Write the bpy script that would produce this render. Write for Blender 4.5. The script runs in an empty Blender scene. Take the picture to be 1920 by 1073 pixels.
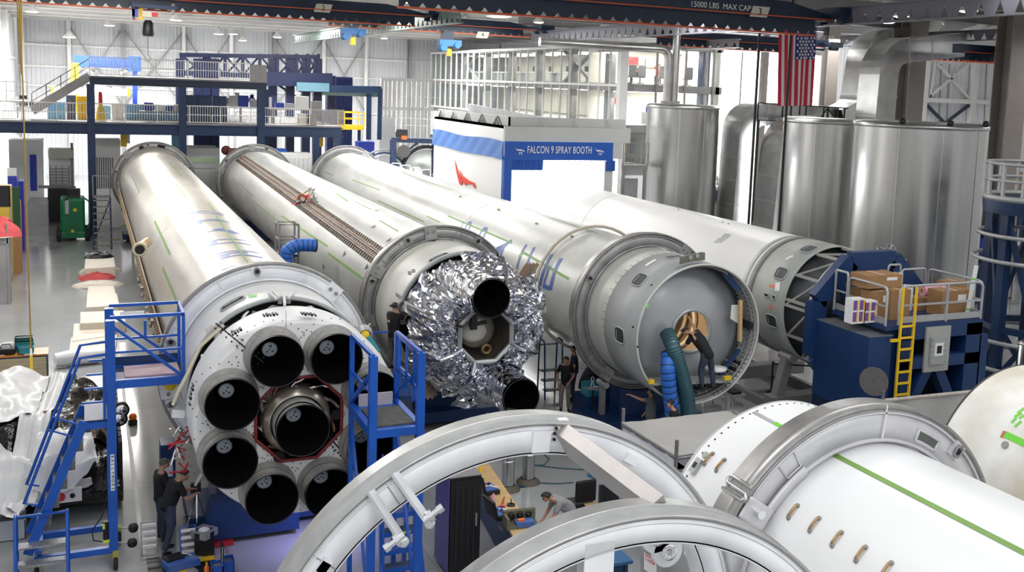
import bpy, math, random
from mathutils import Vector, Matrix, noise as mnoise
random.seed(7)
PI = math.pi
S = bpy.context.scene
COL = S.collection

# ---------------------------------------------------------------- camera
# focal length and principal point in pixels of the 1920 x 1073 frame
F, PX, PY = 1945.0, 1070.0, 399.0
YAW, PITCH, ROLL = 0.4396, 0.1202, -0.0379
CAMZ = 9.6
_f = Vector((math.sin(YAW)*math.cos(PITCH), math.cos(YAW)*math.cos(PITCH), -math.sin(PITCH)))
_r = Vector((math.cos(YAW), -math.sin(YAW), 0))
_d = _f.cross(_r)
CR = math.cos(ROLL)*_r + math.sin(ROLL)*_d
CD = -math.sin(ROLL)*_r + math.cos(ROLL)*_d
CF = _f
cam = bpy.data.cameras.new('camera')
camo = bpy.data.objects.new('camera', cam)
COL.objects.link(camo)
m = Matrix.Identity(4)
for i in range(3):
    m[i][0] = CR[i]; m[i][1] = -CD[i]; m[i][2] = -CF[i]
m[2][3] = CAMZ
camo.matrix_world = m
cam.sensor_width = 36.0
cam.lens = F*36.0/1920.0
cam.shift_x = (960-PX)/1920.0
cam.shift_y = -(536.5-PY)/1920.0
cam.clip_end = 400
S.camera = camo

# ---------------------------------------------------------------- world, light, exposure
S.view_settings.view_transform = 'Standard'
S.view_settings.look = 'None'
S.view_settings.exposure = 0.6
S.view_settings.gamma = 1
S.view_settings.use_curve_mapping = False
w = bpy.data.worlds.new('daylight'); S.world = w; w.use_nodes = True
nt = w.node_tree
bg = nt.nodes['Background']
tc = nt.nodes.new('ShaderNodeTexCoord'); sp = nt.nodes.new('ShaderNodeSeparateXYZ')
cr = nt.nodes.new('ShaderNodeValToRGB')
cr.color_ramp.elements[0].position = 0.0; cr.color_ramp.elements[0].color = (0.62, 0.62, 0.62, 1)
cr.color_ramp.elements[1].position = 0.5; cr.color_ramp.elements[1].color = (0.93, 0.96, 1.0, 1)
nt.links.new(tc.outputs['Generated'], sp.inputs[0]); nt.links.new(sp.outputs['Z'], cr.inputs[0])
nt.links.new(cr.outputs[0], bg.inputs['Color'])
bg.inputs['Strength'].default_value = 0.55

def area_light(name, loc, sx, sy, power, rot=(0, 0, 0), color=(1, 1, 1)):
    l = bpy.data.lights.new(name, 'AREA'); l.shape = 'RECTANGLE'
    l.size = sx; l.size_y = sy; l.energy = power; l.color = color
    o = bpy.data.objects.new(name, l); COL.objects.link(o)
    o.location = loc; o.rotation_euler = rot
    return o
# roof lighting: rows of lamps hung under the roof, stronger over the far left of the hall; last pair, unseen behind the camera, added to brighten the hoops
for ix, (x, y, pw) in enumerate([(2, 88, 12000), (16, 88, 8500), (28, 88, 5500), (0, 71, 10500), (14, 72, 4200), (1, 41, 3600), (13, 53, 2200),
                                 (3, 28, 1000), (14, 34, 900), (26, 40, 1100), (4, 12, 700), (15, 16, 700), (27, 22, 500),
                                 (38, 48, 1300), (44, 32, 900), (20, 54, 2400), (3, -3, 1500), (15, -3, 1100)]):
    area_light('roof_lamp', (x, y, 13.0), 6, 3, pw*0.33, color=(1, 0.985, 0.955))
# work light of the spray booth, shining out of its open door; daylight at the open bay door
area_light('booth_lamp', (20.4, 52, 7.0), 5, 8, 2600)
area_light('bay_daylight', (44.0, 61.6, 6.4), 11.4, 12.2, 5200, rot=(-PI/2, 0, 0), color=(0.96, 0.98, 1.0))

for z in (9.0, 12.0):
    area_light('office_lamp', (35.2, 62.6, z), 6, 4, 200, color=(1, .94, .84)); area_light('office_lamp', (34.2, 80, z), 4, 30, 700, color=(1, .94, .84))

# ---------------------------------------------------------------- pixel -> point (for measuring only)
def ray(x, y):
    return CR*((x-PX)/F) + CD*((y-PY)/F) + CF
def W(x, y, X=None, Y=None, Z=None):
    v = ray(x, y)
    if X is not None: t = X/v.x
    elif Y is not None: t = Y/v.y
    else: t = (Z-CAMZ)/v.z
    return Vector((v.x*t, v.y*t, CAMZ+v.z*t))
def cyl_hit(x, y, cx, cz, r):
    v = ray(x, y); ox, oz = -cx, CAMZ-cz
    a = v.x*v.x+v.z*v.z; b = 2*(ox*v.x+oz*v.z); c = ox*ox+oz*oz-r*r
    d = max(b*b-4*a*c, 0)
    t = (-b-math.sqrt(d))/(2*a)
    return v.y*t, math.atan2(ox+v.x*t, oz+v.z*t)      # (Y, angle from the top, + towards +X)

# ---------------------------------------------------------------- materials
MATS = {}
def mat(name, rgb, rough=0.5, metal=0.0, var=0.06, scale=2.0, bump=0.0, bscale=None, stretch=None, coat=0.0, emit=None, spec=None, var2=None):
    if name in MATS: return MATS[name]
    mt = bpy.data.materials.new(name); mt.use_nodes = True; MATS[name] = mt
    n = mt.node_tree.nodes; l = mt.node_tree.links; b = n['Principled BSDF']
    b.inputs['Roughness'].default_value = rough; b.inputs['Metallic'].default_value = metal
    if coat: b.inputs['Coat Weight'].default_value = coat; b.inputs['Coat Roughness'].default_value = 0.08
    if spec is not None: b.inputs['Specular IOR Level'].default_value = spec
    t = n.new('ShaderNodeTexCoord'); mp = n.new('ShaderNodeMapping'); l.new(t.outputs['Object'], mp.inputs[0])
    if stretch: mp.inputs['Scale'].default_value = stretch
    nz = n.new('ShaderNodeTexNoise'); nz.inputs['Scale'].default_value = scale; nz.inputs['Detail'].default_value = 5
    l.new(mp.outputs[0], nz.inputs['Vector'])
    r = n.new('ShaderNodeValToRGB'); l.new(nz.outputs[0], r.inputs[0])
    r.color_ramp.elements[0].position = 0.3; r.color_ramp.elements[1].position = 0.7
    c0 = var2 if var2 else tuple(max(0, c*(1-var)) for c in rgb)
    c1 = tuple(min(1, c*(1+var*0.5)) for c in rgb)
    r.color_ramp.elements[0].color = (*c0, 1); r.color_ramp.elements[1].color = (*c1, 1)
    l.new(r.outputs[0], b.inputs['Base Color'])
    if bump:
        nb = n.new('ShaderNodeTexNoise'); nb.inputs['Scale'].default_value = bscale or scale*4; nb.inputs['Detail'].default_value = 3
        l.new(mp.outputs[0], nb.inputs['Vector'])
        bp = n.new('ShaderNodeBump'); bp.inputs['Strength'].default_value = bump; bp.inputs['Distance'].default_value = 0.05
        l.new(nb.outputs[0], bp.inputs['Height']); l.new(bp.outputs[0], b.inputs['Normal'])
    if emit:
        b.inputs['Emission Color'].default_value = (*emit[:3], 1); b.inputs['Emission Strength'].default_value = emit[3]
    return mt

M_FLOOR = mat('floor_epoxy', (0.36, 0.37, 0.375), 0.12, 0, 0.14, 0.35, coat=0.3)
M_JOINT = mat('floor_joint', (0.16, 0.17, 0.18), 0.7)
M_WALLW = mat('wall_white', (0.80, 0.81, 0.83), 0.6, 0, 0.05, 0.3)
M_WALLG = mat('wall_corrugated', (0.60, 0.61, 0.63), 0.5, 0, 0.12, 0.2)
M_ROOF = mat('roof_deck', (0.66, 0.64, 0.60), 0.8, 0, 0.15, 0.3)
M_STEELW = mat('steel_white', (0.74, 0.73, 0.71), 0.5, 0, 0.1, 1.0)
M_STEELG = mat('steel_grey', (0.30, 0.29, 0.29), 0.5, 0.2, 0.2, 1.0)
M_COLUMN = mat('column_taupe', (0.27, 0.24, 0.22), 0.55, 0, 0.15, 0.8)
M_NAVY = mat('navy_steel', (0.007, 0.030, 0.095), 0.45, 0, 0.25, 1.0)
M_NAVYD = mat('crane_navy', (0.008, 0.022, 0.055), 0.4, 0, 0.3, 1.0)
M_NAVYF = mat('fixture_navy', (0.007, 0.035, 0.125), 0.45, 0, 0.12, 0.8)
M_BLUE = mat('bright_blue_paint', (0.008, 0.09, 0.46), 0.33, 0, 0.15, 2.0)
M_ROYAL = mat('royal_blue', (0.02, 0.05, 0.42), 0.4, 0, 0.15, 1.0)
M_LBLUE = mat('light_blue', (0.22, 0.5, 0.72), 0.5, 0, 0.08, 1.0)
M_TEAL = mat('teal_plastic', (0.03, 0.28, 0.32), 0.4)
M_YEL = mat('safety_yellow', (0.85, 0.55, 0.02), 0.42, 0, 0.08, 1.5)
M_ORANGE = mat('orange', (0.85, 0.2, 0.03), 0.45)
M_RED = mat('red', (0.75, 0.03, 0.03), 0.45)
M_BAR = mat('conductor_orange', (0.60, 0.10, 0.03), 0.5)
M_GREEN = mat('lift_green', (0.0, 0.17, 0.06), 0.35, 0, 0.2, 1.0)
M_TAPE = mat('green_tape', (0.17, 0.33, 0.06), 0.5, 0, 0.1, 3.0)
M_TAPE2 = mat('bright_green_tape', (0.16, 0.62, 0.05), 0.5, 0, 0.08, 3.0)
M_LETTER = mat('blue_letter_film', (0.05, 0.11, 0.36), 0.4, 0, 0.08, 3.0)
M_BLACK = mat('black', (0.008, 0.008, 0.010), 0.45, 0, 0.3, 2.0)
M_RUBBER = mat('rubber', (0.015, 0.015, 0.016), 0.7)
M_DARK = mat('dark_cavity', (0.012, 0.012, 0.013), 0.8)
M_WHITE = mat('white_paint', (0.82, 0.82, 0.82), 0.4, 0, 0.04, 1.5)
M_ROCKET = mat('stage_skin', (0.53, 0.535, 0.52), 0.36, 0.3, 0.2, 0.7, stretch=(2.2, 0.6, 2.2))
M_ROCKETW = mat('stage_white', (0.83, 0.83, 0.83), 0.34, 0, 0.05, 0.5)
M_ROCKWARM = mat('stage_warm', (0.56, 0.525, 0.465), 0.3, 0.45, 0.16, 0.8, stretch=(2.0, 0.5, 2.0))
M_PRIMER = mat('grey_primer', (0.41, 0.425, 0.43), 0.5, 0.1, 0.1, 1.5)
M_DOME = mat('tank_dome', (0.46, 0.48, 0.50), 0.28, 0.35, 0.1, 0.9)
M_ALU = mat('aluminium', (0.62, 0.62, 0.62), 0.32, 0.85, 0.12, 4.0, stretch=(1, 1, 1))
M_ALUW = mat('milled_aluminium', (0.90, 0.91, 0.95), 0.45, 0.1, 0.14, 2.2)
M_ALUD = mat('ring_aluminium', (0.42, 0.42, 0.42), 0.38, 0.6, 0.25, 2.5)
M_RINGRIM = mat('ring_rim', (0.36, 0.35, 0.34), 0.34, 0.7, 0.15, 6.0)
M_TANK = mat('tank_brushed', (0.52, 0.52, 0.51), 0.27, 1.0, 0.16, 1.2, stretch=(3, 3, 0.12), bump=0.05, bscale=2)
M_DUCT = mat('duct_galvanised', (0.55, 0.56, 0.55), 0.3, 0.95, 0.16, 1.5)
M_CHROME = mat('chrome', (0.85, 0.85, 0.86), 0.1, 1.0, 0.03)
M_DISC = mat('throat_plug_metal', (0.72, 0.80, 0.92), 0.4, 0.1, 0.08)
M_CLEAT = mat('grey_plate', (0.45, 0.46, 0.47), 0.45, 0.4, 0.1)
M_CARD = mat('cardboard', (0.36, 0.20, 0.09), 0.8, 0, 0.12, 2)
M_WOOD = mat('desk_wood', (0.62, 0.42, 0.20), 0.5, 0, 0.15, 1.5, stretch=(1, 6, 1))
M_WOODO = mat('orange_wood', (0.62, 0.23, 0.05), 0.35, 0, 0.12, 1.5)
M_TAN = mat('tan_cover', (0.64, 0.58, 0.49), 0.6, 0, 0.07, 1)
M_BEIGE = mat('beige_drawer', (0.55, 0.45, 0.28), 0.45, 0, 0.06, 1)
M_PINK = mat('pink_foam', (0.85, 0.42, 0.5), 0.7, 0, 0.1, 5)
M_BRASS = mat('brass', (0.42, 0.28, 0.14), 0.45, 0.6, 0.3, 8)
M_COPPERT = mat('copper_line', (0.30, 0.17, 0.11), 0.5, 0.4, 0.4, 8)
M_GRATE = mat('expanded_grate', (0.16, 0.16, 0.17), 0.6, 0.3, 0.4, 20, bump=0.4, bscale=40)
M_SHEET = mat('plastic_sheet', (0.78, 0.78, 0.79), 0.35, 0, 0.08, 1.5, bump=0.25, bscale=5)
M_TARP = mat('tent_fabric', (0.44, 0.43, 0.41), 0.6, 0, 0.10, 1.0, bump=0.2, bscale=2.5)
M_BANNER = mat('banner_blue', (0.015, 0.09, 0.42), 0.5, 0, 0.06, 1.0, bump=0.15, bscale=3)
M_BOOTH = mat('booth_white', (0.90, 0.90, 0.89), 0.5, 0, 0.02, 1.0)
M_BOOTHG = mat('booth_grey', (0.50, 0.52, 0.51), 0.5, 0, 0.04, 1.0)
M_GLASSY = mat('office_interior', (0.72, 0.68, 0.60), 0.7, 0, 0.2, 0.5)
M_DENIM = mat('denim', (0.035, 0.05, 0.085), 0.85, 0, 0.3, 8)
M_SHIRTB = mat('black_tshirt', (0.010, 0.010, 0.012), 0.8, 0, 0.3, 5)
M_SHIRTG = mat('grey_tshirt', (0.13, 0.135, 0.14), 0.85, 0, 0.15, 5)
M_SHIRTL = mat('light_grey_tshirt', (0.30, 0.30, 0.31), 0.85, 0, 0.1, 5)
M_KHAKI = mat('khaki', (0.28, 0.25, 0.22), 0.85, 0, 0.15, 5)
M_PANTG = mat('grey_trousers', (0.10, 0.095, 0.09), 0.85, 0, 0.2, 5)
M_SKINT = mat('skin_tone', (0.50, 0.27, 0.18), 0.55, 0, 0.08, 6)
M_HAIR = mat('hair', (0.015, 0.010, 0.008), 0.6, 0, 0.4, 20)
M_DUCTB = mat('blue_flex_duct', (0.03, 0.16, 0.62), 0.45, 0, 0.1, 3)
M_DUCTG = mat('green_flex_duct', (0.035, 0.10, 0.12), 0.35, 0.2, 0.15, 3)
M_LAMP = mat('lamp_glow', (1, 1, 1), 0.5, emit=(1, 0.97, 0.9, 4.0))
M_SCREEN = mat('screen_black', (0.012, 0.012, 0.015), 0.15)
M_PURPLE = mat('purple_panel', (0.10, 0.09, 0.30), 0.4)
M_NOZZ = mat('nozzle_black', (0.003, 0.003, 0.004), 0.7, 0, 0.3, 2.0, stretch=(8, 1, 8), spec=0.08)
def foil_mat():
    mt = mat('foil', (0.60, 0.61, 0.66), 0.12, 1.0, 0.1, 2.0)
    n = mt.node_tree.nodes; l = mt.node_tree.links; b = n['Principled BSDF']
    t = [q for q in n if q.type == 'TEX_COORD'][0]
    nz = n.new('ShaderNodeTexNoise'); nz.noise_type = 'RIDGED_MULTIFRACTAL'; nz.inputs['Scale'].default_value = 1.7; nz.inputs['Detail'].default_value = 2.5; nz.inputs['Distortion'].default_value = 0.6
    l.new(t.outputs['Object'], nz.inputs['Vector'])
    bp = n.new('ShaderNodeBump'); bp.inputs['Strength'].default_value = 0.5; bp.inputs['Distance'].default_value = 0.07
    l.new(nz.outputs[0], bp.inputs['Height']); l.new(bp.outputs[0], b.inputs['Normal'])
    return mt
M_FOIL = foil_mat()

# ---------------------------------------------------------------- mesh builder
class MB:
    def __init__(self): self.v = []; self.f = []; self.s = []
    def add(self, vs, fs, smooth=False):
        k = len(self.v); self.v += [tuple(p) for p in vs]
        for f in fs: self.f.append(tuple(i+k for i in f)); self.s.append(smooth)
        return self
    def box(self, c, s, rz=0.0, mx=None):
        hx, hy, hz = s[0]/2, s[1]/2, s[2]/2
        P = [Vector((a*hx, b*hy, d*hz)) for d in (-1, 1) for b in (-1, 1) for a in (-1, 1)]
        if mx is None and rz: mx = Matrix.Rotation(rz, 3, 'Z')
        if mx is not None: P = [mx @ p for p in P]
        c = Vector(c)
        return self.add([p+c for p in P], [(0, 2, 3, 1), (4, 5, 7, 6), (0, 1, 5, 4), (2, 6, 7, 3), (0, 4, 6, 2), (1, 3, 7, 5)])
    def lo(self, x0, x1, y0, y1, z0, z1):
        return self.box(((x0+x1)/2, (y0+y1)/2, (z0+z1)/2), (abs(x1-x0), abs(y1-y0), abs(z1-z0)))
    def beam(self, a, b, w, h=None, up=(0, 0, 1)):
        a = Vector(a); b = Vector(b); h = h or w
        d = b-a; L = d.length
        if L < 1e-6: return self
        d.normalize(); u = Vector(up)
        if abs(d.dot(u)) > 0.98: u = Vector((0, 1, 0))
        sx = d.cross(u).normalized(); uz = sx.cross(d).normalized()
        mx = Matrix((sx, d, uz)).transposed()
        return self.box((a+b)/2, (w, L, h), mx=mx)
    def ibeam(self, a, b, w, h, t=0.04, up=(0, 0, 1)):
        a = Vector(a); b = Vector(b); d = (b-a).normalized(); u = Vector(up)
        if abs(d.dot(u)) > 0.98: u = Vector((0, 1, 0))
        sx = d.cross(u).normalized(); uz = sx.cross(d).normalized()
        self.beam(a, b, t, h-2*t, up=up)
        for s in (-1, 1): self.beam(a+uz*s*(h-t)/2, b+uz*s*(h-t)/2, w, t, up=up)
        return self
    def tube(self, pts, r, n=8, caps=True, closed=False, smooth=True):
        P = [Vector(p) for p in pts]; N = len(P)
        rs = r if isinstance(r, (list, tuple)) else [r]*N
        vs = []; fs = []; prev = None
        for i in range(N):
            if closed: t = P[(i+1) % N]-P[i-1]
            else: t = P[min(i+1, N-1)]-P[max(i-1, 0)]
            t.normalize()
            if prev is None:
                u = Vector((0, 0, 1)) if abs(t.z) < 0.9 else Vector((1, 0, 0))
                nrm = t.cross(u).normalized()
            else:
                nrm = (prev - t*prev.dot(t))
                nrm = nrm.normalized() if nrm.length > 1e-5 else t.orthogonal().normalized()
            prev = nrm; bn = t.cross(nrm)
            for k in range(n):
                a = 2*PI*k/n
                vs.append(P[i]+(nrm*math.cos(a)+bn*math.sin(a))*rs[i])
        M_ = N if closed else N-1
        for i in range(M_):
            for k in range(n):
                a = i*n+k; b = i*n+(k+1) % n; c = ((i+1) % N)*n+(k+1) % n; d = ((i+1) % N)*n+k
                fs.append((a, b, c, d))
        self.add(vs, fs, smooth)
        if caps and not closed:
            self.add(vs[:n], [tuple(reversed(range(n)))]); self.add(vs[-n:], [tuple(range(n))])
        return self
    def cyl(self, a, b, r, n=16, r2=None, caps=True):
        return self.tube([a, b], [r, r if r2 is None else r2], n, caps)
    def lathe(self, prof, c, axis='Y', n=64, a0=0, a1=2*PI, closed=False, smooth=True, flat=False):
        # prof: (t along the axis, radius); angle measured from +Z towards +X (axis Y) or from +X towards +Y (axis Z)
        full = abs(a1-a0) > 2*PI-1e-4; N = n if full else n+1
        vs = []; c = Vector(c); m_ = len(prof)
        for i in range(N):
            a = a0+(a1-a0)*i/n
            for t, r in prof:
                if axis == 'Y': vs.append(c+Vector((r*math.sin(a), t, r*math.cos(a))))
                elif axis == 'Z': vs.append(c+Vector((r*math.cos(a), r*math.sin(a), t)))
                else: vs.append(c+Vector((t, r*math.sin(a), r*math.cos(a))))
        fs = []
        for i in range(n):
            j = (i+1) % N
            for k in range(m_ if closed else m_-1):
                k2 = (k+1) % m_
                fs.append((i*m_+k, j*m_+k, j*m_+k2, i*m_+k2))
        # split so that hard profile corners shade flat
        if flat:
            for f in fs: self.add([vs[i] for i in f], [(0, 1, 2, 3)], False)
        else: self.add(vs, fs, smooth)
        if closed and not full:
            self.add(vs[:m_], [tuple(range(m_))]); self.add(vs[-m_:], [tuple(reversed(range(m_)))])
        return self
    def prism(self, pts, d):      # pts: 3D polygon, d: extrusion vector
        P = [Vector(p) for p in pts]; n = len(P); d = Vector(d)
        self.add(P+[p+d for p in P], [tuple(reversed(range(n))), tuple(range(n, 2*n))]+[(i, (i+1) % n, (i+1) % n+n, i+n) for i in range(n)])
        return self
    def grid(self, fn, nu, nv, smooth=True, thick=None):
        vs = [Vector(fn(i/nu, j/nv)) for j in range(nv+1) for i in range(nu+1)]
        q = nu+1
        fs = [(j*q+i, j*q+i+1, (j+1)*q+i+1, (j+1)*q+i) for j in range(nv) for i in range(nu)]
        self.add(vs, fs, smooth)
        return self
    def sphere(self, c, r, n=12, m=8, sc=(1, 1, 1)):
        c = Vector(c)
        vs = [c+Vector((0, 0, r*sc[2]))]
        for j in range(1, m):
            for i in range(n):
                t = PI*j/m; a = 2*PI*i/n
                vs.append(c+Vector((r*sc[0]*math.sin(t)*math.cos(a), r*sc[1]*math.sin(t)*math.sin(a), r*sc[2]*math.cos(t))))
        vs.append(c-Vector((0, 0, r*sc[2])))
        fs = [(0, 1+i, 1+(i+1) % n) for i in range(n)]
        for j in range(m-2):
            for i in range(n):
                fs.append((1+j*n+i, 1+(j+1)*n+i, 1+(j+1)*n+(i+1) % n, 1+j*n+(i+1) % n))
        k = len(vs)-1
        fs += [(k, 1+(m-2)*n+(i+1) % n, 1+(m-2)*n+i) for i in range(n)]
        return self.add(vs, fs, True)

def tag(o, label=None, cat=None, group=None, kind=None):
    if label: o['label'] = label
    if cat: o['category'] = cat
    if group: o['group'] = group
    if kind: o['kind'] = kind
    return o
def thing(name, label, cat, loc=(0, 0, 0), group=None, rz=0.0):
    o = bpy.data.objects.new(name, None); COL.objects.link(o)
    o.location = loc; o.rotation_euler = (0, 0, rz); o.empty_display_size = 0.2
    return tag(o, label, cat, group)
def wmat(o):
    mm = Matrix.Identity(4)
    while o is not None:
        mm = Matrix.Translation(o.location) @ o.rotation_euler.to_matrix().to_4x4() @ mm
        o = o.parent
    return mm
def obj(name, mb, mt, parent=None, label=None, cat=None, group=None, kind=None, local=False, bevel=0.0):
    """mesh given in world coordinates (or local=True: in the parent's)"""
    me = bpy.data.meshes.new(name); o = bpy.data.objects.new(name, me); COL.objects.link(o)
    vs = mb.v
    if parent is not None:
        o.parent = parent
        if not local:
            inv = wmat(parent).inverted(); vs = [inv @ Vector(p) for p in vs]
    elif not local and vs:
        c = Vector((sum(p[0] for p in vs)/len(vs), sum(p[1] for p in vs)/len(vs), min(p[2] for p in vs)))
        o.location = c; vs = [Vector(p)-c for p in vs]
    me.from_pydata([tuple(p) for p in vs], [], mb.f)
    me.polygons.foreach_set('use_smooth', mb.s)
    me.materials.append(mt)
    import bmesh
    bm = bmesh.new(); bm.from_mesh(me); bmesh.ops.recalc_face_normals(bm, faces=bm.faces); bm.to_mesh(me); bm.free()
    me.update()
    if bevel:
        bv = o.modifiers.new('bevel', 'BEVEL'); bv.width = bevel; bv.segments = 2; bv.limit_method = 'ANGLE'
    return tag(o, label, cat, group, kind)
def part(name, mb, mt, parent, label=None, **k): return obj(name, mb, mt, parent, label, **k)
def copy_tree(o, parent=None):
    c = o.copy(); COL.objects.link(c)
    if parent is not None: c.parent = parent
    for ch in [q for q in o.children]: copy_tree(ch, c)
    return c
def dup(o, loc, rz=None, label=None, group=None):
    c = copy_tree(o); c.location = loc
    if rz is not None: c.rotation_euler = (0, 0, rz)
    return tag(c, label, None, group)
def text(name, body, size, mt, parent, loc, mx, ext=0.004, align='CENTER', shear=0.0, space=1.0):
    cu = bpy.data.curves.new(name, 'FONT'); cu.body = body; cu.size = size; cu.extrude = ext
    cu.align_x = align; cu.align_y = 'CENTER'; cu.space_character = space; cu.shear = shear
    tmp = bpy.data.objects.new('tmp_text', cu); COL.objects.link(tmp)
    me = bpy.data.meshes.new_from_object(tmp.evaluated_get(bpy.context.evaluated_depsgraph_get()))
    bpy.data.objects.remove(tmp); bpy.data.curves.remove(cu)
    me.name = name; me.materials.clear(); me.materials.append(mt)
    o = bpy.data.objects.new(name, me); COL.objects.link(o); o['kind'] = 'stuff'
    mm = Matrix.Translation(Vector(loc)) @ mx.to_4x4()
    if parent is not None:
        o.parent = parent; mm = wmat(parent).inverted() @ mm
    o.matrix_basis = mm
    return o
FACE_CAM = Matrix.Rotation(PI/2, 3, 'X')         # text in the XZ plane read from -Y
def lerp(a, b, t): return a+(b-a)*t
def struct(name, mb, mt, parent=None): return obj(name, mb, mt, parent, kind='structure')
def rail(M, a, b, h=1.05, post=1.2, r=0.025, mid=True, pick=None):
    """guard rail along a->b; pick: spacing of thin balusters"""
    a = Vector(a); b = Vector(b); L = (b-a).length; n = max(1, round(L/post)); up = Vector((0, 0, h))
    M.beam(a+up, b+up, 2*r)
    if mid: M.beam(a+up*0.5, b+up*0.5, 1.6*r)
    for i in range(n+1): M.beam(a+(b-a)*i/n, a+(b-a)*i/n+up, 2*r)
    if pick:
        k = int(L/pick)
        for i in range(k+1):
            p = a+(b-a)*i/k; M.beam(p+Vector((0, 0, 0.08)), p+up, 0.025)
        M.beam(a+Vector((0, 0, 0.08)), b+Vector((0, 0, 0.08)), 1.6*r)
# ================================================================ SETTING
def build_setting():
    # floor: joint bed with concrete slabs laid on it, 6 m apart
    fl = struct('floor', MB().lo(-8, 75, -6, 110, -0.3, -0.012), M_JOINT)
    me = None
    xs = [-8+i*7.1 for i in range(12)]; ys = [-6+i*6.2 for i in range(19)]
    for i in range(11):
        for j in range(18):
            if xs[i] > 34 and ys[j] < 12: continue
            if me is None:
                o = obj('slab', MB().lo(xs[i]+.006, xs[i+1]-.006, ys[j]+.006, ys[j+1]-.006, -0.2, 0.0), M_FLOOR, fl); me = o.data; x0, y0 = xs[i], ys[j]; base = o
            else:
                o = bpy.data.objects.new('slab', me); COL.objects.link(o); o.parent = fl; o.location = (xs[i]-x0, ys[j]-y0, 0)
                o.location = (xs[i]-x0, ys[j]-y0, 0)
    # back wall, corrugated
    def corr(x0, x1, y, z0, z1, step=0.36, dep=0.05, axis='x'):
        M = MB(); n = int((x1-x0)/step); vs = []
        for i in range(n+1):
            for (f, d) in ((0, 0), (0.42, 0), (0.5, dep), (0.92, dep)):
                x = x0+(i+f)*step
                if x > x1: break
                for z in (z0, z1): vs.append((x, y+d, z) if axis == 'x' else (y+d, x, z))
        fs = [(2*k, 2*k+2, 2*k+3, 2*k+1) for k in range(len(vs)//2-1)]
        M.add(vs, fs)
        M.add([(x0, y+dep+.05, z0), (x1, y+dep+.05, z0), (x1, y+dep+.05, z1), (x0, y+dep+.05, z1)] if axis == 'x' else
              [(y+dep+.05, x0, z0), (y+dep+.05, x1, z0), (y+dep+.05, x1, z1), (y+dep+.05, x0, z1)], [(0, 1, 2, 3)])
        return M
    YB = 104.0
    wb = struct('wall_back', corr(-5.3, 46, YB, 0, 14.2), M_WALLG)
    for z in (6.2, 8.0, 9.7, 11.6): struct('purlin', MB().lo(-5.3, 46, YB-.16, YB-.02, z-.08, z+.08), M_STEELW, wb)
    for i, x in enumerate([-4.9, -1.2, 3.2, 8.4, 12.6, 16.6, 21.3, 25.5, 30.0, 35, 40]):
        struct('wall_column', MB().ibeam((x, YB-.4, 0), (x, YB-.4, 14), .3, .4, up=(0, 1, 0)), M_STEELG if i % 3 == 2 else M_STEELW, wb)
    for a, b in ((-1.2, 3.2), (3.2, 8.4), (8.4, 12.6), (16.6, 21.3), (21.3, 25.5)):
        struct('wall_brace', MB().beam((a, YB-.3, 13.4), (b, YB-.3, 6.4), .12), M_STEELG, wb)
        struct('wall_brace', MB().beam((b, YB-.26, 13.4), (a, YB-.26, 6.4), .12), M_STEELG, wb)
    # left wall with pilasters, near pierced pillar
    wl = struct('wall_left', MB().lo(-5.8, -5.5, 20, 104, 0, 14.2), M_WALLW)
    for y in (46, 60, 74, 88): struct('pilaster', MB().lo(-5.5, -5.1, y, y+1.2, 0, 14), M_STEELW, wl)
    for z in (3.4, 6.8, 10.2): struct('girt', MB().lo(-5.5, -5.3, 20, 104, z, z+.2), M_STEELW, wl)
    # roof
    ce = struct('ceiling', MB().lo(-8, 46, 20, 106, 14.35, 14.5), M_ROOF)
    for i in range(13):
        y = 28+i*6.0
        struct('roof_beam', MB().ibeam((-5.5, y, 14.0), (46, y, 14.0), .3, .6), M_STEELW, ce)
    for i in range(10):
        x = -4+i*5.2
        struct('roof_purlin', MB().ibeam((x, 30, 14.15), (x, 104, 14.15), .16, .3), M_STEELW, ce)
    ce2 = struct('ceiling_right', MB().lo(46, 75, 16, 64, 14.35, 14.5), M_ROOF)
    for i in range(8):
        struct('roof_beam', MB().ibeam((25, 20+i*6, 13.7), (74, 20+i*6, 13.7), .3, .6), M_STEELG, ce2)
    for i in range(8):
        struct('roof_purlin', MB().ibeam((28+i*6, 16, 14.15), (28+i*6, 62, 14.15), .16, .3), M_STEELW, ce2)
    # end wall on the right with the bright open bay (X 40.5..48)
    YE = 62.0
    we = struct('wall_end', corr(49.5, 75, YE, 0, 14.2), M_WALLW)
    struct('lintel', MB().lo(38, 49.5, YE, YE+.3, 12.6, 14.2), M_STEELG, we)
    struct('door_jamb', MB().lo(49.2, 49.8, YE-.2, YE+.4, 0, 12.6), M_WALLW, we)
    obj('bay_glow_pane', MB().lo(38.2, 49.4, YE+.35, YE+.4, 0, 12.7), M_BAYGLOW, kind='structure')  # glowing pane added in the open bay, standing in for outside daylight
    for x in (41.0, 43.8, 46.6): struct('door_mullion', MB().lo(x-.04, x+.04, YE+.2, YE+.33, 0, 12.7), M_WALLW, we)
    P = lambda x, y: W(x, y, Y=YE-.35)
    def bar(x0, y0, x1, y1, wd, mt, nm): struct(nm, MB().beam(P(x0, y0), P(x1, y1), wd), mt, we)
    for x0, y0, x1, y1, wd in ((1738, 115, 1727, 235, .45), (1828, 117, 1819, 230, .45), (1752, 118, 1742, 188, .2), (1836, 117, 1826, 190, .2)):
        bar(x0, y0, x1, y1, wd, M_STEELW, 'wall_column')
    for x0, y0, x1, y1, wd in ((1724, 187, 1900, 194, .35), (1580, 180, 1724, 187, .3)): bar(x0, y0, x1, y1, wd, M_STEELW, 'girt')
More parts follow.
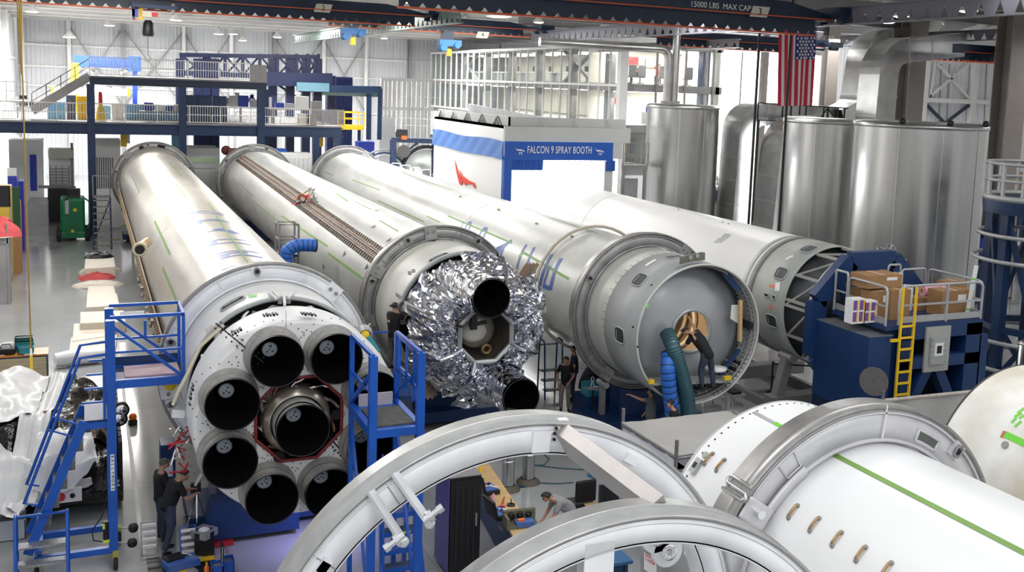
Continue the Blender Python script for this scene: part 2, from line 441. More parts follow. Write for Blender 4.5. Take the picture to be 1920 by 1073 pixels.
    for x0, y0, x1, y1, mt in ((1756, 118, 1818, 186, M_STEELW), (1816, 120, 1740, 183, M_STEELW), (1733, 192, 1771, 231, M_NAVYD), (1816, 198, 1772, 231, M_NAVYD),
                               (1716, 170, 1733, 192, M_NAVYD)):
        bar(x0, y0, x1, y1, .2, mt, 'wall_brace')
    for x in (1590, 1625, 1668, 1700, 1765, 1780, 1850, 1875): bar(x, 120, x-5, 235, .08, M_STEELG, 'wall_stud')
    # tall window with mullions in the end wall
    wi = obj('window_1', MB().prism([W(1857, 222, Y=YE-.1), W(1887, 223, Y=YE-.1), W(1880, 345, Y=YE-.1), W(1850, 345, Y=YE-.1)], (0, .06, 0)), M_LAMPWIN, kind='structure')
    for x in (1857, 1864.5, 1872, 1879.5, 1887): struct('mullion', MB().beam(W(x, 221, Y=YE-.2), W(x-7, 345, Y=YE-.2), .12), M_STEELW, wi)
    for y in (222, 256, 300): struct('mullion', MB().beam(W(1856, y, Y=YE-.2), W(1888, y+1, Y=YE-.2), .12), M_STEELW, wi)

M_LAMPWIN = mat('daylit_pane', (0.75, 0.8, 0.65), 0.3, emit=(0.8, 0.9, 0.62, 0.35))
M_BAYGLOW = mat('bay_glow', (.9, .9, .9), .5, emit=(.97, .99, 1, 2.2))  # emission takes the place of daylight beyond the open bay
build_setting()

# ---------------------------------------------------------------- columns of the right bay
def column(px, top, bot, X, w, label, tubecol=False, mt=M_COLUMN):
    a = W(px[0], top, X=X); Y = a.y; a2 = W(px[1], bot, Y=Y)
    t = thing('steel_column', label, 'column', (X, Y, 0), 'building columns of the right bay')
    if tubecol: part('shaft', MB().cyl((X, Y, 0), (X, Y, 14.3), w/2, 16), mt, t)
    else: part('shaft', MB().ibeam((X, Y, 0), (X, Y, 14.3), w, w*.9, .06, up=(0, 1, 0)), mt, t)
    part('base_plate', MB().box((X, Y, .03), (w*1.6, w*1.6, .06)), M_STEELG, t)
    part('cap_plate', MB().box((X, Y, 14.2), (w*1.4, w*1.4, .1)), M_STEELG, t)
    part('cable_conduit', MB().tube([(X-w*.6, Y-w*.5, 0), (X-w*.6, Y-w*.5, 14)], .04, 6), M_STEELG, t)
column((1437, 1424), 60, 200, 40, .55, 'slim round taupe column left of the hanging flag', True)
column((1560, 1548), 60, 200, 40, .75, 'grey I section column directly right of the hanging flag')
column((1712, 1704), 100, 220, 40, 1.05, 'wide dark taupe column behind the right silver tank')
column((1905, 1888), 20, 300, 40, 1.15, 'wide taupe column nearest the right edge of the view')
# navy posts at the open bay
for px, lab in ((1322, 'navy post between the office end and the bright open bay'),):
    a = W(px, 90, Y=60.5)
    obj('bay_post', MB().lo(a.x-.28, a.x+.28, 60.2, 60.8, 0, 12.6), M_NAVY, label=lab, cat='post')

# ---------------------------------------------------------------- runways and bridge girders
def castellated(a, b, h, w, mt, nm, label, cat, group=None, pitch=.75):
    a = Vector(a); b = Vector(b); L = (b-a).length; d = (b-a).normalized()
    t = thing(nm, label, cat, a, group)
    up = Vector((0, 0, 1))
    part('top_flange', MB().beam(a+up*h/2, b+up*h/2, w, .05), mt, t)
    part('bottom_flange', MB().beam(a-up*h/2, b-up*h/2, w, .05), mt, t)
    M = MB(); n = int(L/pitch); sx = d.cross(up)*0.015
    for i in range(n):        # web plates: trapezoids leaving wedge-shaped openings
        p = a+d*(i*pitch); q0, q1 = pitch*.12, pitch*.88
        M.prism([p-up*h*.5-sx, p+d*pitch*.22-up*h*.5-sx, p+d*pitch*.5+up*h*.26-sx, p+d*pitch*.78-up*h*.5-sx, p+d*pitch-up*h*.5-sx, p+d*pitch+up*h*.5-sx, p+up*h*.5-sx], sx*2)
    part('pierced_web', M, mt, t, kind='stuff')
    return t
castellated((15, 44, 12.55), (15, 84, 12.55), .6, .3, mat('runway_green', (.16, .22, .20), .5), 'crane_runway', 'grey green pierced runway beam running back above the mezzanine', 'beam', 'crane runway beams')
castellated((25, 17, 12.55), (25, 60, 12.55), .62, .32, mat('runway_grey', (.20, .20, .24), .5), 'crane_runway', 'long grey pierced runway beam passing right behind the flag girder', 'beam', 'crane runway beams')
castellated((-4.4, 44, 12.5), (-4.4, 60, 12.5), .5, .3, mat('runway_green', (.16, .22, .20), .5), 'crane_runway', 'short dark green runway end at the far left wall', 'beam', 'crane runway beams')
castellated((41.2, 24, 13.0), (41.2, 58, 13.0), .5, .3, mat('runway_grey', (.20, .20, .24), .5), 'crane_runway', 'pierced roof girder above the duct elbows on the right', 'beam', 'crane runway beams')
castellated((29.6, 44, 12.1), (29.6, 60, 12.1), .4, .25, M_STEELG, 'crane_runway', 'short grey runway piece above the office windows', 'beam', 'crane runway beams')

def girder(x0, x1, Y, zb, h, label, taper=True, num=None, numpx=None, cap=None, group='bridge crane girders'):
    t = thing('crane_girder', label, 'crane', ((x0+x1)/2, Y, zb), group)
    zt = zb+h; hb = h*.52; tp = 2.2 if taper else 0
    M = MB().prism([(x0, Y-.22, zt-hb), (x1-.3, Y-.22, zt-hb), (x1-.1, Y-.22, zt-hb*.75), (x1-.1-tp, Y-.22, zt), (x0+tp*.6, Y-.22, zt)], (0, .44, 0))
    part('box_beam', M, M_NAVYD, t)
    part('lower_flange', MB().lo(x0+.6, x1-.9, Y-.16, Y+.16, zb, zb+.05), M_BAR, t)
    M = MB(); n = int((x1-x0-1.5)/.5)
    for i in range(n):
        x = x0+.6+i*.5
        M.prism([(x, Y-.02, zb+.05), (x+.12, Y-.02, zb+.05), (x+.25, Y-.02, zb+.2), (x+.38, Y-.02, zb+.05), (x+.5, Y-.02, zb+.05), (x+.5, Y-.02, zt-hb), (x, Y-.02, zt-hb)], (0, .04, 0))
    part('scalloped_web', M, M_NAVYD, t, kind='stuff')
    part('conductor_bar', MB().lo(x0+.3, x1-.3, Y-.27, Y-.23, zt-hb+.03, zt-hb+.07), M_BAR, t)
    part('conductor_bar', MB().lo(x0+.5, x1-.9, Y-.19, Y-.165, zb-.005, zb+.045), M_BAR, t)
    M = MB().lo(x1-.5, x1+.35, Y-.9, Y+.9, zt-hb*.9, zt-hb*.25)
    for s in (-.6, .6): M.cyl((x1-.3, Y+s, zt-hb*.95), (x1+.2, Y+s, zt-hb*.95), .16, 14)
    part('end_truck', M, M_NAVYD, t)
    if num:
        c = W(*numpx, Y=Y-.26)
        p = part('number_plate', MB().prism([c+Vector((-.42, 0, -.17)), c+Vector((.3, 0, -.17)), c+Vector((.42, 0, .2)), c+Vector((-.3, 0, .2))], (0, .02, 0)), M_CLEATL, t, 'pale plate with a black numeral')
        text('numeral', num, .34, M_BLACK, p, c+Vector((0, -.012, .015)), FACE_CAM)
    if cap:
        text('lettering', cap[0], cap[3], M_WHITE, t, W(cap[1], cap[2], Y=Y-.235), FACE_CAM, align='CENTER')
    return t
M_CLEATL = mat('number_plate_paint', (.62, .60, .52), .5)
girder(-5.0, 15.0, 48, 12.15, .95, 'long dark navy crane girder with plate 2 along the top left', num='2', numpx=(606, 16))
girder(8.0, 25.0, 31, 11.78, 1.15, 'near navy crane girder with plate 3 and capacity lettering', num='3', numpx=(1425, 23), cap=('15000 LBS  MAX CAP', 1352, 12, .27))
girder(11.6, 25.0, 58, 12.45, .85, 'far navy crane girder with plate 4 above the office building', num='4', numpx=(905, 66))
girder(37.5, 43, 37.5, W(1560, 100, Y=37.5).z, .8, 'dark navy crane girder just right of the flag', taper=False, cap=('MAX CAP', 1542, 71, .3))
girder(44, 62, 52, W(1800, 116, Y=52).z, .75, 'dark navy crane girder in front of the braced end wall', taper=False)
girder(26, 37.5, 47, 11.9, .8, 'navy crane girder above the bright open bay', taper=False)

# hoist trolley hanging below girder 2
def hoist():
    c = W(277, 30, Y=47.6)
    t = thing('chain_hoist', 'electric chain hoist with yellow panel and black chain bag hanging over the mezzanine', 'hoist', c)
    p = lambda x, y, Y=47.5: W(x, y, Y=Y)
    for q in (249, 323): a = p(q, 12); part('trolley_hanger', MB().lo(a.x-.06, a.x+.06, 47.4, 48.0, a.z-.1, 12.17), M_NAVYD, t)
    def bx(nm, x0, x1, y0, y1, mt, d=.5, lab=None):
        a = p(x0, y0); b = p(x1, y1)
        return part(nm, MB().lo(a.x, b.x, 47.3-d/2, 47.3+d/2, b.z, a.z), mt, t, lab)
    bx('trolley_frame', 246, 330, 8, 19, M_NAVY, .8)
    bx('hanger', 246, 252, 3, 35, M_NAVY); bx('hanger', 320, 326, 8, 28, M_STEELG)
    bx('drive_motor', 247, 258, 17, 32, M_ROYAL, .5); bx('warning_panel', 259, 268, 12, 38, M_YEL, .1)
    bx('gearbox', 266, 283, 22, 33, mat('cream', (.7, .65, .5), .5), .5); bx('control_box', 284, 295, 24, 32, M_RED, .35)
    bx('limit_switch', 248, 253, 34, 38, M_RED, .2)
    M = MB(); a = p(278, 38); b = p(278, 68)
    M.tube([a, lerp(a, b, .2), lerp(a, b, .85), b], [.12, .2, .24, .2], 12)
    part('chain_bag', M, M_BLACK, t)
    M = MB()
    a = p(277, 68); b = p(277, 98); n = 14
    for i in range(n):
        q = a+(b-a)*(i+.5)/n; h = (a-b).length/n*.62
        M.tube([q+Vector((math.cos(k*PI/3)*.035*(1 if i % 2 else .3), math.cos(k*PI/3)*.035*(.3 if i % 2 else 1), math.sin(k*PI/3)*h)) for k in range(6)], .012, 5, closed=True)
    part('chain', M, M_STEELG, t, kind='stuff')
    M = MB().tube([b, b-Vector((0, 0, .1))]+[b-Vector((0, 0, .26))+Vector((.11*math.sin(k*.55), 0, .11*math.cos(k*.55))) for k in range(1, 9)], .03, 8)
    part('hook', M, M_STEELG, t)
hoist()
def trolley(px, Y, lab):
    a = W(px[0], px[1], Y=Y); t = thing('hoist_trolley', lab, 'hoist', a)
    part('trolley_hanger', MB().lo(a.x+.3, a.x+.9, Y, Y+.6, a.z-.1, 12.52), M_NAVYD, t)
    part('trolley_body', MB().lo(a.x, a.x+1.3, Y-.3, Y+.3, a.z-.35, a.z), M_LBLUED, t)
    part('motor', MB().cyl((a.x+.2, Y-.5, a.z-.45), (a.x+.2, Y+.3, a.z-.45), .2, 14), M_LBLUED, t)
    part('motor', MB().cyl((a.x+1.0, Y-.5, a.z-.3), (a.x+1.0, Y+.3, a.z-.3), .17, 14), M_LBLUED, t)
    part('hook_block', MB().lo(a.x+.5, a.x+.75, Y-.15, Y+.15, a.z-.9, a.z-.5), M_YEL, t)
    part('wire_rope', MB().tube([(a.x+.6, Y, a.z-.3), (a.x+.6, Y, a.z-.9)], .02, 6), M_STEELG, t)
M_LBLUED = mat('trolley_blue', (.02, .12, .32), .5)
trolley((822, 74), 57.3, 'light blue hoist trolley under the far navy girder')
trolley((640, 52), 57.3, 'light blue end trolley beside the green runway beam')

# ---------------------------------------------------------------- lamps under the roof
lampP = [(935, 31, 1.6), (872, 45, .7), (1010, 42, .7), (953, 48, .7), (1135, 50, .7), (770, 4, .9), (455, 76, .8), (520, 70, .9), (596, 68, .8), (700, 62, .9), (410, 64, 1), (437, 64, 1),
         (205, 48, 1.0), (720, 72, .7), (610, 100, 0), (1290, 8, 1.6), (1330, 3, 1.0), (1690, 31, .8), (1815, 21, .9), (1895, 85, .6), (1875, 92, .6), (1665, 42, .8), (1870, 97, .6), (60, 22, 1), (130, 70, 1.2), (330, 38, 1.0)]
k = 0
WHERE = ['bright oval', 'small round', 'shallow', 'white']
ORD = ['first', 'second', 'third', 'fourth', 'fifth', 'sixth', 'seventh', 'eighth', 'ninth', 'tenth', 'eleventh', 'twelfth', 'thirteenth', 'fourteenth', 'fifteenth', 'sixteenth', 'seventeenth', 'eighteenth', 'nineteenth', 'twentieth', 'twenty first', 'twenty second', 'twenty third', 'twenty fourth', 'twenty fifth', 'twenty sixth', 'twenty seventh']
lampP.sort()
for (x, y, s) in lampP:
    if not s: continue
    c = W(x, y, Z=13.35)
    if c.y < 12 or c.y > 103: c = W(x, y, Y=98); 
    if c.z > 14: continue
    k += 1; t = thing('high_bay_lamp', 'glowing high bay lamp, %s from the left among those under the roof' % ORD[k-1], 'lamp', c, 'high bay lamps under the roof')
    r = .45*s
    part('reflector', MB().lathe([(.0, r), (.05, r*1.02), (.3, r*.45), (.5, r*.3), (.5, 0.01)], c, 'Z', 20), M_STEELW, t)
    part('diffuser', MB().lathe([(-.06, .01), (-.05, r*.6), (.0, r*.96)], c, 'Z', 20), M_LAMP, t)
    part('hanger', MB().tube([c+Vector((0, 0, .5)), (c.x, c.y, 14.37)], .025, 6), M_STEELG, t)

# ---------------------------------------------------------------- flag
def flag():
    Y = 37.0
    tl, tr, bl, brr = W(1461, 45, Y=Y), W(1531, 44, Y=Y), W(1460, 199, Y=Y), W(1522, 198, Y=Y)
    t = thing('american_flag', 'large American flag hanging vertically in front of the bright bay', 'flag', (tl+tr)/2)
    MW, MR, MBl = mat('flag_white', (.82, .80, .80), .7), mat('flag_red', (.62, .02, .05), .7), mat('flag_blue', (.02, .025, .22), .7)
    def pt(u, v, off=0):
        p = lerp(lerp(tl, tr, u), lerp(bl, brr, u), v)
        d = .05*math.sin(u*17+v*1.6)*(.35+.65*v)+.02*math.sin(u*41+1)
        return p+Vector((0, d+off, 0))
    # 13 stripes run down; the union sits top right
    for i in range(13):
        u0, u1 = i/13, (i+1)/13
        v0 = .435 if u0 >= .46 else 0.0
        M = MB(); 
        n = 22
        M.grid(lambda a, b: pt(lerp(u0, u1, a), lerp(v0, 1, b)), 3, n)
        M.grid(lambda a, b: pt(lerp(u0, u1, a), lerp(v0, 1, b), .02), 3, n)
        part('stripe', M, MR if i % 2 == 0 else MW, t, 'red stripe' if i % 2 == 0 else 'white stripe')
    M = MB().grid(lambda a, b: pt(lerp(6/13, 1, a), lerp(0, .435, b)), 20, 14).grid(lambda a, b: pt(lerp(6/13, 1, a), lerp(0, .435, b), .02), 20, 14)
    un = part('union', M, MBl, t, 'blue field with white stars')
    M = MB(); e = .02
    for r in range(11):
        for c in range(5 if r % 2 else 6):
            if r % 2 == 0 and c == 5 and False: continue
            a = (c+.5+(.5 if r % 2 else 0))/6.0; b = (r+.5)/11.0
            if a > .98: continue
            cc = pt(lerp(6/13, 1, a), lerp(0, .435, b), -.03); R1, R2 = .085, .035
            vs = [cc]+[cc+Vector((math.sin(k*PI/5)*(R1 if k % 2 == 0 else R2), 0, math.cos(k*PI/5)*(R1 if k % 2 == 0 else R2))) for k in range(10)]
            M.add(vs, [(0, 1+k, 1+(k+1) % 10) for k in range(10)])
    s = part('stars', M, MW, un, kind='stuff')
    s.parent = un
    part('header_pole', MB().cyl(tl+Vector((-.1, 0, .05)), tr+Vector((.1, 0, .05)), .04, 8), M_STEELG, t)
    for u in (.1, .9): part('hanging_rope', MB().tube([lerp(tl, tr, u)+Vector((0, 0, .05)), lerp(tl, tr, u)+Vector((0, 0, 14.2-tl.z))], .02, 6), M_STEELG, t)
flag()
# two thin black rods in front of the flag and bay
for a, b, lab in (((1478, 45), (1461, 420), 'thin black vertical rod crossing in front of the flag'), ((1424, 60), (1404, 410), 'thin dark rod beside the round taupe column')):
    p = W(*a, Y=35.5); q = W(*b, Y=35.5)
    obj('hanging_rod', MB().cyl((q.x, 35.5, 0), (q.x+(p.x-q.x)*0, 35.5, 14.3), .055, 8), M_BLACK, label=lab, cat='rod')
# ---------------------------------------------------------------- mezzanine
def mezz():
    YM = 66.0
    t = thing('mezzanine', 'two level navy steel mezzanine with grey railings across the far left', 'mezzanine', (5, YM, 0))
    z1 = 6.6; z2 = W(300, 146, Y=YM).z
    xL, xR = -5.0, W(640, 240, Y=YM).x
    x2L, x2R = W(168, 140, Y=YM).x, W(500, 150, Y=YM).x
    part('deck', MB().lo(xL, xR, YM, YM+15, z1-.12, z1), M_STEELG, t)
    part('edge_beam', MB().ibeam((xL, YM, z1-.4), (xR, YM, z1-.4), .3, .62, .05), M_NAVY, t)
    part('edge_beam', MB().ibeam((xR, YM, z1-.4), (xR, YM+15, z1-.4), .3, .6, .05), M_NAVY, t)
    part('upper_deck', MB().lo(x2L, x2R, YM, YM+8, z2-.1, z2), M_STEELG, t)
    part('upper_edge_beam', MB().ibeam((x2L, YM, z2-.3), (x2R, YM, z2-.3), .26, .42, .05), M_NAVYD, t)
    for px, top in ((171, z2-.5), (342, z2-.5), (489, z2-.5)):
        x = W(px, 238, Y=YM).x; part('post', MB().ibeam((x, YM, 0), (x, YM, top), .42, .42, .06, up=(0, 1, 0)), M_NAVY, t)
    x = W(505, 238, Y=YM).x; part('post', MB().ibeam((x, YM+1.5, 0), (x, YM+1.5, z2-.5), .35, .35, .06, up=(0, 1, 0)), M_NAVY, t)
    for px in (592, 632): x = W(px, 260, Y=YM).x; part('post', MB().lo(x-.2, x+.2, YM-.2, YM+.2, 0, z1-.7), M_NAVY, t)
    x = W(330, 260, Y=YM+6).x; part('post', MB().lo(x-.25, x+.25, YM+6, YM+6.4, 0, z1-.7), M_LBLUE, t, 'light blue post')
    def rl(nm, a, b, **k):
        M = MB(); rail(M, a, b, pick=.14, post=1.8, r=.028, **k); part(nm, M, M_STEELW, t, kind='stuff')
    rl('railing', (xL, YM, z1), (xR-2, YM, z1)); rl('upper_railing', (x2L, YM, z2), (x2R-1, YM, z2))
    M = MB(); 
    for i in range(22): M.lo(xR-2+i*.1, xR-1.93+i*.1, YM-.02, YM+.02, z1+.05, z1+1.05)
    part('railing_panel', M, M_STEELG, t, kind='stuff')
    part('kick_plate', MB().lo(x2R-1, x2R, YM-.03, YM+.03, z2, z2+1.0), M_STEELG, t)
    # stair rising from the lower deck to the upper deck
    a = W(60, 208, Y=YM+.4); b = W(168, 143, Y=YM+.4)
    part('stair_stringer', MB().beam(a, b, .12, .5), M_STEELG, t); part('stair_stringer', MB().beam(a+Vector((0, 1.2, 0)), b+Vector((0, 1.2, 0)), .12, .5), M_NAVY, t)
    M = MB()
    for i in range(12):
        q = lerp(a, b, (i+.5)/12); M.box(q+Vector((0, .6, .1)), (.28, 1.1, .05))
    part('stair_treads', M, M_STEELG, t, kind='stuff')
    M = MB(); M.beam(a+Vector((0, 0, 1)), b+Vector((0, 0, 1)), .06); M.beam(a+Vector((0, 0, .55)), b+Vector((0, 0, .55)), .05)
    for i in range(5): q = lerp(a, b, i/4); M.beam(q, q+Vector((0, 0, 1)), .06)
    part('stair_handrail', M, M_STEELG, t)
    M = MB().lo(xL, W(52, 200, Y=YM).x, YM, YM+1.5, z1+1.0, z1+1.1); rail(M, (xL, YM, z1+1.1), (W(52, 200, Y=YM).x, YM, z1+1.1), pick=.2)
    part('stair_landing', M, M_STEELW, t, kind='stuff')
    return z1, z2, YM
z1, z2, YM = mezz()

def blockpx(nm, label, cat, x0, y0, x1, y1, Y, d, mt, group=None, extras=()):
    """box-like equipment facing the camera: front face spans the px box at depth Y; extras: (part name, fx0,fx1,fz0,fz1, material)"""
    a = W(x0, y0, Y=Y); b = W(x1, y1, Y=Y)
    if b.z < 5: b.z = 0
    elif abs(b.z-z1) < 1: b.z = z1
    t = thing(nm, label, cat, ((a.x+b.x)/2, Y+d/2, b.z), group)
    part('body', MB().lo(a.x, b.x, Y, Y+d, b.z, a.z), mt, t, bevel=.01)
    for e in extras:
        n, f0, f1, g0, g1, mm = e[:6]
        part(n, MB().lo(lerp(a.x, b.x, f0), lerp(a.x, b.x, f1), Y-(e[6] if len(e) > 6 else .04), Y+.02, lerp(b.z, a.z, g0), lerp(b.z, a.z, g1)), mm, t)
    return t
DR = [('door', .04, .49, .04, .96, None), ('door', .51, .96, .04, .96, None)]
def withm(lst, mm): return [tuple(list(e[:5])+[e[5] or mm]+list(e[6:])) for e in lst]
# equipment on the lower deck
def cab(*a, m2=None, **k): return blockpx(*a, extras=withm(DR, m2 or a[-1])+[('handle', .46, .48, .4, .6, M_STEELG, .08)], **k)
cab('cabinet', 'light blue cabinet left of the yellow locker on the mezzanine', 'cabinet', 88, 190, 123, 226, YM+2, 1, M_LBLUE)
cab('cabinet', 'slate grey panel cabinet on the mezzanine left of the yellow one', 'cabinet', 124, 178, 143, 226, YM+2.2, 1, mat('slate', (.13, .14, .2), .5))
cab('cabinet', 'bright yellow locker standing on the lower mezzanine deck', 'cabinet', 144, 180, 163, 226, YM+2, 1, M_YEL)
cab('notice_screen', 'wide dark blue board behind the railing on the mezzanine', 'panel', 345, 178, 397, 229, YM+1.4, .12, M_NAVY)
cab('notice_screen', 'narrower dark blue board beside the wide one on the mezzanine', 'panel', 399, 180, 425, 229, YM+1.4, .12, M_NAVY)
cab('wall_panel', 'light blue screen behind the railing at mid mezzanine', 'panel', 233, 195, 334, 228, YM+4.5, .1, M_LBLUE)
cab('wall_panel', 'white screen between cone and light blue screens', 'panel', 209, 195, 232, 228, YM+3.6, .1, M_WHITE)
cab('wall_panel', 'light blue screen behind the traffic cone on the mezzanine', 'panel', 190, 198, 208, 228, YM+4.0, .1, M_LBLUE)
blockpx('overhead_beam', 'cream box beam spanning behind the stair on the mezzanine', 'beam', 97, 163, 242, 180, YM+9, .6, mat('cream_yellow', (.80, .68, .42), .5), extras=[('end_plate', -.01, .02, -.1, 1.1, M_YEL), ('end_plate', .98, 1.01, -.1, 1.1, M_YEL)])
def gantry():
    Y = YM+10; p = lambda x, y: W(x, y, Y=Y)
    t = thing('gantry_crane', 'bright blue gantry crane with yellow post behind the mezzanine', 'crane', p(200, 230))
    part('crane_beam', MB().beam(p(138, 114), p(259, 120), .4, .75), M_GANTRY, t)
    M = MB()
    for i in range(13):
        q = lerp(p(170, 115), p(245, 118.5), i/12); M.box((q.x, Y-.24, q.z), (.09, .06, .4))
    part('rib_plates', M, M_ROYAL, t, kind='stuff')
    part('column', MB().beam(p(140, 118), p(140, 228), .5), M_YEL, t, 'yellow column'); part('column', MB().beam(p(253, 122), p(253, 228), .28), M_ROYAL, t)
    part('knee_brace', MB().beam(p(152, 124), p(176, 139), .14), M_STEELG, t); part('knee_brace', MB().beam(p(226, 139), p(246, 126), .14), M_STEELG, t)
    part('crane_head', MB().box(p(252, 120), (.8, .5, 1.0)), M_GANTRY, t)
M_GANTRY = mat('gantry_blue', (.008, .05, .24), .45)
gantry()
def cone():
    p = W(189, 228, Y=YM+1); t = thing('traffic_cone', 'tall yellow cone with red top on the mezzanine', 'cone', p)
    part('cone_body', MB().lathe([(0, .32), (.5, .25), (1.0, .12)], p, 'Z', 16), M_YEL, t); part('cone_top', MB().lathe([(1.0, .12), (1.1, .11), (1.7, .1), (1.75, .01)], p, 'Z', 16), M_RED, t, 'red top')
cone()
def machine(px, py, w_, h_, Y, mt, nm, lab, cat, seed=1, legs=True, z=None):
    """a piece of bench equipment: base, upper unit, arm, tray"""
    rnd = random.Random(seed); a = W(px, py, Y=Y); 
    if z is not None: a.z = z
    t = thing(nm, lab, cat, a)
    if legs:
        for sx in (-1, 1):
            for sy in (0, 1): part('leg', MB().beam((a.x+sx*w_*.45, Y+sy*.6, a.z), (a.x+sx*w_*.45, Y+sy*.6, a.z+h_*.45), .06), M_STEELG, t)
        part('table_top', MB().box((a.x, Y+.3, a.z+h_*.47), (w_, .8, .06)), mt, t)
    else: part('base', MB().box((a.x, Y+.3, a.z+h_*.24), (w_, .8, h_*.48)), mt, t, bevel=.02)
    x = a.x-w_*.4
    while x < a.x+w_*.35:
        ww = w_*rnd.uniform(.12, .25); hh = h_*rnd.uniform(.15, .5)
        part(rnd.choice(['instrument', 'bin', 'monitor', 'fixture_block']), MB().box((x+ww/2, Y+.3, a.z+h_*.5+hh/2), (ww, .4, hh)), rnd.choice([M_STEELG, M_WHITE, M_BLACK, M_ROYAL, M_CLEAT]), t); x += ww*1.2
    return t
bench = [(470, 229, 3.2, 2.0, 'cluttered test bench with instruments at the mezzanine corner'), (560, 232, 3.6, 1.9, 'long grey workbench with black monitor at the right of the mezzanine'),
         (305, 228, 2.6, 1.2, 'row of small black rigs behind the mezzanine railing'), (65, 226, 2.0, 1.4, 'low equipment rack at the left end of the mezzanine'), (430, 229, 1.6, 2.2, 'upright metal shelf unit beside the dark blue boards')]
for i, (x, y, w_, h_, lab) in enumerate(bench): machine(x, y, w_, h_, YM+2.5+i*.3, M_CLEAT, 'workbench', lab, 'workbench', i+3, z=z1)
for i, (x, m_) in enumerate(((612, M_CARD), (598, M_TAN))):
    a = W(x-30, 228, Y=YM+.8); obj('carton', MB().box((a.x, YM+.8, z1+.35), (.6, .6, .7)), m_, label=['brown carton under the long mezzanine workbench', 'pale carton under the long mezzanine workbench'][i], cat='box')

# ---------------------------------------------------------------- navy truss tower behind the mezzanine
def truss():
    Y = 80.0; p = lambda x, y, dy=0: W(x, y, Y=Y+dy)
    t = thing('truss_platform', 'tall navy truss frame behind the mezzanine', 'frame', p(470, 300))
    for yy in (0, 4):
        M = MB().beam(p(336, 103, yy), p(598, 107, yy), .3); M.beam(p(336, 137, yy), p(620, 148, yy), .35)
        part('chord_frame', M, M_ROYALN, t)
    xs = [340, 389, 422, 455, 487, 520, 556, 577, 597]
    for x in xs:
        part('upright', MB().beam(p(x, 101), p(x, 143), .22), M_ROYALN, t)
    for i in range(len(xs)-1):
        part('diagonal', MB().beam(p(xs[i], 104), p(xs[i+1], 142), .14), M_ROYALN, t); part('diagonal', MB().beam(p(xs[i+1], 104, .3), p(xs[i], 142, .3), .14), M_ROYALN, t)
    for x in (338, 371, 388, 403, 512, 545, 575, 597, 622): q = p(x, 110 if x < 600 else 142); part('column', MB().lo(q.x-.3, q.x+.3, Y, Y+.6, 0, q.z), M_ROYALN, t)
    part('platform_beam', MB().beam(p(500, 148, -1), p(622, 150, -1), .6, 1.0), M_ROYALN, t)
    part('cross_beam', MB().beam(p(560, 166, -1.5), p(714, 168, -1.5), .4, .5), M_NAVY, t)
    part('outrigger_leg', MB().beam(p(713, 166, -1.5), p(711, 262, -1.5), .28), M_NAVY, t); part('outrigger_leg', MB().beam(p(692, 176, -1.2), p(691, 262, -1.2), .32), M_NAVY, t)
    part('lifting_bar', MB().lo(p(548, 155).x, p(607, 155).x, Y-2, Y-1.6, p(560, 170).z, p(560, 154).z), mat('pale_bar', (.12, .25, .32), .5), t, 'pale blue bar')
    part('under_beam', MB().lo(p(600, 160).x, p(703, 160).x, Y-1, Y-.6, p(600, 178).z, p(600, 168).z), mat('sea_grey', (.25, .36, .36), .5), t)
    for a, b in (((523, 160), (566, 190)), ((585, 195), (600, 165)), ((610, 165), (628, 200)), ((470, 178), (492, 210)), ((455, 200), (475, 178))): part('knee_brace', MB().beam(p(*a), p(*b), .18), M_ROYALN, t)
M_ROYALN = mat('navy_royal', (.005, .011, .06), .45)
truss()
blockpx('storage_container', 'tall royal blue container behind the truss frame', 'container', 630, 144, 660, 262, 82, 4, mat('container_blue', (.006, .02, .12), .5), extras=[('rib', i/7+.05, i/7+.09, .02, .98, mat('container_blue', (.006, .02, .12), .5), .08) for i in range(7)])
def yellow_platform():
    Y = 76.0; p = lambda x, y: W(x, y, Y=Y); a = p(638, 243); b = p(683, 236)
    t = thing('yellow_platform', 'small yellow service platform right of the mezzanine', 'platform', a)
    part('deck', MB().lo(a.x, b.x, Y, Y+2, a.z-.0, b.z), M_YEL, t)
    M = MB(); rail(M, (a.x+.3, Y, b.z), (b.x, Y, b.z), h=.95, r=.035); rail(M, (a.x+.3, Y+2, b.z), (b.x, Y+2, b.z), h=.95, r=.035)
    part('guard_rail', M, M_YEL, t)
    for x in (a.x+.3, b.x-.3): part('leg', MB().lo(x-.1, x+.1, Y+.2, Y+.4, 0, a.z), M_ROYALN, t)
yellow_platform()

# below the mezzanine: machines seen between the posts
und = [(250, 300, 262, 4.0, 1.8, 'white', 'white machine tool with louvred panels below the mezzanine', M_WHITE),
       (400, 300, 262, 3.5, 2.2, 'dk', 'dark blue machine under the mezzanine right of the first stage ring', M_NAVY),
       (560, 290, 262, 4.5, 1.4, 'teal', 'long teal machine bed under the right end of the mezzanine', mat('teal_grey', (.08, .2, .26), .5))]
for i, (x, y, y0, w_, h_, s_, lab, mm) in enumerate(und): machine(x, y, w_, h_, YM+4+i, mm, 'machine_tool', lab, 'machine', 20+i, legs=False, z=0.0)
blockpx('process_tank', 'long white tank with pale green stripe behind the second stage ring', 'tank', 350, 278, 412, 316, YM+2.5, 3, M_WHITE, extras=[('stripe', 0, 1, .82, .88, mat('pale_green', (.6, .8, .5), .5), .05)])
blockpx('grey_cabinets', 'row of grey floor cabinets between the first two rings', 'cabinet', 346, 318, 410, 352, YM-2.0, 1, M_CLEAT, extras=withm([('door', i*.25+.01, i*.25+.24, .03, .97, None) for i in range(4)], M_CLEAT))
blockpx('pallet_box', 'pair of bright blue bins behind the second ring', 'bin', 520, 280, 537, 292, YM-1, 1, mat('bin_blue', (.05, .2, .6), .5), extras=[('rim', -.03, 1.03, .9, 1, M_BLUE, .05)])
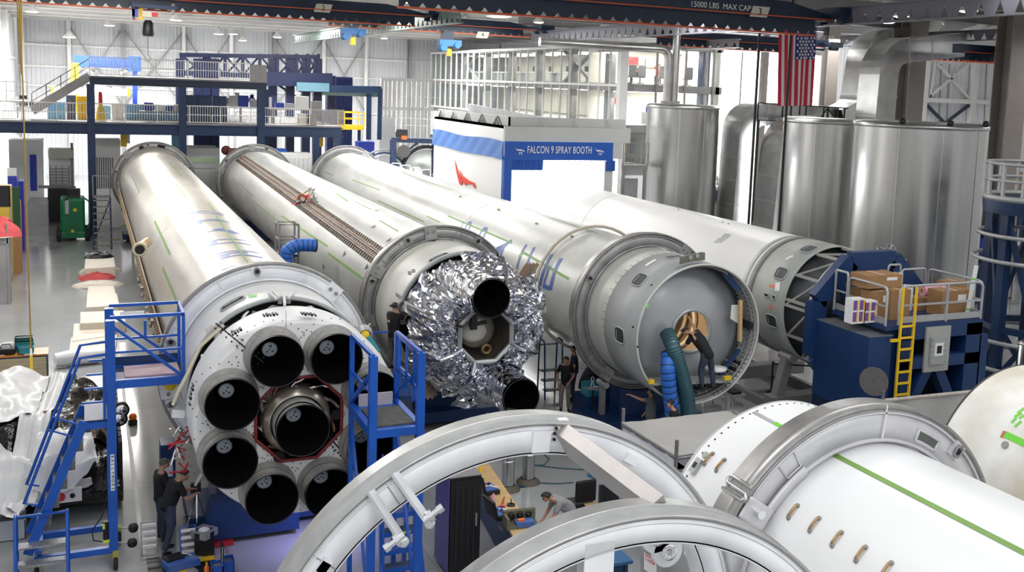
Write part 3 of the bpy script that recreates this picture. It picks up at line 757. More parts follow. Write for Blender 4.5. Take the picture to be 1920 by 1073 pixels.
blockpx('white_crates', 'white crates between the second and third rings', 'crate', 500, 288, 585, 322, YM-2.5, 1.5, M_WHITE, extras=[('slat', i*.1+.01, i*.1+.09, .05, .95, M_WHITE, .06) for i in range(10)])
blockpx('yellow_column', 'yellow machine column under the mezzanine left part', 'column', 226, 245, 238, 275, YM+2, .5, M_YEL, extras=[('side_bracket', 1.0, 1.5, .2, .8, M_WHITE)])
blockpx('yellow_column', 'yellow machine column under the mezzanine near its right end', 'column', 597, 250, 606, 275, YM+1, .5, M_YEL, extras=[('side_bracket', -.5, 0, .1, .5, M_BLACK)])
blockpx('white_robot_cell', 'white walled machining cell at the far left under the mezzanine', 'machine', 16, 262, 82, 330, YM+11, 3, M_WHITE, extras=[('window', .6, .8, .3, .8, M_ROYAL), ('door', .1, .4, .02, .8, M_WHITE)])
blockpx('vent_panel_cell', 'white panelled cell with rows of black vent slots', 'machine', 165, 262, 226, 305, YM+3, 2, M_WHITE, extras=[('vent_slot', .25+i*.07, .275+i*.07, .45, .8, M_BLACK) for i in range(8)])
def lift_truck():
    # white and grey machining column standing past the green lift
    Y = 73.0; p = lambda x, y: W(x, y, Y=Y); t = thing('milling_machine', 'white and black upright machine with cable rack beyond the green lift', 'machine', (p(108, 400).x, Y, 0))
    part('plinth', MB().lo(p(45, 0).x, p(84, 0).x, Y-3, Y+1, 0, 1.35), M_CLEAT, t, 'grey concrete plinth')
    part('base', MB().lo(p(82, 0).x, p(135, 0).x, Y-1, Y+1, 0, p(0+100, 352).z), M_BLACK, t)
    part('column', MB().lo(p(84, 0).x, p(132, 0).x, Y+.3, Y+1.5, 1, p(100, 282).z), M_WHITE, t)
    part('head', MB().lo(p(84, 0).x, p(132, 0).x, Y-.4, Y+1.5, p(100, 296).z, p(100, 280).z), mat('pale_cream', (.7, .72, .6), .5), t)
    M = MB()
    for i in range(6):
        z = lerp(p(100, 345).z, p(100, 316).z, i/5); M.beam((p(86, 0).x, Y-.2, z), (p(124, 0).x, Y-.2, z), .05)
    for x in (87, 98, 110, 123): M.beam((p(x, 0).x, Y-.2, p(100, 346).z), (p(x, 0).x, Y-.2, p(100, 310).z), .05)
    part('cable_rack', M, M_STEELG, t)
    part('mast', MB().cyl((p(129, 0).x, Y-.3, p(100, 350).z), (p(129, 0).x, Y-.3, p(100, 267).z), .08, 8), M_STEELG, t)
    part('cross_tray', MB().beam(p(72, 350), p(140, 352), .5, .15), M_STEELG, t)
lift_truck()

# ---------------------------------------------------------------- office building
def office():
    X = 31.5; Y0, Y1 = 60.0, 101.0; zt, zm, zb = 12.45, 9.85, 7.55
    t = thing('office_block', 'two storey glass fronted office block on the far side of the hall', 'building', (X+4, Y0, 0))
    XE = 39.2
    for z, h_, mm in ((zt, .3, M_STEELG), (zm-.12, .5, M_STEELG), (zb-.5, .5, M_STEELG), (4.2, .4, M_STEELG)):
        part('floor_slab', MB().lo(X, XE, Y0, Y1, z-h_/2, z+h_/2), mm, t)
    part('back_wall', MB().lo(X+7.2, X+7.5, Y0, Y1, 0, zt), M_GLASSY, t); part('cross_wall', MB().lo(X+.2, X+7.3, Y0+5.2, Y0+5.4, 0, zt), M_GLASSY, t)
    part('lower_wall', MB().lo(X, X+.2, Y0, Y1, 0, zb-.7), M_WALLW, t)
    part('lower_wall', MB().lo(X, XE, Y0, Y0+.2, 0, 4.0), M_WALLW, t)
    part('corner_column', MB().lo(X-.25, X+.3, Y0-.3, Y0+.2, 0, zt+.2), M_WHITE, t, 'white corner column')
    n = 26
    for i in range(n+1):
        y = Y0+i*(Y1-Y0)/n
        part('mullion', MB().lo(X-.1, X+.02, y-.05, y+.05, zb-.4, zt), M_STEELW, t)
    for z in (zb-.3, zm, zt): part('transom', MB().lo(X-.14, X, Y0, Y1, z-.08, z+.08), M_WHITE, t)
    for i in range(7):
        y = Y0+3+i*6; part('inner_column', MB().lo(X+.6, X+1.1, y, y+.6, 0, zt), M_STEELG, t)
    for y in (66, 90): part('inner_brace', MB().beam((X+.9, y, zm+.1), (X+.9, y+5, zt-.2), .2), M_STEELG, t); part('inner_brace', MB().beam((X+.9, y+5, zm+.1), (X+.9, y, zt-.2), .2), M_STEELG, t)
    gl = bpy.data.materials.new('office_glass'); gl.use_nodes = True; nd = gl.node_tree.nodes; lk = gl.node_tree.links
    nd.remove(nd['Principled BSDF']); tr = nd.new('ShaderNodeBsdfTransparent'); gs = nd.new('ShaderNodeBsdfGlossy'); gs.inputs['Roughness'].default_value = .03; mx = nd.new('ShaderNodeMixShader'); mx.inputs[0].default_value = .1
    tr.inputs[0].default_value = (.93, .96, .96, 1)
    lk.new(tr.outputs[0], mx.inputs[1]); lk.new(gs.outputs[0], mx.inputs[2]); lk.new(mx.outputs[0], nd['Material Output'].inputs[0])
    st = (Y1-Y0)/n
    for i in range(n):
        for za, zc in ((zb-.2, zm-.4), (zm+.1, zt-.15)): part('pane', MB().lo(X-.05, X-.04, Y0+i*st+.05, Y0+(i+1)*st-.05, za, zc), gl, t)
    for i in range(4):
        x0 = X+.4+i*2.2
        for za, zc in ((zb-.2, zm-.4), (zm+.1, zt-.15), (4.5, zb-.8)): part('pane', MB().lo(x0, x0+2.1, Y0-.03, Y0-.02, za, zc), gl, t)
    for i in range(5): x = X+.35+i*2.2; part('mullion', MB().lo(x-.06, x+.06, Y0-.1, Y0, 4, zt), M_STEELG, t)
    part('wall_picture', MB().lo(34.2, 35.4, Y0+5.0, Y0+5.15, 11.3, 11.9), M_RED, t, 'red picture on the end wall')
    part('wall_picture', MB().lo(36.0, 38.0, Y0+5.0, Y0+5.15, 11.2, 11.8), M_STEELG, t)
    part('wall_picture', MB().lo(33.2, 34.6, Y0+5.0, Y0+5.15, 8.6, 9.0), M_RED, t, 'red picture on the end wall')
    part('ceiling_light', MB().lo(X+1, XE-.5, Y0+1, Y0+4.5, zt-.2, zt-.16), M_LAMP, t); part('ceiling_light', MB().lo(X+1, XE-.5, Y0+1, Y0+4.5, zm-.42, zm-.38), M_LAMP, t)
    for i in range(9): part('ceiling_light', MB().lo(X+2, X+5.5, Y0+8+i*3.6, Y0+9+i*3.6, zt-.2, zt-.16), M_LAMP, t); part('ceiling_light', MB().lo(X+2, X+5.5, Y0+8+i*3.6, Y0+9+i*3.6, zm-.42, zm-.38), M_LAMP, t)
    # furniture on both floors
    OR5 = ['first', 'second', 'third', 'fourth', 'fifth', 'sixth', 'seventh', 'eighth', 'ninth', 'tenth']
    def chair(x, y, z, lab, grp):
        c = thing('office_chair', lab, 'chair', (x, y, z), grp)
        part('seat', MB().box((x, y, z+.48), (.55, .5, .1)), M_STEELG, c); part('backrest', MB().box((x, y-.26, z+.9), (.55, .08, .75)), M_STEELG, c, bevel=.02)
        part('pedestal', MB().cyl((x, y, z+.06), (x, y, z+.45), .04, 8), M_BLACK, c)
        M = MB()
        for k in range(5): M.beam((x, y, z+.08), (x+.3*math.cos(k*1.257), y+.3*math.sin(k*1.257), z+.05), .05)
        part('foot_star', M, M_BLACK, c)
    for i, x in enumerate((33.0, 34.0, 35.3, 36.6, 37.4)): chair(x, Y0+1.6+(i % 2)*.5, zm+.13, 'dark office chair, %s from the left in the upper office end room' % OR5[i], 'chairs in the upper office end room')
    for i in range(10):
        y = Y0+6.5+i*3.3; dk = thing('office_desk', 'pale desk, %s from the glass corner behind the upper office windows' % OR5[i], 'desk', (X+2.2, y, zm+.13), 'desks behind the upper office windows')
        part('desk_top', MB().box((X+2.2, y, zm+.85), (1.6, 1.5, .06)), M_WHITE, dk); part('desk_pedestal', MB().box((X+2.7, y, zm+.48), (.5, 1.3, .68)), M_CLEAT, dk)
        part('monitor', MB().box((X+2.2, y, zm+1.15), (.08, .6, .4)), M_BLACK, dk)
    dk = thing('office_desk', 'grey desk with blue and black bags in the lower office end room', 'desk', (34.6, Y0+1.2, zb-.25))
    part('desk_front', MB().box((34.6, Y0+1.0, zb+.2), (1.5, .8, .8)), M_CLEAT, dk); part('monitor', MB().box((34.2, Y0+.9, zb+.8), (.6, .1, .4)), M_ROYAL, dk)
    part('monitor', MB().box((34.9, Y0+.9, zb+.8), (.5, .1, .4)), M_BLACK, dk)
office()
def studwall():
    Y = 84.0; t = thing('stud_partition', 'bare white metal stud partition beside the office block', 'partition', (W(760, 250, Y=Y).x, Y, 0))
    for px in (717, 724, 731, 739, 748, 758, 766, 775, 784, 793, 806): a = W(px, 149, Y=Y); part('stud', MB().lo(a.x-.12, a.x+.12, Y, Y+.15, 0, a.z), M_STEELW, t)
    for y in (149, 203): a = W(714, y, Y=Y); b = W(812, y+2, Y=Y); part('track', MB().beam(a, b, .2, .25), M_STEELW, t)
    a = W(712, 220, Y=Y-.2); b = W(740, 275, Y=Y-.2); part('sheet', MB().lo(a.x, b.x, Y-.2, Y-.1, 0, a.z), M_WALLW, t)
studwall()
a = W(806, 190, Y=72); b = W(1030, 224, Y=72)
obj('parapet_wall', MB().prism([(29.5, 62, 5.6), (29.5, 62, 7.2), (29.5, 84, 7.9), (29.5, 84, 5.6)], (.2, 0, 0)), M_CLEAT, label='grey sloping parapet behind the spray booth roof', cat='wall')

# ---------------------------------------------------------------- spray booth
def booth():
    Y0, Y1, X0, X1 = 43.9, 54.4, 17.2, 23.6
    t = thing('spray_booth', 'white spray booth with blue banner and open glowing door', 'booth', ((X0+X1)/2, Y0, 0))
    zt = 7.75
    part('side_wall', MB().lo(X0, X0+.2, Y0+.1, Y1, 0, zt), M_BOOTH, t); part('side_wall', MB().lo(X1-.5, X1-.3, Y0+.1, Y1, 0, zt), M_BOOTH, t)
    part('end_wall', MB().lo(X0, X1-.3, Y1-.2, Y1, 0, zt), M_BOOTH, t)
    part('roof_panel', MB().lo(X0, X1, Y0, Y1+.1, zt-.12, zt), M_BOOTHG, t)
    part('front_header', MB().lo(X0-.02, X1, Y0-.1, Y0+.1, 7.06, zt), M_BOOTHG, t, 'grey front header')
    part('corner_pillar', MB().lo(X0-.02, X0+.36, Y0-.12, Y0+.2, 0, 6.35), M_BANNER, t, 'blue corner pillar')
    part('front_pillar', MB().lo(22.3, 22.75, Y0-.08, Y0+.2, 0, 6.3), M_BOOTHG, t)
    part('front_pillar', MB().lo(22.66, 23.2, Y0-.09, Y0+.2, 6.3, 7.1), M_BOOTHG, t)
    # roof curb with triangular stiffeners
    part('roof_curb', MB().lo(X0+.2, X1-.2, Y0+.1, Y0+.2, zt, zt+.42), M_BOOTHG, t); part('roof_curb', MB().lo(X0+.2, X0+.3, Y0+.1, Y1, zt, zt+.42), M_BOOTHG, t)
    for i in range(3):
        x = 19.0+i*1.7; part('stiffener', MB().beam((x, Y0+.05, zt+.42), (x+.18, Y0-.08, zt), .05), M_BOOTHG, t)
    for i in range(5):
        y = Y0+1.4+i*2.1; M = MB().beam((X0+.15, y-.5, zt), (X0+.15, y, zt+.4), .05); M.beam((X0+.15, y+.5, zt), (X0+.15, y, zt+.4), .05); M.beam((X0+.12, y-.2, zt+.02), (X0+.12, y, zt+.2), .05); M.beam((X0+.12, y+.2, zt+.02), (X0+.12, y, zt+.2), .05)
        part('stiffener', M, M_STEELG, t)
    # banners
    bn = part('front_banner', MB().grid(lambda u, v: (lerp(X0-.03, 22.68, u), Y0-.14+.008*math.sin(u*40), lerp(6.22, 7.07, v)), 60, 2), M_BANNER, t)
    c_ = W(1050, 282, Y=Y0-.165); text('lettering', 'FALCON 9 SPRAY BOOTH', .47, M_WHITE, bn, c_, FACE_CAM @ Matrix.Diagonal((.565, 1, 1)), space=1.08)
    for cx in (17.9, 21.95):       # small bird-and-swoosh marks
        c = Vector((cx, Y0-.17, 6.62))
        M = MB().prism([c+Vector(q) for q in ((-.24, 0, .2), (-.16, 0, .09), (0, 0, .1), (.2, 0, .05), (.24, 0, -.03), (.17, 0, .01), (.05, 0, .03), (-.1, 0, .03), (-.17, 0, .07))], (0, .01, 0))
        bm_ = part('bird_mark', M, M_WHITE, bn)
        text('lettering', 'F9', .19, M_WHITE, bm_, c+Vector((.04, 0, -.1)), FACE_CAM)
    def sb(u, v):
        y = lerp(Y0, Y1, u); z = lerp(6.22, 7.05, v)+.05*math.sin(u*9)*(1 if v > .5 else .6)*(1-v*0)
        return (X0-.06-.05*abs(math.sin(u*23+v*3)), y, z)
    part('side_banner', MB().grid(sb, 70, 8), mat('banner_sheet', (.10, .24, .62), .5, 0, .1, 1), t, 'creased lighter blue side banner')
    a, b = W(972, 322, Y=Y0-.1), W(1009, 300, Y=Y0-.1)
    part('curtain_valance', MB().grid(lambda u, v: (lerp(X0+.34, 19.1, u), Y0-.1+.03*math.sin(u*60), lerp(5.75, 6.25, v)), 60, 2), M_BANNER, t)
    part('curtain_valance', MB().grid(lambda u, v: (lerp(22.35, 22.85, u), Y0-.12+.03*math.sin(u*40), lerp(5.72, 6.22, v)), 20, 2), M_BANNER, t)
    M = MB()
    for i in range(13): M.box((19.1+i*.27, Y0-.12, 6.2), (.05, .02, .05))
    part('curtain_hooks', M, M_WHITE, t, kind='stuff')
    # red falcon emblem on the side wall
    sx = X0-.03
    P = lambda x, y: W(x, y, X=sx)
    e1 = [(853, 300), (858, 318), (868, 340), (866, 347), (862, 346), (856, 322)]; e2 = [(862, 319), (868, 330), (880, 339), (890, 343), (893, 353), (889, 352), (887, 346), (880, 345), (872, 347), (868, 340)]
    em = part('falcon_emblem', MB().prism([P(*q) for q in e1], (-.02, 0, 0)), mat('emblem_red', (.75, .04, .02), .5), t, 'red bird emblem')
    part('wing', MB().prism([P(*q) for q in e2], (-.02, 0, 0)), mat('emblem_red', (.75, .04, .02), .5), em)
    # lamps in the booth roof
    for y in (46, 49, 52):
        part('ceiling_light', MB().lo(X0+1, X1-1.3, y, y+.8, zt-.2, zt-.14), M_LAMP, t)
booth()
def booth_stair():
    t = thing('booth_stair', 'grey metal stair and landing on the right side of the spray booth', 'stairs', (24.6, 46, 0))
    part('landing', MB().lo(23.9, 25.3, 45.0, 47, 5.7, 5.9), M_STEELG, t)
    M = MB(); rail(M, (23.9, 45, 5.9), (25.3, 45, 5.9), h=1.1, pick=.14); part('railing', M, M_STEELG, t, kind='stuff')
    for x in (24.0, 25.2): part('leg', MB().beam((x, 45.1, 0), (x, 45.1, 5.7), .12), M_STEELG, t)
    part('stringer', MB().beam((23.9, 45, 4.0), (25.2, 45, 1.5), .1, .3), M_STEELG, t)
    part('electrical_panel', MB().lo(24.0, 25.0, 45.4, 45.6, 3.9, 5.2), M_CLEAT, t)
    part('blue_panel', MB().lo(23.9, 25.2, 44.9, 45.0, 3.6, 3.9), M_NAVY, t)
booth_stair()

# ---------------------------------------------------------------- silver tanks
def stank(x, y, r, zt, label, seams, lid=False, seed=0):
    t = thing('silver_tank', label, 'tank', (x, y, 0))
    part('shell', MB().lathe([(0, r), (zt, r)], (x, y, 0), 'Z', 72), M_TANK, t)
    part('lid', MB().lathe([(zt-.02, r), (zt, r), (zt+.08, r*.96), (zt+.1, .01)], (x, y, 0), 'Z', 72), M_DUCT, t)
    for a in seams:
        M = MB().box((x+(r+.004)*math.cos(a), y+(r+.004)*math.sin(a), zt/2), (.03, .05, zt-.02), rz=a); part('vertical_seam', M, M_CHROMED, t)
    part('rim_band', MB().lathe([(zt-.14, r+.004), (zt-.14, r+.03), (zt+.02, r+.03), (zt+.02, r-.03)], (x, y, 0), 'Z', 72), M_DUCT, t)
    if lid:
        for a in (-2.6, -1.9, -1.1): c = Vector((x+r*.98*math.cos(a), y+r*.98*math.sin(a), zt+.12)); part('rim_pulley', MB().sphere(c, .13, 10, 8), M_BLACK, t)
    return t
M_CHROMED = mat('seam_metal', (.6, .6, .58), .35, .9)
stank(27.8, 46.0, 1.86, 8.87, 'narrow tall silver tank between the booth and the open bay', [-2.2, -1.5], seed=1)
stank(30.8, 38.0, 2.12, W(1560, 228, Y=36.3).z, 'left one of the pair of broad silver tanks', [-2.55, -1.75])
stank(29.5, 31.0, 2.5, W(1730, 236, Y=29).z, 'right one of the pair of broad silver tanks, widest and nearest', [-2.62, -2.0, -1.35], lid=True)
# exhaust pipes above the narrow tank
for x, lab in ((1250, 'left grey exhaust pipe rising from the narrow silver tank'), (1263, 'right grey exhaust pipe rising from the narrow silver tank'), (1318, None)):
    if lab is None: continue
    p = W(x, 195, Y=46.0)
    t = thing('exhaust_pipe', lab, 'pipe', (p.x, 46, 8.95))
    pts = [(p.x, 46, 8.95), (p.x, 46, 11.2)]+[(p.x-.5*(1-math.cos(k*PI/8)), 46, 11.2+.5*math.sin(k*PI/8)) for k in range(1, 5)]+[(p.x-7, 46.3, 11.72)] if x == 1250 else [(p.x, 46, 8.95), (p.x, 46, 13.6)]
    part('pipe_run', MB().tube(pts, .22 if x == 1250 else .2, 14), M_DUCT, t)
    part('flange', MB().cyl((p.x, 46, 8.98), (p.x, 46, 9.1), .32, 16), M_STEELG, t)

# ---------------------------------------------------------------- rectangular ducts
def rduct(path, Y, wd, dp, nm, label, mt=M_DUCT, group=None):
    """path of px points in the plane y=Y; the duct is wd wide in that plane and dp deep; each run a section with a joint band"""
    P = [W(x, y, Y=Y) for x, y in path]
    # round corners
    Q = [P[0]]; marks = []
    for i in range(1, len(P)-1):
        a, b, c = P[i-1], P[i], P[i+1]; r = min((a-b).length*.45, (c-b).length*.45, .95*wd)
        A = b+(a-b).normalized()*r*1.0; C = b+(c-b).normalized()*r*1.0
        for k in range(9):
            u = k/8; Q.append(A*(1-u)**2+b*2*u*(1-u)+C*u*u)
    Q.append(P[-1])
    t = thing(nm, label, 'duct', P[0], group)
    fr = []
    for i in range(len(Q)):
        d = (Q[min(i+1, len(Q)-1)]-Q[max(i-1, 0)]); d.y = 0; d.normalize(); s = Vector((d.z, 0, -d.x))
        fr.append([Q[i]+s*wd/2+Vector((0, -dp/2, 0)), Q[i]-s*wd/2+Vector((0, -dp/2, 0)), Q[i]-s*wd/2+Vector((0, dp/2, 0)), Q[i]+s*wd/2+Vector((0, dp/2, 0))])
    def sec(a, b): 
        M = MB(); vs = a+b; M.add(vs, [(k, (k+1) % 4, (k+1) % 4+4, k+4) for k in range(4)]); return M
    i = 0
    while i < len(Q)-1:
        L = (Q[i+1]-Q[i]).length
        if L > 1.2:
            n = max(1, round(L/1.25))
            for k in range(n):
                A = [lerp(fr[i][j], fr[i+1][j], k/n) for j in range(4)]; B = [lerp(fr[i][j], fr[i+1][j], (k+1)/n) for j in range(4)]
                part('duct_section', sec(A, B), mt, t)
                c = sum(A, Vector())/4; F_ = [c+(q-c)*1.05 for q in A]; d = (B[0]-A[0]).normalized()*.06
                M = MB(); M.add(F_+[q+d for q in F_], [(j, (j+1) % 4, (j+1) % 4+4, j+4) for j in range(4)]+[(0, 1, 2, 3), (4, 5, 6, 7)]); part('joint_band', M, M_CHROMED, t)
            i += 1
        else:
            M = MB(); j = i
            while j < len(Q)-1 and (Q[j+1]-Q[j]).length <= 1.2:
                M.add(fr[j]+fr[j+1], [(k, (k+1) % 4, (k+1) % 4+4, k+4) for k in range(4)]); j += 1
            part('duct_elbow', M, mt, t); i = j
    return t
rduct([(1370, 470), (1390, 212), (1600, 222)], 44.5, 1.1, 1.6, 'air_duct', 'left silver duct that turns over to the right behind the tanks')
rduct([(1445, 470), (1470, 240), (1560, 246)], 42.0, 1.3, 1.7, 'air_duct', 'second silver upright duct beside the left broad tank')
rduct([(1565, 224), (1605, 205), (1626, 80), (1720, 66), (1775, -30)], 44.0, 1.15, 1.5, 'air_duct', 'bright S shaped duct climbing to the roof, left of two')
rduct([(1636, 260), (1652, 98), (1800, 84), (1878, 60), (1880, -40)], 41.0, 1.2, 1.5, 'air_duct', 'bright S shaped duct climbing to the roof, right of two')
def scaffold():
    Y = 43.0; p = lambda x, y: W(x, y, Y=Y); t = thing('maintenance_gantry', 'thin dark rail frame standing over the ducts behind the tanks', 'frame', p(1480, 400))
    M = MB().beam(p(1422, 193), p(1590, 203), .06); M.beam(p(1422, 225), p(1590, 232), .05)
    for x in (1422, 1468, 1484, 1500, 1512, 1545, 1553, 1572, 1584): M.beam(p(x, 193+(x-1422)*.06), p(x-2, 228), .06)
    M.beam(p(1535, 225), p(1552, 203), .05); M.beam(p(1568, 225), p(1552, 203), .05)
    part('rail_frame', M, M_BLACK, t)
    for x in (1422, 1478): a = p(x, 226); part('post', MB().cyl((a.x, Y, 0), (a.x, Y, a.z), .07, 8), M_BLACK, t)
scaffold()

# ---------------------------------------------------------------- round navy tower at the right edge
def tower():
    c = Vector((35.0, 33.0, 0)); 
    a = W(1952, 380, Y=24.0); c = Vector((a.x, 24.0, 0)); R = 1.75
    ztop = W(1862, 380, Y=23.5).z
    t = thing('round_tower', 'navy round jig tower with grey ring railings at the right edge', 'tower', c)
    part('top_deck', MB().lathe([(ztop-.45, R), (ztop-.05, R+.05), (ztop, R+.05), (ztop, .01)], c, 'Z', 48), M_NAVY, t)
    for k, z in enumerate((ztop+.05, ztop+.62, ztop+1.15)):
        part('ring_rail', MB().tube([c+Vector((R*math.cos(q*PI/24), R*math.sin(q*PI/24), z)) for q in range(48)], .06 if k else .1, 6, closed=True), M_CLEAT, t)
    for q in range(16):
        x, y = R*math.cos(q*PI/8), R*math.sin(q*PI/8); part('rail_post', MB().beam(c+Vector((x, y, ztop)), c+Vector((x, y, ztop+1.15)), .09), M_CLEAT, t)
    for q in range(8):
        a0, a1 = q*PI/4, (q+1)*PI/4
        P0 = Vector((R*.82*math.cos(a0), R*.82*math.sin(a0), 0)); P1 = Vector((R*.82*math.cos(a1), R*.82*math.sin(a1), 0))
        part('leg', MB().beam(c+P0, c+P0+Vector((0, 0, ztop-.3)), .3), M_NAVY, t)
        part('diagonal', MB().beam(c+P0+Vector((0, 0, .6)), c+P1+Vector((0, 0, 2.2)), .16), M_NAVY, t); part('diagonal', MB().beam(c+P1+Vector((0, 0, 2.4)), c+P0+Vector((0, 0, ztop-.5)), .16), M_NAVY, t)
        part('cross_beam', MB().beam(c+P0+Vector((0, 0, 2.3)), c+P1+Vector((0, 0, 2.3)), .2), M_NAVY, t)
    for z, rr in ((ztop-1.15, 1.85), (ztop-1.95, 1.95), (2.0, 2.0), (1.1, 2.0)):
        part('hoop', MB().tube([c+Vector((rr*math.cos(q*PI/24), rr*math.sin(q*PI/24), z)) for q in range(48)], .07, 6, closed=True), M_CLEAT, t)
tower()

M_BARR = mat("barrier_red", (.35,.05,.03), .5)
# right background: navy racks and equipment between tanks and tower
def rack(x0, x1, ytop, ybot, Y, lab, seed, nsh=3):
    rnd = random.Random(seed); a = W(x0, ytop, Y=Y); b = W(x1, ybot, Y=Y); zt = a.z
    t = thing('storage_rack', lab, 'rack', ((a.x+b.x)/2, Y, 0))
    for x in (a.x, b.x):
        for y in (Y, Y+1.1): part('upright', MB().lo(x-.05, x+.05, y-.05, y+.05, 0, zt), M_CLEAT, t)
    for k in range(nsh+1):
        z = .2+(zt-.4)*k/nsh; part('shelf', MB().lo(a.x, b.x, Y, Y+1.1, z-.05, z), M_NAVY, t)
        if k < nsh:
            x = a.x+.1
            while x < b.x-.6:
                w_ = rnd.uniform(.4, .9); h_ = (zt-.4)/nsh*rnd.uniform(.4, .8)
                part('stored_box', MB().box((x+w_/2, Y+.5, z+h_/2), (w_*.95, .8, h_)), rnd.choice([M_NAVY, M_ROYAL, M_BLACK, M_CARD, M_WHITE, M_STEELG]), t); x += w_+.05
rack(1822, 1862, 310, 420, 40, 'rack of navy bins right of the widest silver tank', 5)
rack(1868, 1960, 300, 420, 41, 'long rack of blue bins behind the round tower', 6)
rack(1822, 1900, 430, 520, 36, 'low cluttered rack between the widest tank and the round tower', 7)
rack(1345, 1368, 330, 420, 50.5, 'dark equipment rack left of the silver ducts', 8)
def hoseunit():
    Y = 46; p = lambda x, y: W(x, y, Y=Y); t = thing('hose_cart', 'white pump cart with hanging black hoses by the narrow silver tank', 'cart', p(1350, 420))
    a = p(1337, 350); b = p(1350, 408); part('cabinet', MB().lo(a.x, b.x, Y, Y+.6, 0, a.z), M_WHITE, t)
    part('blue_panel', MB().lo(a.x, b.x, Y-.05, Y, a.z-.8, a.z-.2), M_NAVY, t)
    for k in range(4):
        c = p(1356, 365); part('hose', MB().tube([c+Vector((.35*math.cos(q*PI/8)*(1-k*.12), -.1+k*.06, 1.0*math.sin(q*PI/8)*(1-k*.1)-.3)) for q in range(16)], .045, 6, closed=True), M_BLACK, t)
hoseunit()
for i, (x0, x1, y0, y1, lab) in enumerate(((1345, 1400, 405, 440, 'red folding barrier left of the ducts behind the fourth stage'), (1433, 1490, 412, 450, 'orange red barrier before the left broad tank'))):
    Y = 39.0-i*2; a = W(x0, y0, Y=Y); b = W(x1, y0+6, Y=Y); t = thing('safety_barrier', lab, 'barrier', (a.x, Y, 0))
    for z in (.25, .65, 1.05): part('rail', MB().beam((a.x, Y, z+1.2), (b.x, Y, z+1.2), .06), M_BARR, t)
    for k in range(6): part('upright', MB().beam((lerp(a.x, b.x, k/5), Y, 0), (lerp(a.x, b.x, k/5), Y, 2.3), .05), M_BARR, t)
# ================================================================ ROCKET STAGES
ZA = 3.4      # axis height
R0 = 1.83
def on_cyl(cx, r, y, a, cz=ZA): return Vector((cx+r*math.sin(a), y, cz+r*math.cos(a)))
def ribbon(cx, r, pts, w_, mt, parent, nm='lettering_stroke', cz=ZA, sub=5, w1=None, pxs=True, label=None):
    H = [cyl_hit(x, y, cx, cz, r) for x, y in pts] if pxs else pts
    P = [Vector((y, a*r)) for y, a in H]; Q = []
    for i in range(len(P)-1):
        for k in range(sub): Q.append(P[i].lerp(P[i+1], k/sub))
    Q.append(P[-1]); vs = []; n = len(Q)
    for i in range(n):
        d = Q[min(i+1, n-1)]-Q[max(i-1, 0)]
        if d.length < 1e-6: d = Vector((1, 0))
        d.normalize(); s = Vector((-d.y, d.x)); ww = w_ if w1 is None else lerp(w_, w1, i/(n-1))
        for q in (-1, 1):
            p = Q[i]+s*q*ww/2; vs.append(on_cyl(cx, r+.006, p.x, p.y/r, cz))
    M = MB().add(vs, [(2*i, 2*i+1, 2*i+3, 2*i+2) for i in range(n-1)], True)
    return part(nm, M, mt, parent, label)
def quadpatch(cx, r, pts, mt, parent, nm, cz=ZA, label=None, n=6, off=.006):
    H = [cyl_hit(x, y, cx, cz, r) for x, y in pts]
    def f(u, v):
        y = lerp(lerp(H[0][0], H[1][0], u), lerp(H[3][0], H[2][0], u), v); a = lerp(lerp(H[0][1], H[1][1], u), lerp(H[3][1], H[2][1], u), v)
        return on_cyl(cx, r+off, y, a, cz)
    return part(nm, MB().grid(f, n, n), mt, parent, label)
def window(cx, r, px, py, wy, wa, parent, nm='access_opening', cz=ZA, rot=0.0, mt=None, n=28):
    """rounded rectangular opening: dark recess plate with a raised frame"""
    y0, a0 = cyl_hit(px, py, cx, cz, r)
    def oval(k, sy, sa):
        t = 2*PI*k/n; c, s = math.cos(t), math.sin(t); e = .55
        u = math.copysign(abs(c)**e, c)*sy; v = math.copysign(abs(s)**e, s)*sa
        u, v = u*math.cos(rot)-v*math.sin(rot), u*math.sin(rot)+v*math.cos(rot)
        return u, v
    vs = [on_cyl(cx, r+.008, y0, a0, cz)]
    for k in range(n): u, v = oval(k, wy, wa); vs.append(on_cyl(cx, r+.008, y0+u, a0+v/r, cz))
    p = part(nm, MB().add(vs, [(0, 1+k, 1+(k+1) % n) for k in range(n)]), mt or M_DARK, parent)
    part('frame', MB().tube([on_cyl(cx, r+.012, y0+oval(k, wy, wa)[0], a0+oval(k, wy, wa)[1]/r, cz) for k in range(n)], .022, 6, closed=True), M_PRIMER, p)
    u0, v0 = oval(0, wy*.55, 0)
    part('inner_frame', MB().tube([on_cyl(cx, r+.012, y0+wy*.6, a0-wa*.6/r, cz), on_cyl(cx, r+.012, y0+wy*.6, a0+wa*.6/r, cz)], .012, 6), M_CLEAT, p)
    return p
def tape(cx, p1, p2, w_, parent, mt=None, r=R0, seg=1, gaps=()):
    y1, a1 = cyl_hit(*p1, cx, ZA, r); y2, a2 = cyl_hit(*p2, cx, ZA, r); a = (a1+a2)/2
    return ribbon(cx, r, [(y1, a1), (y2, a2)], w_, mt or M_TAPE, parent, 'tape_strip', pxs=False)
def body(parent, cx, y0, y1, mt, r=R0, nm='tank_barrel', seams=(), th=.0):
    M = MB().lathe([(y0, r), (y1, r)], (cx, 0, ZA), 'Y', 96)
    p = part(nm, M, mt, parent)
    for y in seams: part('weld_seam', MB().lathe([(y-.03, r), (y-.02, r+.006), (y+.02, r+.006), (y+.03, r)], (cx, 0, ZA), 'Y', 96), M_SEAM, parent)
    return p
M_SEAM = mat('weld_seam_metal', (.50, .505, .495), .45, .1, .06, 3)
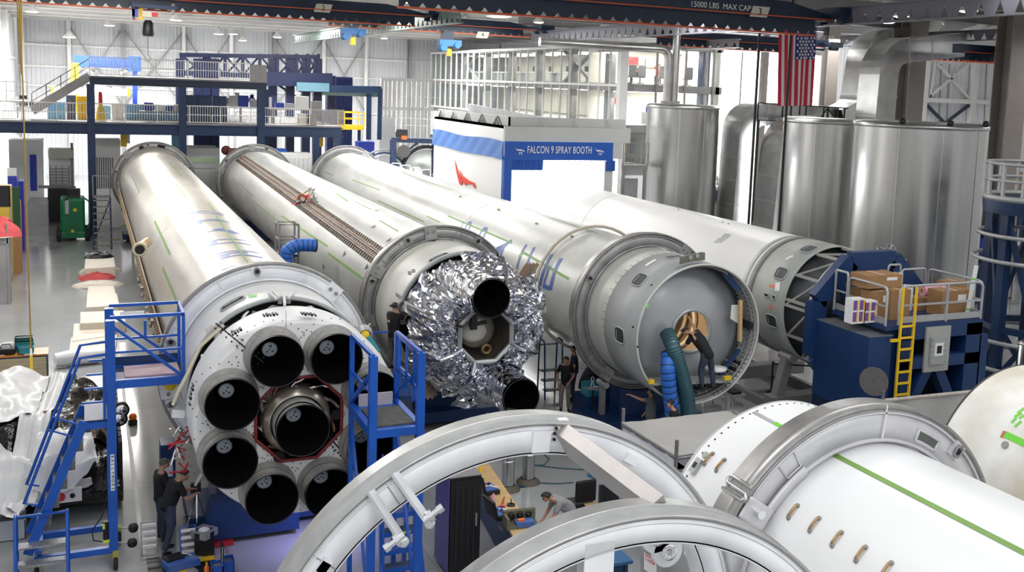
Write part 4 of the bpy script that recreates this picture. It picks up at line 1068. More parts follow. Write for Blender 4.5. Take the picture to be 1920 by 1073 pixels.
def dome(parent, cx, y, dy, r, mt, nm='end_dome'):
    prof = [(y+dy*math.sin(k*PI/20), max(r*math.cos(k*PI/20), .002)) for k in range(11)]
    return part(nm, MB().lathe(prof, (cx, 0, ZA), 'Y', 64), mt, parent)

def transport_ring(cx, Y, label, ro=2.25, ri=1.86, dep=.34, cz=ZA, webm=None, rimm=None, lugs=(0.15, 1.9, -1.2, -2.2, 2.9), pockets=(), joints=(.55, -1.5), group=None, windows=()):
    webm = webm or M_ALUD; rimm = rimm or M_RINGRIM
    c = (cx, Y, cz); t = thing('transport_ring', label, 'ring', (cx, Y, cz-ro), group)
    part('web_plate', MB().lathe([(0, ri), (0, ro-.03), (.03, ro-.03), (.03, ri)], c, 'Y', 96, closed=True), webm, t)
    part('rim_band', MB().lathe([(-.03, ro-.05), (-.03, ro), (dep*.45, ro), (dep*.5, ro-.025), (dep, ro-.025), (dep, ro-.05)], c, 'Y', 96, closed=True), rimm, t)
    part('inner_flange', MB().lathe([(-.04, ri-.005), (-.04, ri+.035), (dep*.6, ri+.035), (dep*.6, ri-.005)], c, 'Y', 96, closed=True), webm, t)
    part('stiffening_lip', MB().lathe([(-.035, ro-.11), (-.035, ro-.085), (.0, ro-.085), (.0, ro-.11)], c, 'Y', 96, closed=True), webm, t)
    for a in lugs:
        p = Vector((cx+(ro-.17)*math.sin(a), Y, cz+(ro-.17)*math.cos(a))); mx = Matrix.Rotation(a, 3, 'Y')
        lg = part('lifting_lug', MB().box(p+Vector((0, -.03, 0)), (.2, .05, .22), mx=mx), webm, t)
        part('eye_hole', MB().cyl(p+Vector((0, -.07, 0)), p+Vector((0, -.05, 0)), .05, 14), M_BLACK, lg)
        part('shackle', MB().tube([p+mx @ Vector((.06*math.cos(k*PI/4), -.08, .09*math.sin(k*PI/4))) for k in range(8)], .016, 6, closed=True), M_STEELG, lg)
    for a in joints:
        p = Vector((cx+(ro+ri)/2*math.sin(a), Y-.03, cz+(ro+ri)/2*math.cos(a))); mx = Matrix.Rotation(a, 3, 'Y')
        j = part('joint_plate', MB().box(p, (.34, .06, ro-ri-.04), mx=mx), webm, t)
        for s in (-.08, .08): part('joint_bolt', MB().cyl(p+mx @ Vector((s, -.07, .02)), p+mx @ Vector((s, -.02, .02)), .04, 10), M_STEELG, j)
    for (a, l) in pockets:       # raised edge of machined pocket
        n = 10; rr = (ro+ri)/2; w_ = (ro-ri)*.25
        pts = [Vector((cx+(rr+w_)*math.sin(a+l*(k/n-.5)), Y-.012, cz+(rr+w_)*math.cos(a+l*(k/n-.5)))) for k in range(n+1)]+[Vector((cx+(rr-w_)*math.sin(a-l*(k/n-.5)), Y-.012, cz+(rr-w_)*math.cos(a-l*(k/n-.5)))) for k in range(n+1)]
        part('machined_pocket', MB().tube(pts, .014, 6, closed=True), webm, t)
    for (a, l) in windows:
        n = 8; rr = (ro+ri)/2-.03; w_ = (ro-ri)*.2
        pts = [Vector((cx+(rr+w_)*math.sin(a+l*(k/n-.5)), Y-.008, cz+(rr+w_)*math.cos(a+l*(k/n-.5)))) for k in range(n+1)]+[Vector((cx+(rr-w_)*math.sin(a-l*(k/n-.5)), Y-.008, cz+(rr-w_)*math.cos(a-l*(k/n-.5)))) for k in range(n+1)]
        part('slot', MB().add(pts, [tuple(range(len(pts)))]), M_DARK, t); 
    return t
def cradle(cx, Y, label, w_=3.4, mt=None, h=1.12, l=1.6, r=2.25, sw=1.5):
    mt = mt or M_NAVYF
    t = thing('ring_cradle', label, 'cradle', (cx, Y, 0))
    n = 12; pts = []
    for k in range(n+1):
        x = lerp(-sw/2, sw/2, k/n); pts.append(Vector((cx+x, Y-.3, ZA-math.sqrt((r+.02)**2-x*x))))
    part('saddle', MB().prism([Vector((cx-sw/2, Y-.3, .4))]+pts+[Vector((cx+sw/2, Y-.3, .4))], (0, .6, 0)), mt, t)
    part('base_beam', MB().box((cx, Y, .3), (w_, l, .32)), mt, t, bevel=.02)
    for sx in (-1, 1):
        for sy in (-1, 1):
            p = Vector((cx+sx*w_*.42, Y+sy*l*.38, .1)); part('caster', MB().cyl(p+Vector((-.05, 0, 0)), p+Vector((.05, 0, 0)), .1, 14), M_RUBBER, t)
        a = math.asin(sx*1.15/(r+.1)); q = Vector((cx+sx*1.15, Y, ZA-math.sqrt((r+.1)**2-1.15**2)))
        part('roller', MB().cyl(q+Vector((0, -.25, 0)), q+Vector((0, .25, 0)), .09, 14), M_CLEAT, t); part('roller_post', MB().beam((cx+sx*1.15, Y, .4), q, .14), M_STEELG, t)
    return t

M_BRASSD = mat('rung_brown', (.22, .17, .13), .6, .2, .3, 4)
# ---------------------------------------------------------------- nozzle
def filled(name, outer, holes, Y, th, mt, parent, label=None):
    """flat plate in the XZ plane with real holes (filled 2D curve turned into a mesh)"""
    cu = bpy.data.curves.new(name, 'CURVE'); cu.dimensions = '2D'; cu.fill_mode = 'BOTH'; cu.extrude = th/2
    for pts in [outer]+holes:
        s = cu.splines.new('POLY'); s.points.add(len(pts)-1); s.use_cyclic_u = True
        for q, p in zip(s.points, pts): q.co = (p[0], p[1], 0, 1)
    tmp = bpy.data.objects.new('tmp_curve', cu); COL.objects.link(tmp)
    me = bpy.data.meshes.new_from_object(tmp.evaluated_get(bpy.context.evaluated_depsgraph_get()))
    bpy.data.objects.remove(tmp); M = MB()
    M.add([(v.co.x, Y+v.co.z*-1, v.co.y) for v in me.vertices], [tuple(p.vertices) for p in me.polygons])
    return part(name, M, mt, parent, label)
def circ(x, z, r, n=40, ph=0): return [(x+r*math.sin(2*PI*k/n+ph), z+r*math.cos(2*PI*k/n+ph)) for k in range(n)]
def nozzle(parent, c, r=.465, L=1.0, foil=False, plug=True, tilt=(0, 0), short=False):
    """c: centre of the exit plane; bell opens towards -Y"""
    c = Vector(c); N = 44
    prof = [(L*k/9, r*(1-.62*(k/9)**1.35)) for k in range(10)]
    m_out = M_FOIL if foil else M_BELL
    nz = part('engine_nozzle', MB().lathe(prof, c, 'Y', N), m_out, parent)
    part('bell_interior', MB().lathe([(t_+.002, q-.012) for t_, q in prof]+[(L, .02)], c, 'Y', N), M_NOZZ, nz, 'black nozzle interior')
    part('exit_lip', MB().lathe([(0, r-.014), (-.01, r), (.02, r+.006), (.03, r-.014)], c, 'Y', N, closed=True), M_BLACK if not foil else M_BLACK, nz)
    if plug:
        pc = c+Vector((0, L*.93, 0))
        d = part('throat_plug', MB().lathe([(0, .135), (-.02, .14), (-.03, .12), (-.03, .01)], pc, 'Y', 28), M_DISC, nz, 'pale metal throat plug')
        M = MB()
        for k, a in enumerate((.4, 2.2, 4.0)): M.sphere(pc+Vector((.06*math.sin(a), -.035, .06*math.cos(a))), .016, 6, 5)
        M.sphere(pc+Vector((0, -.035, 0)), .014, 6, 5)
        part('plug_bolts', M, M_BLACK, nz, kind='stuff')
    if short:
        part('mount_boot', MB().lathe([(.12, r*.985), (.17, r*.975), (.26, r*.94), (.30, r*.99), (.42, r*.95), (.46, r*1.04), (.54, r*1.12)], c, 'Y', N), M_BOOT, nz, 'quilted grey boot')
        part('clamp_band', MB().lathe([(.30, r*.93), (.30, r*1.0), (.35, r*1.01), (.35, r*.93)], c, 'Y', N, closed=True), M_STEELG, nz)
        M = MB()
        for k in range(24): a = 2*PI*k/24; M.sphere(c+Vector((r*1.36*math.sin(a), .53, r*1.36*math.cos(a))), .012, 5, 4)
        part('boot_rivets', M, M_BLACK, nz, kind='stuff')
    elif not foil:
        part('mount_boot', MB().lathe([(L*.30, r*.93), (L*.34, r*.99), (L*.6, r*.94), (L*.66, r*1.02), (L*.9, r*1.0), (L*.96, r*1.1), (L*1.4, r*1.15)], c, 'Y', N), M_BOOT, nz, 'quilted grey boot')
        M = MB()
        part('clamp_band', MB().lathe([(L*.58, r*1.02), (L*.58, r*1.1), (L*.65, r*1.12), (L*.65, r*1.02)], c, 'Y', N, closed=True), M_STEELG, nz)
        M = MB()
        for k in range(24): a = 2*PI*k/24; M.sphere(c+Vector((r*1.28*math.sin(a), L*1.4, r*1.28*math.cos(a))), .012, 5, 4)
        part('boot_rivets', M, M_BLACK, nz, kind='stuff')
    return nz
M_BELL = mat('bell_outer', (.62, .60, .57), .4, .3, .15, 4)
M_BOOT = mat('quilted_boot', (.34, .33, .31), .8, 0, .25, 6, bump=.3, bscale=30)

# ---------------------------------------------------------------- STAGE 1 (left, nine nozzles)
def stage1():
    cx = 3.5
    t = thing('rocket_stage', 'leftmost rocket stage with nine black engine nozzles and white engine plate', 'rocket', (cx, 43, ZA-R0))
    body(t, cx, 22.7, 63.9, M_ROCKWARM, seams=(34.5, 47.5, 56))
    dome(t, cx, 63.9, .8, R0, M_ROCKET)
    body(t, cx, 20.75, 22.8, M_WHITE2, nm='engine_skirt', r=R0+.01)
    # ragged front edge of the skirt and dark cavity behind it
    part('skirt_rim', MB().lathe([(20.7, R0-.05), (20.7, R0+.02), (20.82, R0+.02), (20.82, R0-.05)], (cx, 0, ZA), 'Y', 96, closed=True), M_PRIMER, t)
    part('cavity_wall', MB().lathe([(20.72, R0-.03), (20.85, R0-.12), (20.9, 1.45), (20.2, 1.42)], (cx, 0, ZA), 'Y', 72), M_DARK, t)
    for k, (a, l) in enumerate(((-.9, .5), (-.35, .35), (.25, .3), (.75, .4), (-1.5, .4), (1.4, .4))):
        M = MB(); n = 8
        M.tube([Vector((cx+(1.66+.06*math.sin(3*k+j))*math.sin(a+l*j/n), 20.75-.25*math.sin(PI*j/n), ZA+(1.66+.06*math.sin(3*k+j))*math.cos(a+l*j/n))) for j in range(n+1)], .04, 8)
        part('plumbing_line', M, M_STEELG if k % 2 else M_CHROME, t)
    # engine plate
    c = Vector((cx-.03, 0, ZA-.02)); yf = 18.74; ro = 1.86
    prof = [(20.4, ro-.2), (20.2, ro-.06), (19.9, ro), (19.1, ro), (18.88, ro-.01), (18.79, ro-.035), (yf, ro-.08)]
    part('engine_plate', MB().lathe(prof, c, 'Y', 96), M_WHITE2, t, 'white engine plate')
    ncs = [(3.47+1.36*math.cos(math.radians(22.5+45*k-2)), ZA-.05+1.36*math.sin(math.radians(22.5+45*k-2))) for k in range(8)]
    octp = [(c.x+.84*math.sin(k*PI/4+PI/8), c.z+.84*math.cos(k*PI/4+PI/8)) for k in range(8)]
    filled('engine_plate_face', circ(c.x, c.z, ro-.075, 96), [circ(x, z, .365) for x, z in ncs]+[octp], yf+.01, .02, M_WHITE2, t)
    oc = [Vector((x, yf+.0, z)) for x, z in octp]
    part('opening_edge', MB().tube(oc, .035, 8, closed=True, smooth=False), mat('red_seal', (.25, .03, .03), .6), t, 'dark red seal round the centre opening')
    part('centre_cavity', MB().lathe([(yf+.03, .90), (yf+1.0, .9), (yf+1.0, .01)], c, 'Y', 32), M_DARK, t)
    for k in range(8):
        a = k*PI/4; n = 7; M = MB()
        pts = []
        for j in range(13):       # scalloped inner plates
            q = a-.36+.72*j/12; rr = .90-.05*abs(math.sin(j*PI/3*1.5)); pts.append(Vector((c.x+rr*math.sin(q), yf-.015, c.z+rr*math.cos(q))))
        for j in range(12, -1, -1):
            q = a-.36+.72*j/12; pts.append(Vector((c.x+.99*math.sin(q), yf-.015, c.z+1.2*math.cos(q))))
        if False: part('scalloped_plate', MB().prism(pts, (0, .02, 0)), M_WHITE2, t)
    for k in range(10):
        a = k*.628+.2; M = MB().tube([c+Vector((.75*math.sin(a+j*.12), yf+.1-.06*math.sin(j), .75*math.cos(a+j*.12)))*1 if False else Vector((c.x+(.5+.05*j)*math.sin(a+j*.12), yf+.12+.05*math.sin(j*2+k), c.z+(.5+.05*j)*math.cos(a+j*.12))) for j in range(6)], .03, 8)
        part('plumbing_line', M, [M_CHROME, M_STEELG, M_COPPERT][k % 3], t)
    # turbine exhaust ball by the centre
    e = W(500, 739, Y=18.95); b = part('exhaust_screen', MB().sphere(e, .13, 16, 12, (1, .7, 1)), M_GRATE, t); part('screen_ring', MB().lathe([(-.02, .15), (-.03, .13), (.08, .13), (.08, .16)], e, 'Y', 24, closed=True), M_CHROME, b)
    # centre engine mount ring
    # radial seams with bolts
    def seam(p, q):
        P, Q = W(*p, Y=yf-.012), W(*q, Y=yf-.012); M = MB().beam(P, Q, .022, .012, up=(0, 1, 0)); s = part('panel_seam', M, M_BLACK, t)
        M = MB(); n = 9; d = (Q-P).normalized(); o = Vector((d.z, 0, -d.x))
        for k in range(n):
            for g in (-.07, .07, 0): M.box(lerp(P, Q, (k+.5)/n)+o*g, (.028, .02, .028))
        part('seam_bolts', M, M_BLACK, s, kind='stuff')
    seam((404, 606), (494, 680)); seam((605, 806), (646, 852))
    P, Q = W(536, 583, Y=yf-.01), W(537, 640, Y=yf-.01); part('panel_line', MB().beam(P, Q, .008, .01, up=(0, 1, 0)), M_STEELG, t)
    for p, s in (((523, 857), .105), ((467, 823), .09), ((631, 778), .10)):
        q = W(*p, Y=yf-.012); h = part('round_port', MB().cyl(q+Vector((0, -.004, 0)), q+Vector((0, .01, 0)), s, 24), M_DARK, t)
        part('port_rivets', (lambda M: [M.sphere(q+Vector((s*1.35*math.sin(k*PI/5), 0, s*1.35*math.cos(k*PI/5))), .012, 5, 4) for k in range(10)] and M)(MB()), M_BLACK, h, kind='stuff')
    for cluster in (((495, 592), (501, 591), (507, 591), (513, 590), (519, 589)), ((566, 588), (572, 589), (578, 589), (584, 590), (591, 591)), ((436, 627), (441, 624), (446, 621), (451, 618)), ((362, 722), (361, 730), (358, 738), (357, 746), (356, 758)), ((684, 650), (689, 658), (692, 665))):
        M = MB()
        for k, (x, y) in enumerate(cluster): q = W(x, y, Y=18.8); M.cyl(q+Vector((0, -.06, 0)), q+Vector((0, .1, 0)), .025 if k % 2 else .018, 10)
        part('sensor_ports', M, M_BLACK, t, kind='stuff')
    rnd = random.Random(3); M = MB()
    for k in range(150):
        a = rnd.uniform(0, 2*PI); rr = rnd.choice([.93, .95, 1.5, 1.62])+rnd.uniform(-.02, .02); M.sphere((c.x+rr*math.sin(a), yf-.006, c.z+rr*math.cos(a)), .011, 5, 4)
    part('plate_rivets', M, M_BLACK, t, kind='stuff')
    # nozzles: eight round one in the middle
    ye = 18.2
    for k in range(8):
        a = math.radians(22.5+45*k-2)
        nozzle(t, (3.47+1.36*math.cos(a), ye, ZA-.05+1.36*math.sin(a)), short=True)
    nz = nozzle(t, (3.43, ye-.05, ZA-.06), r=.475, L=1.05)
    part('gimbal_shroud', MB().lathe([(.45, .5), (.5, .6), (.8, .66), (.95, .62), (1.2, .45)], (3.43, ye, ZA-.06), 'Y', 40), mat('champagne_metal', (.55, .50, .42), .3, .8, .15, 4), nz, 'champagne coloured shroud')
    # openings and fittings on the skirt
    window(cx, R0+.01, 436, 569, .16, .26, t, rot=0)
    for (x, y) in ((525, 567), (541, 566)): quadpatch(cx, R0+.02, [(x-4, y-4), (x+4, y-4), (x+4, y+4), (x-4, y+4)], M_BLACK, t, 'vent_slot')
    for p in (((505, 553), (518, 563)), ((550, 551), (541, 562)), ((512, 549), (522, 560)), ((532, 552), (534, 574))):
        q = [on_cyl(cx, R0+.05, *cyl_hit(*s, cx, ZA, R0+.02)) for s in p]; part('fitting', MB().beam(q[0], q[1], .05), M_WHITE2, t)
    quadpatch(cx, R0+.01, [(465, 554), (482, 552), (482, 557), (466, 559)], M_TAPE2, t, 'green_patch')
    quadpatch(cx, R0+.01, [(384, 618), (398, 608), (400, 616), (388, 627)], M_TAN, t, 'repair_patch')
    # green tape and letter fragments on the tank
    for p1, p2, w_ in (((305, 503), (331, 565), .07), ((290, 415), (319, 478), .07), ((247, 330), (262, 362), .05), ((317, 305), (341, 331), .05), ((329, 346), (350, 370), .05), ((390, 380), (403, 396), .04), ((405, 405), (468, 497), .05), ((291, 298), (296, 303), .05)):
        tape(cx, p1, p2, w_, t)
    L = lambda pts, w_, **k: ribbon(cx, R0, [(200+x/3.974, 250+y/3.974) for x, y in pts], w_*2.6, M_LETTER, t, **k)
    L([(605, 600), (700, 583), (800, 586), (875, 607)], .035); L([(610, 605), (700, 595), (790, 596), (868, 615)], .03); L([(605, 601), (650, 592)], .16)
    quadpatch(cx, R0, [(200+x/3.974, 250+y/3.974) for x, y in ((640, 660), (705, 645), (712, 672), (655, 690))], M_LETTER, t, 'lettering_block')
    L([(705, 652), (800, 643), (925, 668)], .05); L([(705, 662), (800, 652), (900, 662)], .03)
    L([(720, 747), (800, 728), (870, 724)], .03); L([(815, 712), (900, 728), (975, 752)], .10)
    quadpatch(cx, R0, [(200+x/3.974, 250+y/3.974) for x, y in ((748, 812), (815, 795), (832, 825), (765, 845))], M_LETTER, t, 'lettering_block')
    L([(815, 797), (900, 789), (1045, 804)], .04); L([(832, 824), (940, 815), (1080, 834)], .045)
    quadpatch(cx, R0, [(200+x/3.974, 250+y/3.974) for x, y in ((833, 910), (908, 893), (925, 922), (850, 942))], M_LETTER, t, 'lettering_block')
    L([(825, 902), (900, 883), (1000, 876), (1137, 895)], .045); L([(910, 896), (980, 890), (1048, 892)], .05); L([(925, 916), (1030, 908), (1168, 930)], .05)
    L([(858, 1016), (920, 1000), (1012, 985)], .06)
    # raceway and plumbing along the left flank
    a = -1.62
    rw = part('raceway', MB().lathe([(23.2, R0), (23.2, R0+.10), (63, R0+.10), (63, R0)], (cx, 0, ZA), 'Y', 3, a0=a-.05, a1=a+.05), M_WHITE2, t, 'thin white raceway edge strip')
    M = MB(); n = 150
    for k in range(n): y = 23.4+39*k/n; M.beam(on_cyl(cx, R0+.02, y, a-.22), on_cyl(cx, R0+.16, y, a-.06), .05, .1)
    part('cable_clips', M, M_BRASS, t, kind='stuff')
    for k, (da, rr) in enumerate(((-.10, .10), (-.16, .12), (-.21, .08), (-.28, .09))):
        part('feed_line', MB().tube([on_cyl(cx, R0+rr, 23+40*j/12, a+da) for j in range(13)], .035, 8), M_BRASSD if k % 2 else M_STEELG, t)
    p = W(262, 468, Y=30.5); p = Vector((p.x, 30.5, p.z))
    v = part('fill_port', MB().tube([p+Vector((.25, .8, .1)), p+Vector((.1, .4, .05)), p+Vector((0, .12, 0)), p], [.12, .13, .14, .17], 16), M_BRASS, t, 'bronze pipe stub')
    part('port_mouth', MB().cyl(p+Vector((0, -.03, 0)), p+Vector((0, -.04, 0)), .12, 16), M_DARK, v); part('port_rim', MB().lathe([(-.03, .13), (-.03, .2), (.03, .2), (.03, .13)], p, 'Y', 20, closed=True), M_TANP, v)
    M = MB(); rnd = random.Random(5)
    for k in range(22):
        y = rnd.uniform(28, 36); q = on_cyl(cx, R0+.15+rnd.uniform(0, .12), y, a-.12+rnd.uniform(-.15, .1)); M.box(q, (rnd.uniform(.03, .09), rnd.uniform(.1, .3), rnd.uniform(.03, .09)))
    part('valve_cluster', M, M_BRASSD, t, kind='stuff')
    # small things at the lower left of the skirt: hose fittings, red tangle, white bar, yellow valve
    q = W(167+150, 720, Y=21.2); 
    part('yellow_valve', MB().box(W(313, 708, Y=22), (.22, .2, .3)).sphere(W(320, 722, Y=22), .12, 10, 8), M_YEL, t, 'yellow valve')
    part('white_bar', MB().beam(W(322, 776, Y=20.2), W(346, 777, Y=20.2), .12), M_WHITE2, t, 'white bar'); part('hose', MB().tube([W(324, 760, Y=20.1), W(334, 735, Y=20.1), W(352, 700, Y=20.2), W(375, 650, Y=20.4), W(420, 610, Y=20.5)], .035, 8), M_TANP, t, 'cream hose')
    rnd = random.Random(9)
    for k in range(16):
        s = W(rnd.uniform(330, 362), rnd.uniform(800, 872), Y=20.6); part('red_tag' if k % 2 else 'tube_fitting', MB().tube([s, s+Vector((rnd.uniform(-.15, .15), rnd.uniform(-.1, .1), rnd.uniform(-.2, .2))), s+Vector((rnd.uniform(-.2, .2), rnd.uniform(-.1, .1), rnd.uniform(-.25, .0)))], .022, 6), M_REDD if k % 2 else M_CHROME, t)
    return t
M_WHITE2 = mat('engine_white', (.78, .78, .78), .38, 0, .07, 1.2)
M_REDD = mat('dark_red', (.5, .02, .03), .5)
M_TANP = mat('cream_hose', (.62, .56, .42), .5)
stage1()
transport_ring(3.5, 22.5, 'white front ring round the nine engine stage', webm=M_ALUW, rimm=M_RINGRIM, pockets=((.15, .5), (-.8, .6), (-1.5, .5)), joints=(.72, -1.75), lugs=(-.12, -1.25, -1.9, 1.9, 2.8))
transport_ring(3.5, 63.4, 'dull grey far ring of the leftmost stage beneath the mezzanine', lugs=(-.15, 1.2, -1.3), windows=((-.33, .12), (.2, .2)), joints=(-.75,))
cradle(3.5, 22.6, 'blue cradle under the nine engine stage'); cradle(3.5, 63.5, 'navy cradle under the far end of the leftmost stage', mt=M_NAVY)

# ---------------------------------------------------------------- STAGE 2 (foil wrapped engine bay)
def stage2():
    cx = 8.95
    t = thing('rocket_stage', 'second rocket stage with silver foil wrapped engine bay and copper raceway', 'rocket', (cx, 45, ZA-R0))
    body(t, cx, 27.4, 62.6, M_ROCKET, seams=(36.5, 48))
    dome(t, cx, 62.6, .8, R0, M_ROCKET)
    body(t, cx, 25.35, 27.5, M_WHITE3, nm='engine_skirt', r=R0+.012)
    part('skirt_rim', MB().lathe([(25.25, R0-.06), (25.25, R0+.03), (25.4, R0+.03), (25.4, R0-.06)], (cx, 0, ZA), 'Y', 96, closed=True), M_PRIMER, t)
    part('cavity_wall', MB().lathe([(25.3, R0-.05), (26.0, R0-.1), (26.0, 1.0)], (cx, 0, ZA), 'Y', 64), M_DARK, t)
    # foil: crumpled octagonal blanket
    rnd = random.Random(11); c = Vector((cx, 0, ZA))
    def foilpt(u, v, ph=0):
        a = 2*PI*u; k8 = (a-PI/8) % (PI/4)-PI/8
        rr = lerp(.72, 1.78/math.cos(k8)*1.0, v)
        base = 23.75+.9*(abs(v-.0))**2.2*1.0-.25*math.sin(PI*min(v*1.15, 1))
        q = lambda f, z: mnoise.noise(Vector((math.cos(a)*rr*f, z+ph, math.sin(a)*rr*f)))
        h = q(1.6, 0)*.30-abs(q(2.6, 7))*.55-abs(q(5.5, 3))*.22+q(14, 5)*.015+.14
        rdg = -.13*math.exp(-(k8/.05)**2)
        return Vector((c.x+rr*math.sin(a), base+h+rdg*(.4+.6*v), c.z+rr*math.cos(a)))
    for s in range(8):
        M = MB().grid(lambda u, v: foilpt((s+u)/8+1/16, v), 26, 34, smooth=False)
        part('foil_panel', M, M_FOIL, t, 'crumpled silver foil panel')
        a = (s+.5)*PI/4+0*PI/8
        M = MB()
    for s in range(8):
        a = s*PI/4+PI/8; P = [foilpt((a/(2*PI)) % 1, v)+Vector((0, -.06, 0)) for v in (0, .25, .5, .75, 1)]
        part('foil_rib', MB().tube(P, .05, 6, smooth=False), M_FOIL, t)
    # spilled foil flaps round the edge
    for s, (a, rl) in enumerate(((1.15, 2.1), (1.75, 2.0), (2.6, 2.0), (-1.0, 1.95), (.1, 1.95), (3.1, 2.15))):
        M = MB().grid(lambda u, v: Vector((c.x+lerp(1.5, rl, v)*math.sin(a+(u-.5)*.6), 24.2+.5*v+.22*mnoise.noise(Vector((u*4+s, v*4, 1))), c.z+lerp(1.5, rl, v)*math.cos(a+(u-.5)*.6)+.08*mnoise.noise(Vector((u*5, v*5, s))))), 10, 8, smooth=False)
        part('foil_flap', M, M_FOIL, t)
    # octagonal centre opening: frame, champagne dome, gaps
    oc = [Vector((c.x+.74*math.sin(k*PI/4+PI/8), 23.72, c.z+.74*math.cos(k*PI/4+PI/8))) for k in range(8)]
    part('opening_frame', MB().tube(oc, .07, 6, closed=True, smooth=False), M_CLEAT, t)
    part('centre_cavity', MB().lathe([(23.9, .78), (24.8, .74), (24.9, .01)], c, 'Y', 24), mat('dull_bronze', (.16, .14, .12), .5, .5, .3, 4), t)
    part('dome_cover', MB().sphere((c.x+.05, 24.6, c.z-.05), .5, 20, 14, (1, .6, 1)), mat('champagne', (.62, .58, .50), .3, .6, .1, 3), t, 'champagne coloured dome')
    q = W(912, 655, Y=24.2); f = part('port_fitting', MB().lathe([(0, .05), (-.05, .12), (0, .15), (.06, .13)], q, 'Y', 20, closed=True), M_BRASS, t)
    part('white_mass', MB().sphere(W(888, 622, Y=24.3), .28, 12, 10, (1.3, .5, 1)), mat('insulation_white', (.75, .74, .68), .8), t); part('black_bracket', MB().beam(W(880, 610, Y=23.9), W(912, 604, Y=23.9), .08).box(W(888, 605, Y=23.9), (.16, .1, .35)), M_BLACK, t)
    # two nozzles in foil boots
    for a_ in (110, -75):
        a = math.radians(a_); e = Vector((cx-.03+1.33*math.cos(a), 22.55, ZA-.03+1.33*math.sin(a)))
        if a_ < 0: e = Vector(W(978, 747, Y=22.4))
        else: e = Vector(W(922, 560, Y=22.4))
        nz = nozzle(t, e, r=.465, L=1.0, foil=True, plug=False)
        M = MB(); N = 30
        def boot(u, v): an = 2*PI*u; rr = .485+.11*v**1.5-.10*v*abs(mnoise.noise(Vector((math.cos(an)*3, v*5, math.sin(an)*3+a_))))+.05*mnoise.noise(Vector((math.cos(an)*7, v*11, math.sin(an)*7+a_)))*(.2+v); return e+Vector((rr*math.sin(an)-.10*v, 0.08+1.6*v, rr*math.cos(an)+.0*v))
        part('foil_boot', MB().grid(boot, 44, 26, smooth=False), M_FOIL, nz)
    # dark green cover with a label at the left of the bay
    cv = part('side_blanket', MB().grid(lambda u, v: Vector(W(lerp(lerp(762, 800, v), lerp(815, 828, v), u), lerp(635, 548, v)+0, Y=24.6-.25*math.sin(PI*u))), 8, 10), mat('dark_green_cover', (.02, .03, .03), .2, 0, .3, 3), t, 'dark glossy cover')
    P = [W(*q, Y=24.3) for q in ((786, 574), (796, 578), (789, 598), (779, 594))]; part('paper_label', MB().prism(P, (0, .01, 0)), M_CLEAT, cv)
    # openings, brackets
    window(cx, R0+.01, 823, 483, .17, .28, t)
    for (x, y) in ((768, 512), (780, 518), (775, 508)): quadpatch(cx, R0+.02, [(x-3, y-3), (x+3, y-3), (x+3, y+3), (x-3, y+3)], M_BLACK, t, 'vent_slot')
    wh = part('round_hatch', MB().box(W(752, 578, Y=25.6), (.16, .5, .75)), M_CLEAT, t); q = W(757, 575, Y=25.2); part('hatch_ring', MB().lathe([(-.03, .10), (-.03, .17), (.03, .17), (.03, .10)], q, 'Y', 20, closed=True), M_STEELG, wh)
    for (x, y, s) in ((803, 530, 1), (985, 512, 1), (802, 735, .8)):
        q = W(x, y, Y=25.2); M = MB()
        for k in range(4): M.beam(q+Vector((-.3+.12*k, -.1, -.15)), q+Vector((.05+.1*k, 0, .25)), .03, .12)
        br = part('hold_down_bracket', M, M_TANK2, t, 'bronze lug bracket'); part('bracket_plate', MB().box(q+Vector((.1, -.02, 0)), (.35*s, .06, .22)), M_TANK2, br)
    # tape, triangles
    for p1, p2, w_ in (((615, 475), (690, 530), .07), ((528, 405), (614, 462), .06), ((630, 362), (652, 378), .10), ((665, 378), (696, 393), .05), ((711, 413), (747, 434), .04), ((473, 375), (520, 415), .03), ((437, 335), (478, 370), .03), ((440, 288), (478, 300), .02)): tape(cx, p1, p2, w_, t)
    for (x, y) in ((645, 476), (687, 500), (606, 500), (700, 425), (706, 395), (780, 415), (729, 450), (812, 452), (845, 450)):
        h = cyl_hit(x, y, cx, ZA, R0+.01); w_ = .13
        M = MB(); P = [on_cyl(cx, R0+.02, h[0]-w_, h[1]), on_cyl(cx, R0+.02, h[0]+w_*.3, h[1]-.06), on_cyl(cx, R0+.02, h[0]+w_*.3, h[1]+.06)]
        part('triangle_mark', M.add(P, [(0, 1, 2)]), M_BLACK, t, 'black triangular opening')
    quadpatch(cx, R0+.012, [(712, 505), (742, 470), (748, 474), (722, 510)], M_WHITE, t, 'white_tape')
    # raceway: twin copper lines with rungs
    h0 = cyl_hit(432, 283, cx, ZA, R0); h1 = cyl_hit(728, 492, cx, ZA, R0)
    aa = lambda y: lerp(h1[1], h0[1], (y-h1[0])/(h0[0]-h1[0]))
    y0, y1 = max(h1[0], 26.6), min(h0[0], 61.5)
    rw = part('raceway_base', MB().grid(lambda u, v: on_cyl(cx, R0+.01, lerp(y0, y1, u), aa(lerp(y0, y1, u))+lerp(-.07, .07, v)), 40, 3), mat('raceway_base', (.40, .35, .31), .6, .1, .5, 6), t)
    for k, d in enumerate((-.075, -.045, .02, .05)): part('feed_line', MB().tube([on_cyl(cx, R0+.07, lerp(y0, y1, j/20), aa(lerp(y0, y1, j/20))+d) for j in range(21)], .028, 8), M_COPPERT if k % 2 else M_STEELG, t)
    M = MB(); n = 130
    for k in range(n): y = lerp(y0, y1, k/n); M.beam(on_cyl(cx, R0+.03, y, aa(y)-.17), on_cyl(cx, R0+.03, y, aa(y)+.14), .05, .04)
    part('cable_rungs', M, M_BRASSD, t, kind='stuff')
    rnd = random.Random(2)
